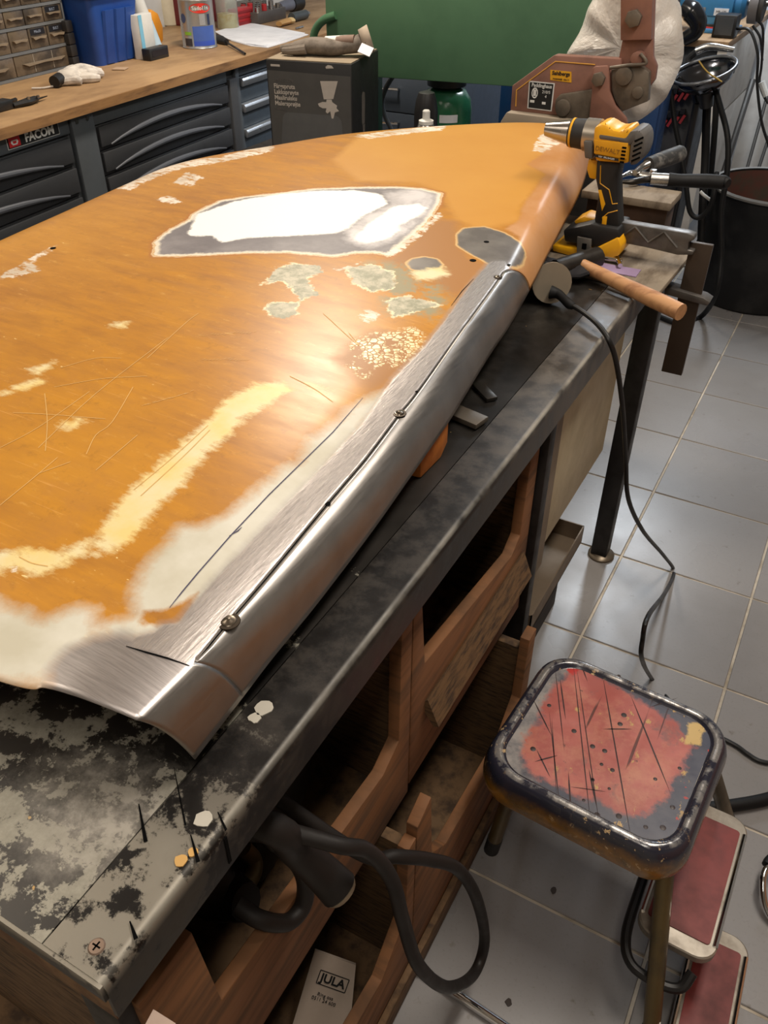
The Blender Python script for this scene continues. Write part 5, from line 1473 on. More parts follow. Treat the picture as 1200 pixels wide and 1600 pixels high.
for q, (pts, r_, lab) in enumerate((
    ([(-0.5891,3.55,0.8985), (-0.5309,3.5,0.8206), (-0.4716,3.45,0.7281), (-0.4408,3.42,0.6157), (-0.4257,3.4,0.4833), (-0.3838,3.38,0.3249), (-0.3649,3.34,0.1881), (-0.4195,3.5173,0.012), (-0.4825,3.4108,0.012), (-0.5729,3.4324,0.012)], 0.0105, 'thick black hose hanging in front of the bucket down to the floor'),
    ([(-0.7073,3.45,0.8659), (-0.6712,3.45,0.761), (-0.6191,3.42,0.6611), (-0.5727,3.4,0.5564), (-0.5384,3.4,0.4659), (-0.5005,3.4,0.4475), (-0.4717,3.4,0.4882), (-0.4669,3.4,0.548), (-0.4807,3.45,0.6032)], 0.0095, 'black hose hanging in a low loop beside the bar clamp'),
    ([(-0.6219,3.7,0.8658), (-0.6031,3.7,0.7432), (-0.5705,3.7,0.5803), (-0.5338,3.65,0.4225), (-0.4784,3.6,0.1811)], 0.016, 'straight thick black hose hanging under the chrome lamp bowl'),
    ([(-0.6552,4.1,0.788), (-0.6222,4.1,0.6147), (-0.592,4.1,0.4038), (-0.5682,4.1,0.1774), (-0.62, 4.1, 0.012)], 0.013, 'black pipe standing behind the straight hose'))):
    tag(part('hanging_hose', MB().tube(pts, r_, 10, 6), m_rubber), lab, 'hose', None)
tag(part('steel_hook', MB().tube([(-0.5326,3.5,0.5149), (-0.5153,3.5,0.5029), (-0.4822,3.5,0.4859)], 0.006, 10, 4), m_white), 'short white hook shaped tube end beside the low hose loop', 'hook')
tag(part('leaning_pipe', MB().tube([(-0.6456,3.7,0.1728), (-0.6463,3.7,0.0803)], 0.02, 10, 0).tube([(-0.62, 3.72, 0.02), (-0.62, 3.72, 0.0)], 0.02, 10, 0), m_wpan), 'white pipe end standing on the floor behind the clamp', 'pipe')
tag(part('black_sleeve', MB().tube([(-0.925,4.42,1.0226), (-0.8819,4.42,1.0053), (-0.8455,4.42,0.9679), (-0.8478,4.42,0.9278), (-0.8916,4.42,0.8945)], [0.03, 0.045, 0.04, 0.034, 0.03], 14, 6), M('shiny_black', C(28, 28, 30), 0.2)), 'shiny crumpled black sleeve at the grinder bench edge', 'sleeve')
# ------------------------------------------------------------------ hand lever shear with plastic bag
m_brown = M('shear_brown', C(136, 96, 82), 0.5, col2=C(112, 78, 66), scale=9)
m_link = M('shear_grey', C(112, 102, 90), 0.5, 0.4, C(88, 80, 70), 16)
sh = thing('lever_shear', 'brown hand lever shear with yellow and black labels behind the panel', 'lever shear', (-0.72, 2.32, 0))
SYY = 2.30


def sp(pts, y0, y1, bev=0.002):
    return MB().prism([(p[0], p[2]) for p in pts], 'Y', SYY + y0, SYY + y1, bev)


part('body_plate', sp([(-0.8834,2.3,0.9879), (-0.8839,2.3,1.0488), (-0.7769,2.3,1.1292), (-0.6054,2.3,1.1337), (-0.5865,2.3,1.0076), (-0.6561,2.3,0.9912)], 0.0, 0.03, 0.003), m_brown, sh)
st_ = MB()
for a, b in (((-0.8681,2.3,1.0005), (-0.8702,2.3,1.0393)), ((-0.8702,2.3,1.0393), (-0.7716,2.3,1.1151)), ((-0.7716,2.3,1.1151), (-0.6675,2.3,1.1161))):
    st_.tube([Vector(a) + Vector((0, -0.0008, 0)), Vector(b) + Vector((0, -0.0008, 0))], 0.0016, 6, 0)
part('pinstripe', st_, M('stripe_yellow', C(206, 150, 60), 0.6), sh)
part('base_foot', sp([(-0.8817,2.3,0.9897), (-0.7479,2.3,0.9893), (-0.6561,2.3,0.9912), (-0.5965,2.3,0.9883), (-0.5905,2.3,0.9536), (-0.9086,2.3,0.917), (-0.8961,2.3,0.9658)], -0.03, 0.06, 0.003), M('shear_foot', C(156, 142, 124), 0.6), sh)
part('pedestal', MB().box(-0.87, -0.60, 2.22, 2.42, 0.0, 0.93, 0.004), m_frame, sh)
lk = part('link_plate', sp([(-0.7544,2.3,1.0118), (-0.7551,2.3,1.0301), (-0.7447,2.3,1.0433), (-0.6607,2.3,1.0629), (-0.6482,2.3,1.0582), (-0.6408,2.3,0.9912), (-0.7295,2.3,0.9834), (-0.7468,2.3,0.994)], -0.016, -0.0005), m_link, sh)
part('bracket', sp([(-0.6652,2.3,1.112), (-0.6594,2.3,1.1168), (-0.6306,2.3,1.1205), (-0.6248,2.3,1.1153), (-0.6145,2.3,1.0642), (-0.5944,2.3,1.0337), (-0.5619,2.3,1.0086), (-0.5563,2.3,0.9957), (-0.6557,2.3,0.9881), (-0.6586,2.3,1.0602)], -0.028, -0.0165), m_brown, sh)
part('blade_sector', sp([(-0.6223,2.3,1.1098), (-0.5993,2.3,1.1173), (-0.5564,2.3,1.1264), (-0.5284,2.3,1.1118), (-0.5224,2.3,1.0726), (-0.5192,2.3,1.0484), (-0.5786,2.3,1.0189), (-0.6026,2.3,1.0433), (-0.6128,2.3,1.0644)], -0.012, 0.012), m_link, sh)
lv = part('lever', sp([(-0.6142,2.3,1.1288), (-0.6122,2.3,1.1721), (-0.6588,2.3,1.453), (-0.5811,2.3,1.4537), (-0.5387,2.3,1.1798), (-0.5313,2.3,1.1422), (-0.518,2.3,1.1224), (-0.5169,2.3,1.0931), (-0.5276,2.3,1.075), (-0.5734,2.3,1.0896)], 0.0125, 0.03), m_brown, sh)
part('lever_strap', sp([(-0.6124,2.3,1.1734), (-0.6603,2.3,1.453), (-0.5825,2.3,1.4537), (-0.5387,2.3,1.1798)], -0.004, 0.0122), m_brown, lv)


def hexb(name, c, r, y0, y1, n=6, mat=None, parent=sh):
    c = Vector(c)
    pol = [(c.x + r * math.cos(2 * math.pi * k / n + 0.3), c.z + r * math.sin(2 * math.pi * k / n + 0.3)) for k in range(n)]
    return part(name, MB().prism(pol, 'Y', SYY + y0, SYY + y1, 0.001), mat or m_link, parent)


hexb('bolt', (-0.5868,2.3,1.2222), 0.020, -0.018, -0.0042)
hexb('bolt', (-0.6436,2.3,1.0907), 0.017, -0.042, -0.0285)
hexb('pin', (-0.5866,2.3,1.0999), 0.021, -0.022, -0.0125, 18)
hexb('pin', (-0.7303,2.3,1.0142), 0.020, -0.026, -0.0165, 18)
hexb('pin', (-0.5621,2.3,1.1398), 0.015, -0.02, 0.012, 16, m_brown)
hexb('pin', (-0.5466,2.3,1.0661), 0.014, -0.018, -0.0125, 16)
part('hook_rod', MB().tube([Vector((-0.6232,2.3,1.1154)) + Vector((0, -0.02, 0)), Vector((-0.5798,2.3,1.1245)) + Vector((0, -0.02, 0)), Vector((-0.5414,2.3,1.1303)) + Vector((0, -0.02, 0)), Vector((-0.5399,2.3,1.1388)) + Vector((0, -0.02, 0)), Vector((-0.5549,2.3,1.1514)) + Vector((0, -0.02, 0))], 0.0042, 10, 5), m_link, sh)
yl = part('dealer_label', sp([(-0.7828,2.3,1.0952), (-0.7263,2.3,1.0954), (-0.7227,2.3,1.0707), (-0.7798,2.3,1.0717)], -0.0012, -0.0002, 0), M('label_yellow', C(226, 166, 36), 0.5), sh)
xd = Vector((-0.7263,2.3,1.0954)) - Vector((-0.7828,2.3,1.0952))
text('lettering', 'Sahlbergs', 0.0125, m_ink, yl, frame(Vector((-0.7526,2.3,1.0888)) + Vector((0, -0.002, 0)), xd, (0, 0, 1)), bold=0.0003)
text('small_print', 'MASKINER  036-71', 0.0055, m_ink, yl, frame(Vector((-0.7508,2.3,1.0757)) + Vector((0, -0.002, 0)), xd, (0, 0, 1)))
bl_ = part('maker_label', sp([(-0.8371,2.3,1.0652), (-0.7668,2.3,1.0653), (-0.7668,2.3,0.9982), (-0.8351,2.3,0.9991)], -0.0010, -0.0002, 0), m_whiteink, sh)
part('label_field', sp([(-0.8341,2.3,1.0624), (-0.7699,2.3,1.0628), (-0.7698,2.3,1.001), (-0.8317,2.3,1.0018)], -0.0018, -0.0010, 0), m_ink, bl_)
text('lettering', 'Peddinghaus', 0.0125, m_whiteink, bl_, frame(Vector((-0.8006,2.3,1.0563)) + Vector((0, -0.0024, 0)), xd, (0, 0, 1)), bold=0.0002, sx=0.9)
text('lettering', '210/5', 0.010, m_whiteink, bl_, frame(Vector((-0.7866,2.3,1.0424)) + Vector((0, -0.0024, 0)), xd, (0, 0, 1)))
text('lettering', '4', 0.010, m_whiteink, bl_, frame(Vector((-0.787,2.3,1.0317)) + Vector((0, -0.0024, 0)), xd, (0, 0, 1)))
em = MB()
c_ = Vector((-0.8179,2.3,1.038)) + Vector((0, -0.0022, 0))
for k in range(12):
    a0, a1 = 2 * math.pi * k / 12, 2 * math.pi * (k + 1) / 12
    em.quad(*[c_ + Vector((r_ * 0.8 * math.cos(a), 0, r_ * 1.2 * math.sin(a))) for r_, a in ((0.008, a0), (0.011, a0), (0.011, a1), (0.008, a1))])
em.box(c_.x - 0.004, c_.x + 0.004, c_.y - 0.0002, c_.y, c_.z - 0.007, c_.z + 0.008)
part('emblem', em, m_whiteink, bl_)
em = MB()
for (px_, w_) in (((-0.8227,2.3,1.0175), 0.006), ((-0.7903,2.3,1.016), 0.005)):
    em.box(px_[0] - w_, px_[0] + w_, SYY - 0.0023, SYY - 0.0019, px_[2] - 0.003, px_[2] + 0.003)
part('emblem', em, m_whiteink, bl_)

# plastic bag hung over the shear
t = NT('white_bag_plastic')
nb = t.noise(9, 5, 0.6, dist=0.8)
nb2 = t.noise(30, 4, 0.6)
t.set('Base Color', t.mix(t.ramp(nb, 0.35, 0.65), C(242, 238, 232), C(226, 218, 208)))
t.set('Roughness', 0.38)
t.set('Transmission Weight', 0.2)
t.set('Subsurface Weight', 0.2)
t.set('Subsurface Radius', (0.05, 0.05, 0.05))
t.bump(t.math('ADD', nb, t.math('MULTIPLY', nb2, 0.25)), 0.6, 0.02)
outl = [(-0.8295,2.55,1.0769), (-0.8198,2.55,1.1016), (-0.8005,2.55,1.1466), (-0.7813,2.55,1.1994), (-0.769,2.55,1.234), (-0.7524,2.55,1.3133), (-0.6894,2.55,1.3832), (-0.6171,2.55,1.345), (-0.5747,2.55,1.2647), (-0.5448,2.55,1.231), (-0.5276,2.55,1.1964), (-0.5113,2.55,1.1361), (-0.5107,2.55,1.0789), (-0.5259,2.55,1.0216), (-0.5458,2.55,0.9909), (-0.583,2.55,0.9544), (-0.6161,2.55,0.9376), (-0.6619,2.55,0.936), (-0.7276,2.55,0.9962), (-0.7927,2.55,1.0557)]
ol = [Vector(p) for p in catmull(outl + [outl[0]], 3)][:-1]
cc = sum(ol, Vector()) / len(ol)
bagm = MB()
KB = 14
front, back = [], []
for k in range(KB + 1):
    f = k / KB
    row, row2 = [], []
    for i_, p in enumerate(ol):
        q = cc + (p - cc) * f
        bu = math.sqrt(max(0, 1 - f * f))
        wv = 0.012 * math.sin(i_ * 0.9 + 2 * f) * f + 0.010 * math.sin(i_ * 2.3 + f * 5) * f * (1 - f)
        row.append(bagm.bm.verts.new((q.x, 2.55 - 0.07 * bu + wv, q.z)))
        row2.append(bagm.bm.verts.new((q.x, 2.552 + 0.06 * bu + wv, q.z)))
    front.append(row)
    back.append(row2)
nL = len(ol)
for L_, flip in ((front, 0), (back, 1)):
    for k in range(KB):
        for i_ in range(nL):
            j_ = (i_ + 1) % nL
            fv = (L_[k][i_], L_[k + 1][i_], L_[k + 1][j_], L_[k][j_])
            bagm.bm.faces.new(fv[::-1] if flip else fv)
for i_ in range(nL):
    j_ = (i_ + 1) % nL
    bagm.bm.faces.new((front[KB][i_], back[KB][i_], back[KB][j_], front[KB][j_]))
bmesh.ops.remove_doubles(bagm.bm, verts=bagm.bm.verts[:], dist=0.0005)
bmesh.ops.recalc_face_normals(bagm.bm, faces=bagm.bm.faces[:])
tag(part('plastic_bag', bagm, t.m, ang=80), 'big crumpled milky plastic bag hanging behind the shear lever', 'bag')

# ------------------------------------------------------------------ green machine, cylinder and cabinets in the middle
m_green = M('machine_green', C(84, 122, 92), 0.5, col2=C(76, 113, 84), scale=5)
gm_ = thing('sheet_folding_machine', 'green sheet metal machine with broad panel and bent tube handle', 'machine', (-1.4, 3.0, 0))
GX0 = (-1.9058,3,1.0046)[0]
part('front_panel', MB().prism([(GX0, 0.885), (-0.86, 0.918), (-0.86, 1.55), (GX0, 1.55)], 'Y', 3.0, 3.03, 0.004), m_green, gm_)
part('post', MB().box(-1.775, -1.715, 3.032, 3.09, 0.0, 1.5, 0.003), M('dark_green', C(20, 44, 32), 0.5), gm_)
part('post', MB().box(-1.00, -0.94, 3.032, 3.09, 0.0, 1.5, 0.003), M('dark_green', C(20, 44, 32), 0.5), gm_)
part('tube_handle', MB().tube([(-1.9534,2.98,0.9911), (-1.9459,2.98,1.0211), (-1.9275,2.98,1.0471), (-1.8956,2.98,1.0696), (-1.857,2.99,1.0829)], 0.0145, 14, 6), M('handle_green', C(70, 108, 78), 0.35), gm_)
gc = thing('grey_drawer_cabinet', 'blue grey drawer cabinet with chrome handles behind the green machine', 'cabinet', (-1.75, 3.7, 0))
m_bgrey = M('blue_grey_paint', C(78, 86, 98), 0.45)
part('cabinet_body', MB().box(-2.0, -1.56, 3.52, 3.95, 0.0, 0.92, 0.004), m_bgrey, gc)
for z0, z1, hp in ((0.50, 0.655, (-1.9111,3.49,0.6153)), (0.66, 0.80, (-1.9115,3.49,0.7518)), (0.805, 0.915, (-1.88, 3.49, 0.88))):
    d_ = part('drawer_front', MB().box(-1.99, -1.57, 3.508, 3.5195, z0, z1, 0.002), m_bgrey, gc)
    part('handle', MB().tube([(hp[0] - 0.055, 3.482, hp[2] - 0.002), (hp[0] + 0.055, 3.482, hp[2] + 0.004)], 0.006, 10, 0).tube([(hp[0] - 0.045, 3.482, hp[2]), (hp[0] - 0.045, 3.507, hp[2])], 0.005, 8, 0).tube([(hp[0] + 0.045, 3.482, hp[2] + 0.003), (hp[0] + 0.045, 3.507, hp[2] + 0.003)], 0.005, 8, 0), m_chrome, d_)
tag(part('grey_hose', MB().tube([(-1.7072,3.2,0.8794), (-1.7356,3.2,0.8544), (-1.7643,3.2,0.8106), (-1.779,3.2,0.7625), (-1.7672,3.2,0.7162), (-1.7403,3.2,0.6708), (-1.7101,3.2,0.6129), (-1.62, 3.25, 0.4), (-1.60, 3.27, 0.012)], 0.0095, 10, 6), M('hose_grey', C(70, 72, 76), 0.4)), 'grey hose curving down under the green panel', 'hose')
cy = thing('gas_cylinder', 'green gas cylinder with white label under the green machine panel', 'gas cylinder', (-1.495, 3.2, 0))
part('cylinder_body', MB().lathe([(0, 0), (0.095, 0), (0.10, 0.02), (0.10, 0.768), (0.094, 0.805), (0.074, 0.835), (0.05, 0.845), (0, 0.85)], (-1.495, 3.2, 0), 32), M('cylinder_green', C(44, 108, 74), 0.25), cy)
part('valve_guard', MB().lathe([(0.05, 0.843), (0.075, 0.852), (0.078, 0.91), (0.06, 0.917), (0, 0.917)], (-1.495, 3.2, 0), 24), M('guard_dark', C(48, 50, 50), 0.4, 0.4), cy)
lbv = MB()
for k in range(5):
    a0, a1 = R(-78 + 8 * k), R(-70 + 8 * k)
    lbv.quad(*[(-1.495 + 0.1017 * math.cos(a), 3.2 + 0.1017 * math.sin(a), z) for a, z in ((a0, 0.738), (a1, 0.738), (a1, 0.766), (a0, 0.766))])
part('paper_label', lbv, m_paper, cy)
bc = thing('blue_cabinet', 'dark blue steel cabinet standing behind the lever shear', 'cabinet', (-1.05, 3.39, 0))
m_blue = M('cabinet_blue', C(18, 58, 108), 0.5)
part('cabinet_body', MB().box(-1.33, -0.70, 3.34, 3.44, 0.0, 0.95, 0.004), m_blue, bc)
part('door', MB().box(-1.32, -1.02, 3.328, 3.3395, 0.03, 0.93, 0.003), m_blue, bc)
part('door', MB().box(-1.01, -0.71, 3.328, 3.3395, 0.03, 0.93, 0.003), m_blue, bc)
part('shelf_bracket', MB().box(-1.30, -1.12, 3.30, 3.327, 0.66, 0.70, 0.002), M('bracket_greygreen', C(92, 100, 94), 0.5), bc)

tr = thing('tool_trolley', 'plain low steel trolley carrying the spray gun carton', 'trolley', (-1.45, 2.5, 0))
part('tray', MB().box(-1.95, -0.98, 2.20, 2.92, 0.70, 0.72, 0.004), m_frame, tr)
for x in (-1.92, -1.01):
    for y in (2.23, 2.89):
        part('leg', MB().box(x - 0.015, x + 0.015, y - 0.015, y + 0.015, 0, 0.70), m_frame, tr)

bx_ = thing('spray_gun_carton', 'black cardboard carton printed with a paint spray gun', 'carton', (-1.797, 2.459, 0.72), R(12))
m_carton = M('carton_black', C(42, 41, 42), 0.55)
m_cgrey = M('carton_grey', C(88, 86, 84), 0.55)
m_cprint = M('carton_print', C(206, 196, 186), 0.6)
W_, D_, H_ = 0.292, 0.285, 0.298
part('carton_body', MB().box(0, W_, 0, D_, 0, H_, 0.002), m_carton, bx_, local=True)
part('carton_lid', MB().box(0.003, W_ - 0.003, 0.003, D_ - 0.003, H_ + 0.0005, H_ + 0.003), M('carton_top', C(150, 134, 112), 0.7), bx_, local=True)


def flat(pts, mat, name, d=0.0006, parent=bx_):
    return part(name, MB().prism(pts, 'Y', -d, -0.0001), mat, parent, local=True)


flat([(0.004, 0.001), (W_ - 0.004, 0.001), (W_ - 0.004, H_ - 0.035), (0.004, H_ - 0.030)], m_cgrey, 'printed_panel', 0.0005)
flat([(0.03, 0.001)] + [(0.045 + 0.02 * (1 - math.cos(a)) , 0.12 + 0.025 * math.sin(a)) for a in (0, 0.5, 1.0, 1.57)] + [(0.235 + 0.02 * math.sin(a), 0.12 + 0.025 * math.cos(a)) for a in (0, 0.5, 1.0, 1.57)] + [(0.26, 0.001)], M('carton_grey_low', C(100, 100, 100), 0.55), 'grey_field', 0.0009)
flat([(0.185, 0.245), (0.245, 0.248), (0.228, 0.195), (0.195, 0.192)], m_cprint, 'gun_cup', 0.0012)
flat([(0.205, 0.192), (0.222, 0.193), (0.224, 0.185), (0.24, 0.176), (0.238, 0.168), (0.246, 0.160), (0.232, 0.155), (0.226, 0.136), (0.220, 0.136), (0.216, 0.158), (0.206, 0.150), (0.200, 0.155), (0.203, 0.166), (0.19, 0.165), (0.178, 0.170), (0.174, 0.178), (0.19, 0.184), (0.203, 0.184)], m_cprint, 'gun_body', 0.0012)
flat([(0.205, 0.287), (0.212, 0.292), (0.226, 0.291), (0.232, 0.284), (0.207, 0.282)], m_cprint, 'cup_lid', 0.0012)
flat([(0.016, 0.286), (0.048, 0.286), (0.048, 0.280), (0.016, 0.280)], m_cprint, 'brand_strip', 0.0012)
for i_, (wd_, sz, mt) in enumerate((('SPRAY GUN', 0.014, M('print_dim', C(98, 94, 92), 0.6)), ('Färgspruta', 0.019, m_cprint), ('Lakksprøyte', 0.019, m_cprint), ('Maaliruisku', 0.019, m_cprint), ('Malersprøjte', 0.019, m_cprint), ('4 BAR 0,6 l', 0.009, M('print_dim', C(98, 94, 92), 0.6)))):
    cu = text('lettering', wd_, sz, mt, bx_, ROOTM[bx_.name] @ Matrix.Translation((0.022, -0.0014, 0.240 - 0.0172 * i_)) @ Matrix.Rotation(R(90), 4, 'X'), align='LEFT', bold=0.0004, sx=0.92)
for (a, b) in ((0.03, 0.005), (0.046, 0.005), (0.03, 0.022), (0.046, 0.022)):
    flat([(a, b), (a + 0.013, b), (a + 0.013, b + 0.014), (a, b + 0.014)], m_cprint, 'info_icon', 0.0013)
# right side of the carton
sd_ = MB()
xs = W_ + 0.0002
for q_ in ([(0.10, 0.10), (0.125, 0.10), (0.132, 0.17), (0.128, 0.195), (0.112, 0.2), (0.10, 0.19), (0.096, 0.12)], [(0.108, 0.055), (0.125, 0.055), (0.128, 0.098), (0.104, 0.098)], [(0.085, 0.05), (0.14, 0.05), (0.14, 0.03), (0.085, 0.03)]):
    sd_.prism(q_, 'X', xs, xs + 0.0006)
part('side_print', sd_, M('print_side', C(120, 112, 108), 0.6), bx_, local=True)

# cloth glove, roll and card on the carton
gl = thing('work_glove', 'grey cloth work glove lying on the spray gun carton', 'glove', (-1.70, 2.55, 1.021), R(12))
m_cloth = M('grey_cloth', C(118, 108, 98), 0.9, col2=C(92, 84, 76), scale=26)
gb_ = MB()
gb_.tube([(-0.05, 0.03, 0.022), (0.02, 0.03, 0.028), (0.09, 0.035, 0.026), (0.15, 0.05, 0.034), (0.185, 0.06, 0.045)], [0.022, 0.034, 0.036, 0.030, 0.034, 0.038], 16, 5, squash=0.75)
part('palm', gb_, m_cloth, gl, local=True)
for (a, b, c_, r_) in (((0.0, 0.05, 0.03), (-0.05, 0.07, 0.022), (-0.085, 0.06, 0.014), 0.014), ((-0.02, 0.02, 0.022), (-0.07, 0.03, 0.018), (-0.10, 0.035, 0.014), 0.014), ((0.0, 0.0, 0.022), (-0.05, -0.005, 0.016), (-0.08, 0.0, 0.014), 0.013)):
    part('finger', MB().tube([a, b, c_], [r_ * 1.2, r_, r_ * 0.8], 10, 5), m_cloth, gl, local=True)
part('cuff', MB().tube([(0.172, 0.055, 0.042), (0.20, 0.066, 0.052)], [0.036, 0.041], 18, 0, caps=False), M('cuff_cloth', C(176, 160, 142), 0.9), gl, local=True, solid=0.003)
tp = thing('tape_roll', 'white roll with brown band on top of the carton', 'roll', (-1.61, 2.61, 1.06), R(12))
part('roll_body', MB().tube([(-0.045, 0, 0.0), (0.05, 0.0, 0.008)], 0.017, 16, 0), m_white, tp, local=True)
part('band', MB().tube([(-0.005, -0.002, 0.002), (0.055, -0.002, 0.008)], 0.0178, 16, 0), M('brown_band', C(128, 104, 90), 0.7), tp, local=True)
tag(part('white_card', MB().obox((-1.505, 2.60, 1.048), 0.042, 0.003, 0.034, rz=R(12), ry=R(18), rx=R(-50)), m_paper), 'small white card leaning at the glove cuff', 'card')
cn = thing('spray_can', 'spray can with white nozzle cap showing over the panel edge', 'spray can', (-1.088, 2.30, 0.72))
cx_, cyy = -1.125, 2.28
part('can_body', MB().lathe([(0, 0), (0.031, 0), (0.032, 0.003), (0.032, 0.185), (0.029, 0.196)], (cx_, cyy, 0.72), 24), M('can_white', C(206, 200, 190), 0.4), cn)
part('dome', MB().lathe([(0.029, 0.196), (0.024, 0.208), (0.022, 0.212), (0, 0.214)], (cx_, cyy, 0.72), 24), m_steel, cn)
part('nozzle', MB().lathe([(0.021, 0.213), (0.021, 0.222), (0.011, 0.226), (0.0105, 0.246), (0.008, 0.249), (0, 0.2495)], (cx_, cyy, 0.72), 20), m_white, cn)
bo = thing('black_bottle', 'black round topped bottle behind the spray can', 'bottle', (-1.17, 2.50, 0.72))
part('bottle_body', MB().lathe([(0, 0), (0.034, 0), (0.036, 0.01), (0.036, 0.20), (0.031, 0.235), (0.024, 0.255), (0, 0.262)], (-1.215, 2.46, 0.72), 24), m_black, bo)

# ------------------------------------------------------------------ long workbench on the left
LROT = R(3.8)
LO = Vector((-2.267, 1.758, 0))
LM = Matrix.Translation(LO) @ Matrix.Rotation(LROT, 4, 'Z')


def LW(x, y, z):
    return tuple(LM @ Vector((x, y, z)))


wb = thing('wall_workbench', 'long wall workbench with worn wooden top and grey tool drawers', 'workbench', tuple(LO), LROT)
m_wtop = M('worktop_wood', C(172, 138, 98), 0.6, col2=C(136, 106, 74), scale=5, lo=0.4, hi=0.66, stretch=(1.5, 0.6, 1), bump=0.04)
m_wedge = M('worktop_edge', C(164, 122, 78), 0.65, col2=C(120, 86, 54), scale=12, stretch=(1, 0.4, 3))
m_cab = M('cabinet_grey', C(82, 87, 92), 0.5)
m_drw = M('drawer_dark', C(52, 53, 56), 0.5)
m_lip = M('handle_lip', C(92, 95, 102), 0.38)
part('worktop', MB().box(-0.80, 0, -1.3, 3.9, 0.866, 0.90, 0.003), m_wtop, wb, local=True)
part('worktop_edge', MB().box(0.0002, 0.003, -1.3, 3.9, 0.868, 0.898), m_wedge, wb, local=True)
part('cabinet_body', MB().box(-0.75, -0.045, -1.2, 3.8, 0.0, 0.8655), m_cab, wb, local=True)


def arch(y0, y1, zt, zl, zm, n=12):
    return [(y0 + (y1 - y0) * k / n, zl + (zm - zl) * math.sin(math.pi * k / n) ** 0.8) for k in range(n + 1)]


def drawer(y0, y1, z0, z1):
    d = part('drawer', MB().box(-0.0445, -0.034, y0, y1, z0, z1, 0.002), m_drw, wb, local=True)
    zt = z1 - 0.004
    a = arch(y0 + 0.05, y1 - 0.06, zt, z0 + 0.012, z0 + (z1 - z0) * 0.56)
    lip = [(y0 + 0.004, zt), (y0 + 0.004, z0 + 0.012)] + a + [(y1 - 0.004, z0 + 0.012), (y1 - 0.004, zt)]
    part('drawer_lip', MB().prism(lip, 'X', -0.0338, -0.022, 0.001), M('drawer_face', C(64, 65, 68), 0.45), d, local=True)
    part('handle', MB().tube([(-0.022, p[0], p[1]) for p in a], [0.003, 0.009, 0.0105, 0.009, 0.003], 10, 1), m_lip, d, local=True)
    return d


for k in range(6):
    drawer(-0.62, 0.295, 0.815 - 0.095 * (k + 1), 0.815 - 0.095 * k - 0.004)
for k in range(7):
    drawer(0.428, 1.218, 0.818 - 0.083 * (k + 1), 0.818 - 0.083 * k - 0.004)
for z0, z1 in ((0.818, 0.864),):
    part('top_rail', MB().box(-0.0445, -0.030, 0.42, 1.222, z0, z1, 0.001), m_cab, wb, local=True)
    part('top_rail', MB().box(-0.0445, -0.030, -0.64, 0.305, z0, z1, 0.001), m_cab, wb, local=True)
    part('top_rail', MB().box(-0.0445, -0.030, 1.312, 2.3, z0 + 0.01, z1, 0.001), m_cab, wb, local=True)
pp_ = part('post', MB().box(-0.0445, -0.022, 0.312, 0.416, 0.0, 0.864, 0.002), m_cab, wb, local=True)
for y in (0.335, 0.385):
    part('rivet', MB().tube([(-0.022, y, 0.848), (-0.019, y, 0.848)], 0.007, 10, 0), m_steel, pp_, local=True)
part('post', MB().box(-0.0445, -0.018, 1.226, 1.280, 0.0, 0.828, 0.002), M('post_dark', C(70, 71, 74), 0.5), wb, local=True)
part('post', MB().box(-0.0445, -0.026, 1.282, 1.308, 0.0, 0.864, 0.002), m_cab, wb, local=True)
m_sil = M('silver_handle', C(158, 162, 168), 0.35, 0.6)
m_d3 = M('drawer_bluegrey', C(96, 106, 116), 0.45)
for k in range(7):
    z1 = 0.822 - 0.10 * k
    d = part('drawer', MB().box(-0.0445, -0.034, 1.312, 1.85, z1 - 0.098, z1, 0.002), m_d3, wb, local=True)
    part('handle', MB().prism([(-0.0339, z1 - 0.002), (-0.018, z1 - 0.004), (-0.012, z1 - 0.014), (-0.016, z1 - 0.034), (-0.022, z1 - 0.036), (-0.0339, z1 - 0.03)], 'Y', 1.316, 1.846, 0.001), m_sil, d, local=True)
lg_ = part('maker_plate', MB().box(-0.0298, -0.028, 0.038, 0.256, 0.828, 0.861), m_ink, wb, local=True)
part('plate_rim', MB().box(-0.0299, -0.0289, 0.036, 0.258, 0.826, 0.828).box(-0.0299, -0.0289, 0.036, 0.258, 0.861, 0.863).box(-0.0299, -0.0289, 0.036, 0.038, 0.828, 0.861).box(-0.0299, -0.0289, 0.256, 0.258, 0.828, 0.861), m_whiteink, lg_, local=True)
rd = part('red_square', MB().box(-0.028, -0.0272, 0.042, 0.088, 0.831, 0.858), M('logo_red', C(200, 40, 44), 0.5), lg_, local=True)
part('nut_emblem', MB().prism([(0.052, 0.850), (0.078, 0.850), (0.080, 0.843), (0.074, 0.836), (0.056, 0.836), (0.050, 0.843)], 'X', -0.0272, -0.0268), m_whiteink, lg_, local=True)
part('nut_mark', MB().prism([(0.057, 0.847), (0.073, 0.847), (0.071, 0.840), (0.059, 0.840)], 'X', -0.0268, -0.0265), MATS['logo_red'], lg_, local=True)
LX, LY = (LM.to_3x3() @ Vector((0, 1, 0))), Vector((0, 0, 1))
text('lettering', 'FACOM', 0.034, m_whiteink, lg_, frame(LW(-0.0276, 0.172, 0.8445), LX, LY), bold=0.0012, sx=1.08)

# small parts organiser
og = thing('parts_organiser', 'grey small parts organiser with rows of clear brown drawers', 'organiser', LW(-0.56, 0.5, 0.90), LROT)
m_of = M('organiser_grey', C(112, 114, 116), 0.5)
m_od = M('clear_drawer', C(108, 94, 78), 0.3, col2=C(66, 57, 48), scale=16, lo=0.4, hi=0.6)
OX = (-0.4647,0.8437,0.9)
oy1 = OX[1]
oy0 = oy1 - 1.15
ox = OX[0]
OM = Matrix.Translation(Vector((0, 0, 0)))


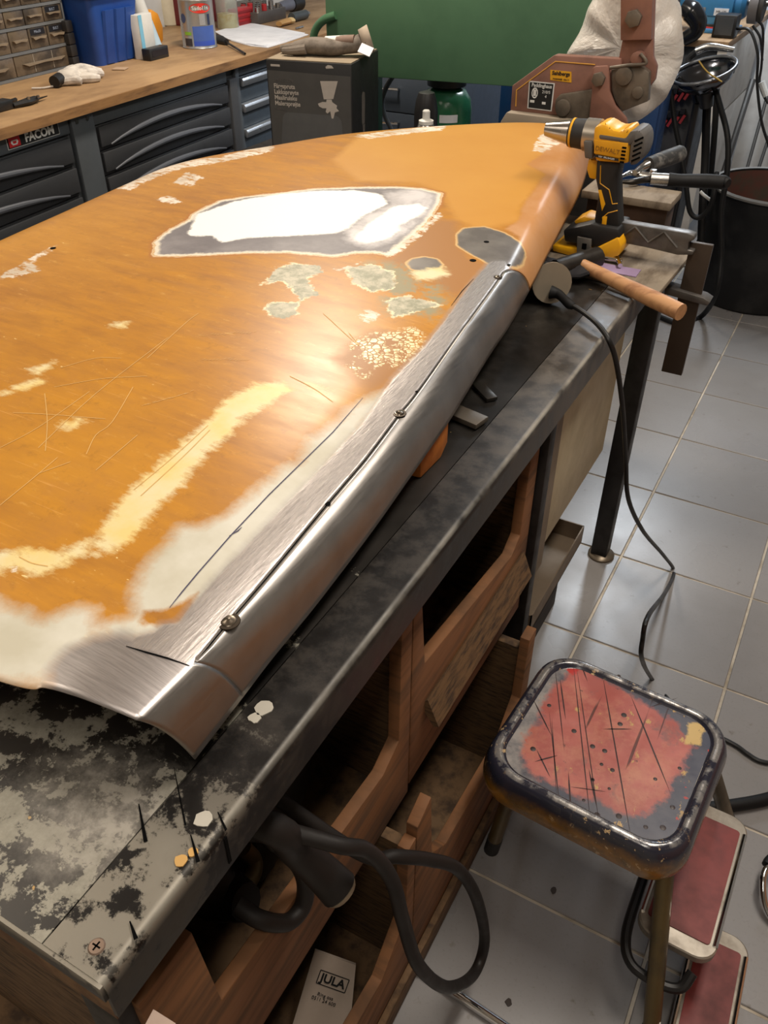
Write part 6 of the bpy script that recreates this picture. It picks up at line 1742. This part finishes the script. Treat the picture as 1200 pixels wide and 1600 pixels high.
def olocal(mb):
    """bench-local coordinates to the organiser's own"""
    mb.bm.transform(Matrix.Translation((0.56, -0.5, -0.90)))
    return mb


rows_ = [0.902, 0.978, 1.055, 1.115, 1.175, 1.235]
part('case', olocal(MB().box(ox - 0.16, ox - 0.012, oy0, oy1, 0.902, 1.245)), m_of, og, local=True)
fr = MB()
for z in rows_:
    fr.box(ox - 0.012, ox, oy0, oy1, z - 0.001, z + 0.008)
for y in (oy0, oy1 - 0.008):
    fr.box(ox - 0.012, ox, y, y + 0.008, 0.902, 1.243)
part('front_frame', olocal(fr), m_of, og, local=True)
m_lab = M('label_black', C(24, 24, 30), 0.5)
m_lt = M('label_text', C(150, 160, 180), 0.6)
for r_ in range(5):
    z0, z1 = rows_[r_] + 0.009, rows_[r_ + 1] - 0.002
    ncol = 4 if r_ == 0 else 12
    w_ = (oy1 - oy0 - 0.016) / ncol
    for k in range(ncol):
        y0 = oy0 + 0.008 + w_ * k + 0.002
        y1 = y0 + w_ - 0.004
        d = part('small_drawer', olocal(MB().box(ox - 0.0118, ox - 0.003, y0, y1, z0, z1, 0.001)), m_od, og, local=True)
        part('pull', olocal(MB().prism([(y0 + w_ * 0.12, z0 + (z1 - z0) * 0.55), (y1 - w_ * 0.12, z0 + (z1 - z0) * 0.55), (y1 - w_ * 0.2, z0 + (z1 - z0) * 0.42), ((y0 + y1) / 2, z0 + (z1 - z0) * 0.47), (y0 + w_ * 0.2, z0 + (z1 - z0) * 0.42)], 'X', ox - 0.003, ox + 0.007)), M('pull_clear', C(142, 126, 106), 0.35), d, local=True)
        if r_ == 0:
            for q in (0.33, 0.67):
                part('divider', olocal(MB().box(ox - 0.003, ox - 0.002, y0 + (y1 - y0) * q - 0.001, y0 + (y1 - y0) * q + 0.001, z0 + 0.004, z1 - 0.004)), M('divider_pale', C(176, 166, 150), 0.5), d, local=True)
        if (r_, k) in ((1, 10), (1, 11), (2, 11), (3, 8), (4, 9), (4, 7)):
            part('drawer_label', olocal(MB().box(ox - 0.003, ox - 0.0022, y0 + 0.010, y1 - 0.010, z1 - 0.024, z1 - 0.004)), m_lab, d, local=True)
            text('lettering', 'BULT' if k % 2 else 'M6x20', 0.012, m_lt, d, frame(LW(ox - 0.002, (y0 + y1) / 2, z1 - 0.014), LX, LY))
part('pale_sleeve', olocal(MB().tube([(ox - 0.001, oy1 - 0.42, 0.915), (ox - 0.001, oy1 - 0.445, 0.955)], 0.012, 10, 0)), m_white, og, local=True)

# blue bin
bb = thing('blue_bin', 'blue plastic bin with ribbed side beside the parts organiser', 'bin', LW(-0.55, 1.02, 0.90), LROT)
b0, b1 = (-0.4402,0.8699,0.9), (-0.3205,1.0944,0.9)
ym = (b0[1] + b1[1]) / 2 + 0.022
hw = (b1[1] - b0[1]) / 2
xf = (b0[0] + b1[0]) / 2
lps = []
for z, g in ((0.9, 0.0), (1.125, 0.030), (1.14, 0.032)):
    lp = []
    for x, y, _ in rrect(0, 0, 0.125 + g, hw + g, 0.025, 0, 5):
        lp.append((x + xf - 0.125 + 0.55, y + ym - 1.02, z - 0.90))
    lps.append(lp)
lpi = [[(x, y, 0.24) for x, y, z in [(p[0] * 1, p[1] * 1, p[2]) for p in lps[2]]]]
shell = MB().loft(lps, cap=(True, False))
m_bin = M('bin_blue', C(32, 74, 150), 0.45, col2=C(26, 62, 134), scale=6)
part('bin_shell', shell, m_bin, bb, local=True, solid=0.004)
for f_ in (-0.45, 0.12, 0.62):
    y_ = ym - 1.02 + hw * f_
    part('rib', MB().loft([[(xf + 0.55 + 0.006, y_ - 0.02, 0.004), (xf + 0.55 + 0.006, y_ + 0.02, 0.004), (xf + 0.55 - 0.004, y_ + 0.026, 0.004), (xf + 0.55 - 0.004, y_ - 0.026, 0.004)], [(xf + 0.59 - 0.002, y_ - 0.024, 0.185), (xf + 0.59 - 0.002, y_ + 0.024, 0.185), (xf + 0.578, y_ + 0.03, 0.185), (xf + 0.578, y_ - 0.03, 0.185)]]), m_bin, bb, local=True)
rimp = [(x + xf - 0.125 + 0.55, y + ym - 1.02, 0.236) for x, y, _ in rrect(0, 0, 0.163, hw + 0.038, 0.03, 0, 5)]
part('bin_rim', MB().tube([Vector(p) for p in rimp], 0.009, 8, 0, closed=True), M('bin_rim_blue', C(58, 88, 140), 0.5), bb, local=True)
tag(part('cardboard_scrap', MB().obox(LW(xf - 0.12, ym, 1.09), 0.16, 0.26, 0.03, rz=LROT + R(8), ry=R(8)), M('cardboard', C(176, 118, 70), 0.8)), 'orange brown cardboard lying in the blue bin', 'cardboard')


def on_top(name, label, cat, p, rz=0.0):
    return thing(name, label, cat, LW(p[0], p[1], 0.9001), LROT + rz)


bk = on_top('black_case', 'narrow black stacked case between organiser and blue bin', 'case', (-0.4444,0.8387,0.9))
for k in range(4):
    part('case_section', MB().box(-0.10, 0.0, -0.018, 0.016, 0.04 * k, 0.04 * k + 0.038, 0.003), M('case_black', C(46, 44, 44), 0.5), bk, local=True)
gv = on_top('glove_bundle', 'white gloves bundled with a black roll on the wooden worktop', 'gloves', (-0.2507,0.6057,0.9))
m_glv = M('glove_white', C(214, 206, 196), 0.85, col2=C(180, 172, 164), scale=30)
for (a, b, c_, r_) in (((-0.02, -0.02, 0.02), (0.02, 0.05, 0.025), (0.02, 0.12, 0.014), 0.018), ((-0.03, 0.0, 0.03), (-0.02, 0.07, 0.035), (0.0, 0.14, 0.016), 0.016), ((0.0, -0.01, 0.016), (0.045, 0.03, 0.016), (0.06, 0.06, 0.012), 0.016), ((-0.05, 0.0, 0.025), (-0.06, 0.07, 0.03), (-0.04, 0.13, 0.014), 0.014), ((-0.01, -0.06, 0.014), (0.03, -0.03, 0.018), (0.05, -0.02, 0.012), 0.014)):
    part('finger', MB().tube([a, b, c_], [r_, r_ * 1.1, r_ * 0.7], 10, 5), m_glv, gv, local=True)
part('palm', MB().ball((-0.02, 0.0, 0.024), 0.05, 0.045, 0.022), m_glv, gv, local=True)
part('black_roll', MB().tube([(0.0, -0.10, 0.02), (-0.01, -0.06, 0.024)], 0.02, 14, 0), m_black, gv, local=True)
part('string', MB().tube([(-0.01, -0.10, 0.006), (-0.03, -0.13, 0.004), (-0.06, -0.15, 0.004)], 0.003, 8, 4), m_glv, gv, local=True)
tag(part('paper_scrap', MB().obox(LW(*(-0.2763,0.8833,0.903)), 0.05, 0.05, 0.002, rz=0.4), M('scrap_brown', C(190, 160, 130), 0.8)), 'small brown paper scrap in front of the blue bin', 'paper')
ct = on_top('hobby_knife', 'black folding knife lying on the worktop at the left edge', 'knife', (-0.1396,0.2616,0.9))
part('knife_handle', MB().tube([(-0.01, -0.055, 0.010), (0.0, 0.0, 0.012), (-0.01, 0.045, 0.011)], [0.009, 0.014, 0.012], 10, 4, squash=0.8), m_black, ct, local=True)
part('blade', MB().prism([(-0.018, 0.045), (0.0, 0.045), (-0.012, 0.10)], 'Z', 0.008, 0.011), m_darksteel, ct, local=True)
part('rivet', MB().lathe([(0, 0.027), (0.005, 0.026), (0.005, 0.018)], (0.006, 0.0, 0), 10), m_steel, ct, local=True)
part('rivet', MB().lathe([(0, 0.025), (0.005, 0.024), (0.005, 0.016)], (0.008, 0.04, 0), 10), m_steel, ct, local=True)
bk2 = on_top('black_tool', 'black tool handle cut by the left picture edge', 'tool', (-0.1665,0.1786,0.9))
part('tool_grip', MB().box(-0.02, 0.022, -0.16, 0.028, 0.0, 0.03, 0.006), m_black, bk2, local=True)
part('tool_shaft', MB().tube([(-0.0, 0.028, 0.018), (-0.015, 0.075, 0.016)], 0.006, 8, 0), m_darksteel, bk2, local=True)

# items between the bin and the paint tin
pkp = (-0.2945,1.1225,0.9)
sk = on_top('black_holder', 'small black holder block in front of white packet', 'holder', pkp)
part('holder_body', MB().box(-0.02, 0.02, -0.055, 0.065, 0.0, 0.042, 0.003), M('holder_black', C(34, 34, 36), 0.4), sk, local=True)
part('holder_groove', MB().box(0.0202, 0.021, -0.04, 0.06, 0.012, 0.034), M('groove_dark', C(20, 20, 30), 0.4), sk, local=True)
wp = on_top('white_packet', 'white packet with light blue edge standing behind black holder', 'packet', (pkp[0] - 0.045, pkp[1] + 0.0, 0), R(4))
part('packet_body', MB().box(-0.02, 0.02, -0.045, 0.05, 0.0, 0.155, 0.003), m_white, wp, local=True)
part('blue_edge', MB().box(0.0202, 0.0208, -0.045, -0.022, 0.0, 0.155), M('light_blue', C(130, 196, 224), 0.5), wp, local=True)
tu = on_top('sealant_tube', 'tall white sealant cartridge leaning next to the white packet', 'cartridge', (pkp[0] - 0.12, pkp[1] + 0.09, 0))
part('cartridge', MB().tube([(0.03, 0.03, 0.002), (-0.02, -0.035, 0.30)], [0.034, 0.033], 18, 0), m_white, tu, local=True)
part('cartridge_stripe', MB().tube([(0.0285, 0.028, 0.012), (0.012, 0.0075, 0.11)], [0.0345, 0.0344], 18, 0, caps=False), M('pale_blue_print', C(190, 214, 228), 0.5), tu, local=True)
yw = on_top('yellow_clamp', 'yellow plastic tool behind the white cartridge', 'tool', (pkp[0] - 0.14, pkp[1] + 0.17, 0))
part('tool_body', MB().prism([(0.0, 0.0), (0.05, 0.03), (0.06, 0.08), (0.04, 0.13), (0.0, 0.15), (-0.04, 0.12), (-0.03, 0.04)], 'X', -0.02, 0.02, 0.005), M('tool_yellow', C(226, 150, 40), 0.45), yw, local=True)
part('tool_black_grip', MB().box(-0.021, 0.021, 0.0, 0.03, 0.0, 0.02, 0.003), m_black, yw, local=True)  # small black block at the foot of the yellow tool

tn = on_top('paint_tin', 'silver paint tin with red oval Sadolin badge and blue label', 'paint tin', (-0.3022,1.4435,0.9))
TR, THH = 0.072, 0.180
part('tin_body', MB().lathe([(0, 0), (TR, 0), (TR + 0.002, 0.003), (TR, 0.006), (TR, THH - 0.006), (TR + 0.002, THH - 0.003), (TR + 0.001, THH), (TR - 0.008, THH), (TR - 0.01, THH - 0.006), (0, THH - 0.005)], (0, 0, 0), 36), M('tin_silver', C(176, 176, 176), 0.35, 0.6), tn, local=True)
part('tin_lid', MB().lathe([(0, 0.001), (TR - 0.012, 0.001), (TR - 0.012, -0.004)], (0, 0, THH - 0.001), 32), M('lid_beige', C(170, 152, 126), 0.5), tn, local=True)


def wrap(a0, a1, z0, z1, r, mat, name, parent, oval=False, n=14):
    mb = MB()
    if oval:
        am, zm = (a0 + a1) / 2, (z0 + z1) / 2
        pts = [(am + (a1 - a0) / 2 * math.cos(2 * math.pi * k / 24), zm + (z1 - z0) / 2 * math.sin(2 * math.pi * k / 24)) for k in range(24)]
        c = mb.bm.verts.new((r * math.cos(am), r * math.sin(am), zm))
        vs_ = [mb.bm.verts.new((r * math.cos(a), r * math.sin(a), z)) for a, z in pts]
        for k in range(24):
            mb.bm.faces.new((c, vs_[k], vs_[(k + 1) % 24]))
    else:
        for k in range(n):
            A0, A1 = a0 + (a1 - a0) * k / n, a0 + (a1 - a0) * (k + 1) / n
            mb.quad(*[(r * math.cos(a), r * math.sin(a), z) for a, z in ((A0, z0), (A1, z0), (A1, z1), (A0, z1))])
    return part(name, mb, mat, parent, local=True, ang=60)


TA = R(-55)   # direction facing the room
fc = TA
bl = wrap(fc - R(18), fc + R(62), 0.012, 0.085, TR + 0.0006, M('label_blue', C(76, 108, 190), 0.45), 'blue_label', tn)
wrap(fc + R(-18), fc + R(62), 0.012, 0.03, TR + 0.001, M('label_blue_low', C(60, 92, 200), 0.45), 'label_band', tn)
wrap(fc + R(8), fc + R(28), 0.088, 0.130, TR + 0.0007, M('label_silver', C(210, 212, 216), 0.3, 0.5), 'picture_strip', tn)
wrap(fc + R(36), fc + R(46), 0.088, 0.128, TR + 0.0007, M('label_navy', C(50, 60, 90), 0.5), 'picture_bar', tn)
rv = wrap(fc - R(22), fc + R(52), 0.132, 0.168, TR + 0.001, M('badge_red', C(222, 56, 44), 0.45), 'red_badge', tn, oval=True)
wrap(fc - R(62), fc - R(40), 0.095, 0.13, TR + 0.001, M('badge_blue', C(50, 74, 120), 0.5), 'round_badge', tn, oval=True)
wrap(fc - R(50), fc - R(24), 0.052, 0.064, TR + 0.001, M('label_green', C(140, 190, 60), 0.5), 'green_mark', tn)
wrap(fc - R(52), fc - R(24), 0.012, 0.04, TR + 0.001, M('label_dark', C(60, 58, 64), 0.5), 'dark_mark', tn)
for i_, ch_ in enumerate('Sadolin'):
    a_ = fc + R(15) + R(-24 + 8 * i_)
    lm_ = ROOTM[tn.name] @ Matrix.Rotation(a_, 4, 'Z') @ Matrix.Translation((TR + 0.0016, 0, 0.150)) @ Matrix.Rotation(R(90), 4, 'Z') @ Matrix.Rotation(R(90), 4, 'X')
    text('lettering', ch_, 0.020, m_whiteink, rv, lm_, bold=0.0004)
jr = on_top('glass_jar', 'clear jar half full of yellow liquid next to the paint tin', 'jar', (-0.4919,1.9468,0.9))
JR = 0.052
t = NT('jar_plastic')
t.set('Base Color', C(232, 234, 228))
t.set('Roughness', 0.15)
t.set('Transmission Weight', 0.85)
t.set('IOR', 1.2)
part('jar_wall', MB().lathe([(JR - 0.002, 0.001), (JR, 0.0), (JR, 0.17), (JR - 0.002, 0.17), (JR - 0.002, 0.001)], (0, 0, 0), 28), t.m, jr, local=True)
part('yellow_liquid', MB().lathe([(0, 0.003), (JR - 0.004, 0.003), (JR - 0.004, 0.062), (0, 0.062)], (0, 0, 0), 28), M('liquid_yellow', C(206, 180, 60), 0.3, col2=C(226, 214, 150), scale=20), jr, local=True)
pp = [(-0.4398,1.7779,0.902)[:2], (-0.2572,1.619,0.902)[:2], (-0.1061,1.5388,0.902)[:2], (-0.0194,1.5341,0.902)[:2], (-0.0204,1.6916,0.902)[:2], (-0.0377,1.9243,0.902)[:2], (-0.2308,2.0072,0.902)[:2], (-0.4426,2.093,0.902)[:2], (-0.4495,1.9271,0.902)[:2]]
pc = on_top('paper_sheets', 'white paper sheets spread on the worktop behind the carton', 'paper', (0, 0, 0))
part('sheet', MB().prism([p for p in pp], 'Z', 0.0005, 0.003), m_paper, pc, local=True)
part('sheet', MB().prism([(p[0] - 0.03, p[1] + 0.02) for p in pp], 'Z', 0.0032, 0.005), m_paper, pc, local=True)
a_, b_ = (-0.1372,1.568,0.906), (-0.0245,1.5379,0.906)
part('printed_line', MB().prism([a_[:2], b_[:2], (b_[0] - 0.012, b_[1]), (a_[0] - 0.012, a_[1])], 'Z', 0.0051, 0.0055), M('line_grey', C(120, 120, 140), 0.7), pc, local=True)
sd = on_top('screwdriver', 'black screwdriver pointing to the worktop edge by the paint tin', 'screwdriver', (-0.3293,1.64,0.9))
h_, tip = Vector((-0.3053,1.5726,0.915)), Vector((-0.218,1.5216,0.912))
t2 = Vector((-0.0065,1.3389,0.907))
bs = Vector((-0.3293,1.64,0.9))
part('handle', MB().tube([h_ - bs, h_.lerp(tip, 0.5) - bs, tip - bs], [0.017, 0.019, 0.012], 12, 4), m_black, sd, local=True)
part('shaft', MB().tube([tip - bs, t2 - bs], 0.0045, 10, 0), m_darksteel, sd, local=True)
m_red = M('tray_red', C(176, 40, 44), 0.45)
for q, (p, sz, lab) in enumerate((((-0.4622,2.0536,0.9), (0.05, 0.07, 0.075), 'red plastic box beside the jar of yellow liquid'), ((-0.6992,2.1887,0.9), (0.04, 0.05, 0.10), 'red plastic box half hidden behind the jar'))):
    rb_ = on_top('red_box', lab, 'box', p)
    part('box_body', MB().box(-sz[0], 0, -sz[1], sz[1], 0, sz[2], 0.003), m_red, rb_, local=True)
    for k in range(3):
        part('box_rib', MB().box(0.0003, 0.004, -sz[1] + 0.004, sz[1] - 0.004, 0.012 + sz[2] * 0.3 * k, 0.02 + sz[2] * 0.3 * k), M('rib_red', C(140, 30, 36), 0.5), rb_, local=True)
tt = on_top('socket_tray', 'dark metal tray filled with sockets on the far worktop', 'tray', (-0.4378,2.2604,0.9))
part('tray_pan', MB().box(-0.14, 0.02, -0.16, 0.11, 0.0, 0.05, 0.004), M('tray_grey', C(96, 90, 86), 0.5, 0.4), tt, local=True)
for k in range(16):
    x, y = -0.12 + 0.04 * (k % 4), -0.13 + 0.065 * (k // 4)
    part('socket', MB().lathe([(0.010, 0.0), (0.013, 0.0), (0.013, 0.02 + 0.008 * (k % 3)), (0.008, 0.02 + 0.008 * (k % 3)), (0.008, 0.005)], (x, y, 0.0505), 10), m_red if k in (1, 2, 7) else m_steel, tt, local=True)
br = on_top('paint_brush', 'short tan paint brush on the worktop behind the papers', 'brush', (-0.2859,2.1364,0.9))
part('brush_handle', MB().tube([(0.0, -0.06, 0.014), (0.0, 0.03, 0.016)], [0.018, 0.022], 12, 0, squash=0.6), M('brush_tan', C(186, 144, 88), 0.6), br, local=True)
part('bristles', MB().tube([(0.0, 0.0305, 0.016), (0.0, 0.06, 0.015)], [0.020, 0.024], 12, 0, squash=0.6), M('bristle_pale', C(214, 184, 130), 0.8), br, local=True)
pt = on_top('grey_torch', 'dark grey torch with silver end lying on the worktop', 'torch', (-0.3055,2.3225,0.9))
part('torch_body', MB().tube([(0.0, -0.09, 0.022), (0.0, 0.05, 0.022)], 0.021, 16, 0), M('torch_grey', C(70, 76, 78), 0.45), pt, local=True)
part('torch_cap', MB().tube([(0.0, 0.0505, 0.022), (0.0, 0.08, 0.022)], [0.018, 0.012], 16, 0), m_steel, pt, local=True)
dk = on_top('black_drum_tool', 'round black power tool head at the far end of the worktop', 'power tool', (-0.3996,2.5422,0.9))
part('head', MB().tube([(-0.09, 0.0, 0.04), (-0.09, 0.09, 0.042)], [0.035, 0.042, 0.04], 18, 4), m_black, dk, local=True)
part('body', MB().tube([(-0.09, -0.12, 0.036), (-0.09, -0.0005, 0.04)], [0.024, 0.03], 16, 0), M('tool_greyblue', C(104, 106, 118), 0.5), dk, local=True)
sb = on_top('steel_bit', 'small bright steel bit lying alone on the worktop', 'bit', (-0.1713,2.0746,0.9))
part('bit_shaft', MB().tube([(0, -0.035, 0.005), (0, 0.035, 0.005)], 0.0048, 8, 0), m_steel, sb, local=True)

ps_ = on_top('steel_profile', 'long grey steel profile lying along the back of the worktop', 'steel bar', (-0.7371,2.859,0.9))
part('profile_body', MB().box(-0.10, -0.02, -0.5, 0.9, 0.0, 0.05, 0.003), M('profile_grey', C(128, 122, 112), 0.5, 0.4), ps_, local=True)
rt = on_top('dark_red_case', 'dark red tool case standing behind the paint tin', 'case', ((-0.6498,1.9655,0.9)[0], (-0.6498,1.9655,0.9)[1], 0))
part('case_body', MB().box(-0.14, -0.02, -0.06, 0.20, 0.0, 0.13, 0.006), M('case_darkred', C(104, 26, 30), 0.5), rt, local=True)
part('case_lid', MB().box(-0.145, -0.015, -0.065, 0.205, 0.1305, 0.16, 0.006), m_black, rt, local=True)
cw = on_top('cream_canister', 'cream canister standing between the cartridge and the paint tin', 'canister', ((-0.755,1.9162,0.9)[0] - 0.06, (-0.755,1.9162,0.9)[1], 0))
part('canister_body', MB().lathe([(0, 0), (0.045, 0), (0.048, 0.004), (0.048, 0.26), (0.03, 0.29), (0, 0.292)], (0, 0, 0), 24), M('canister_cream', C(214, 204, 180), 0.5), cw, local=True)
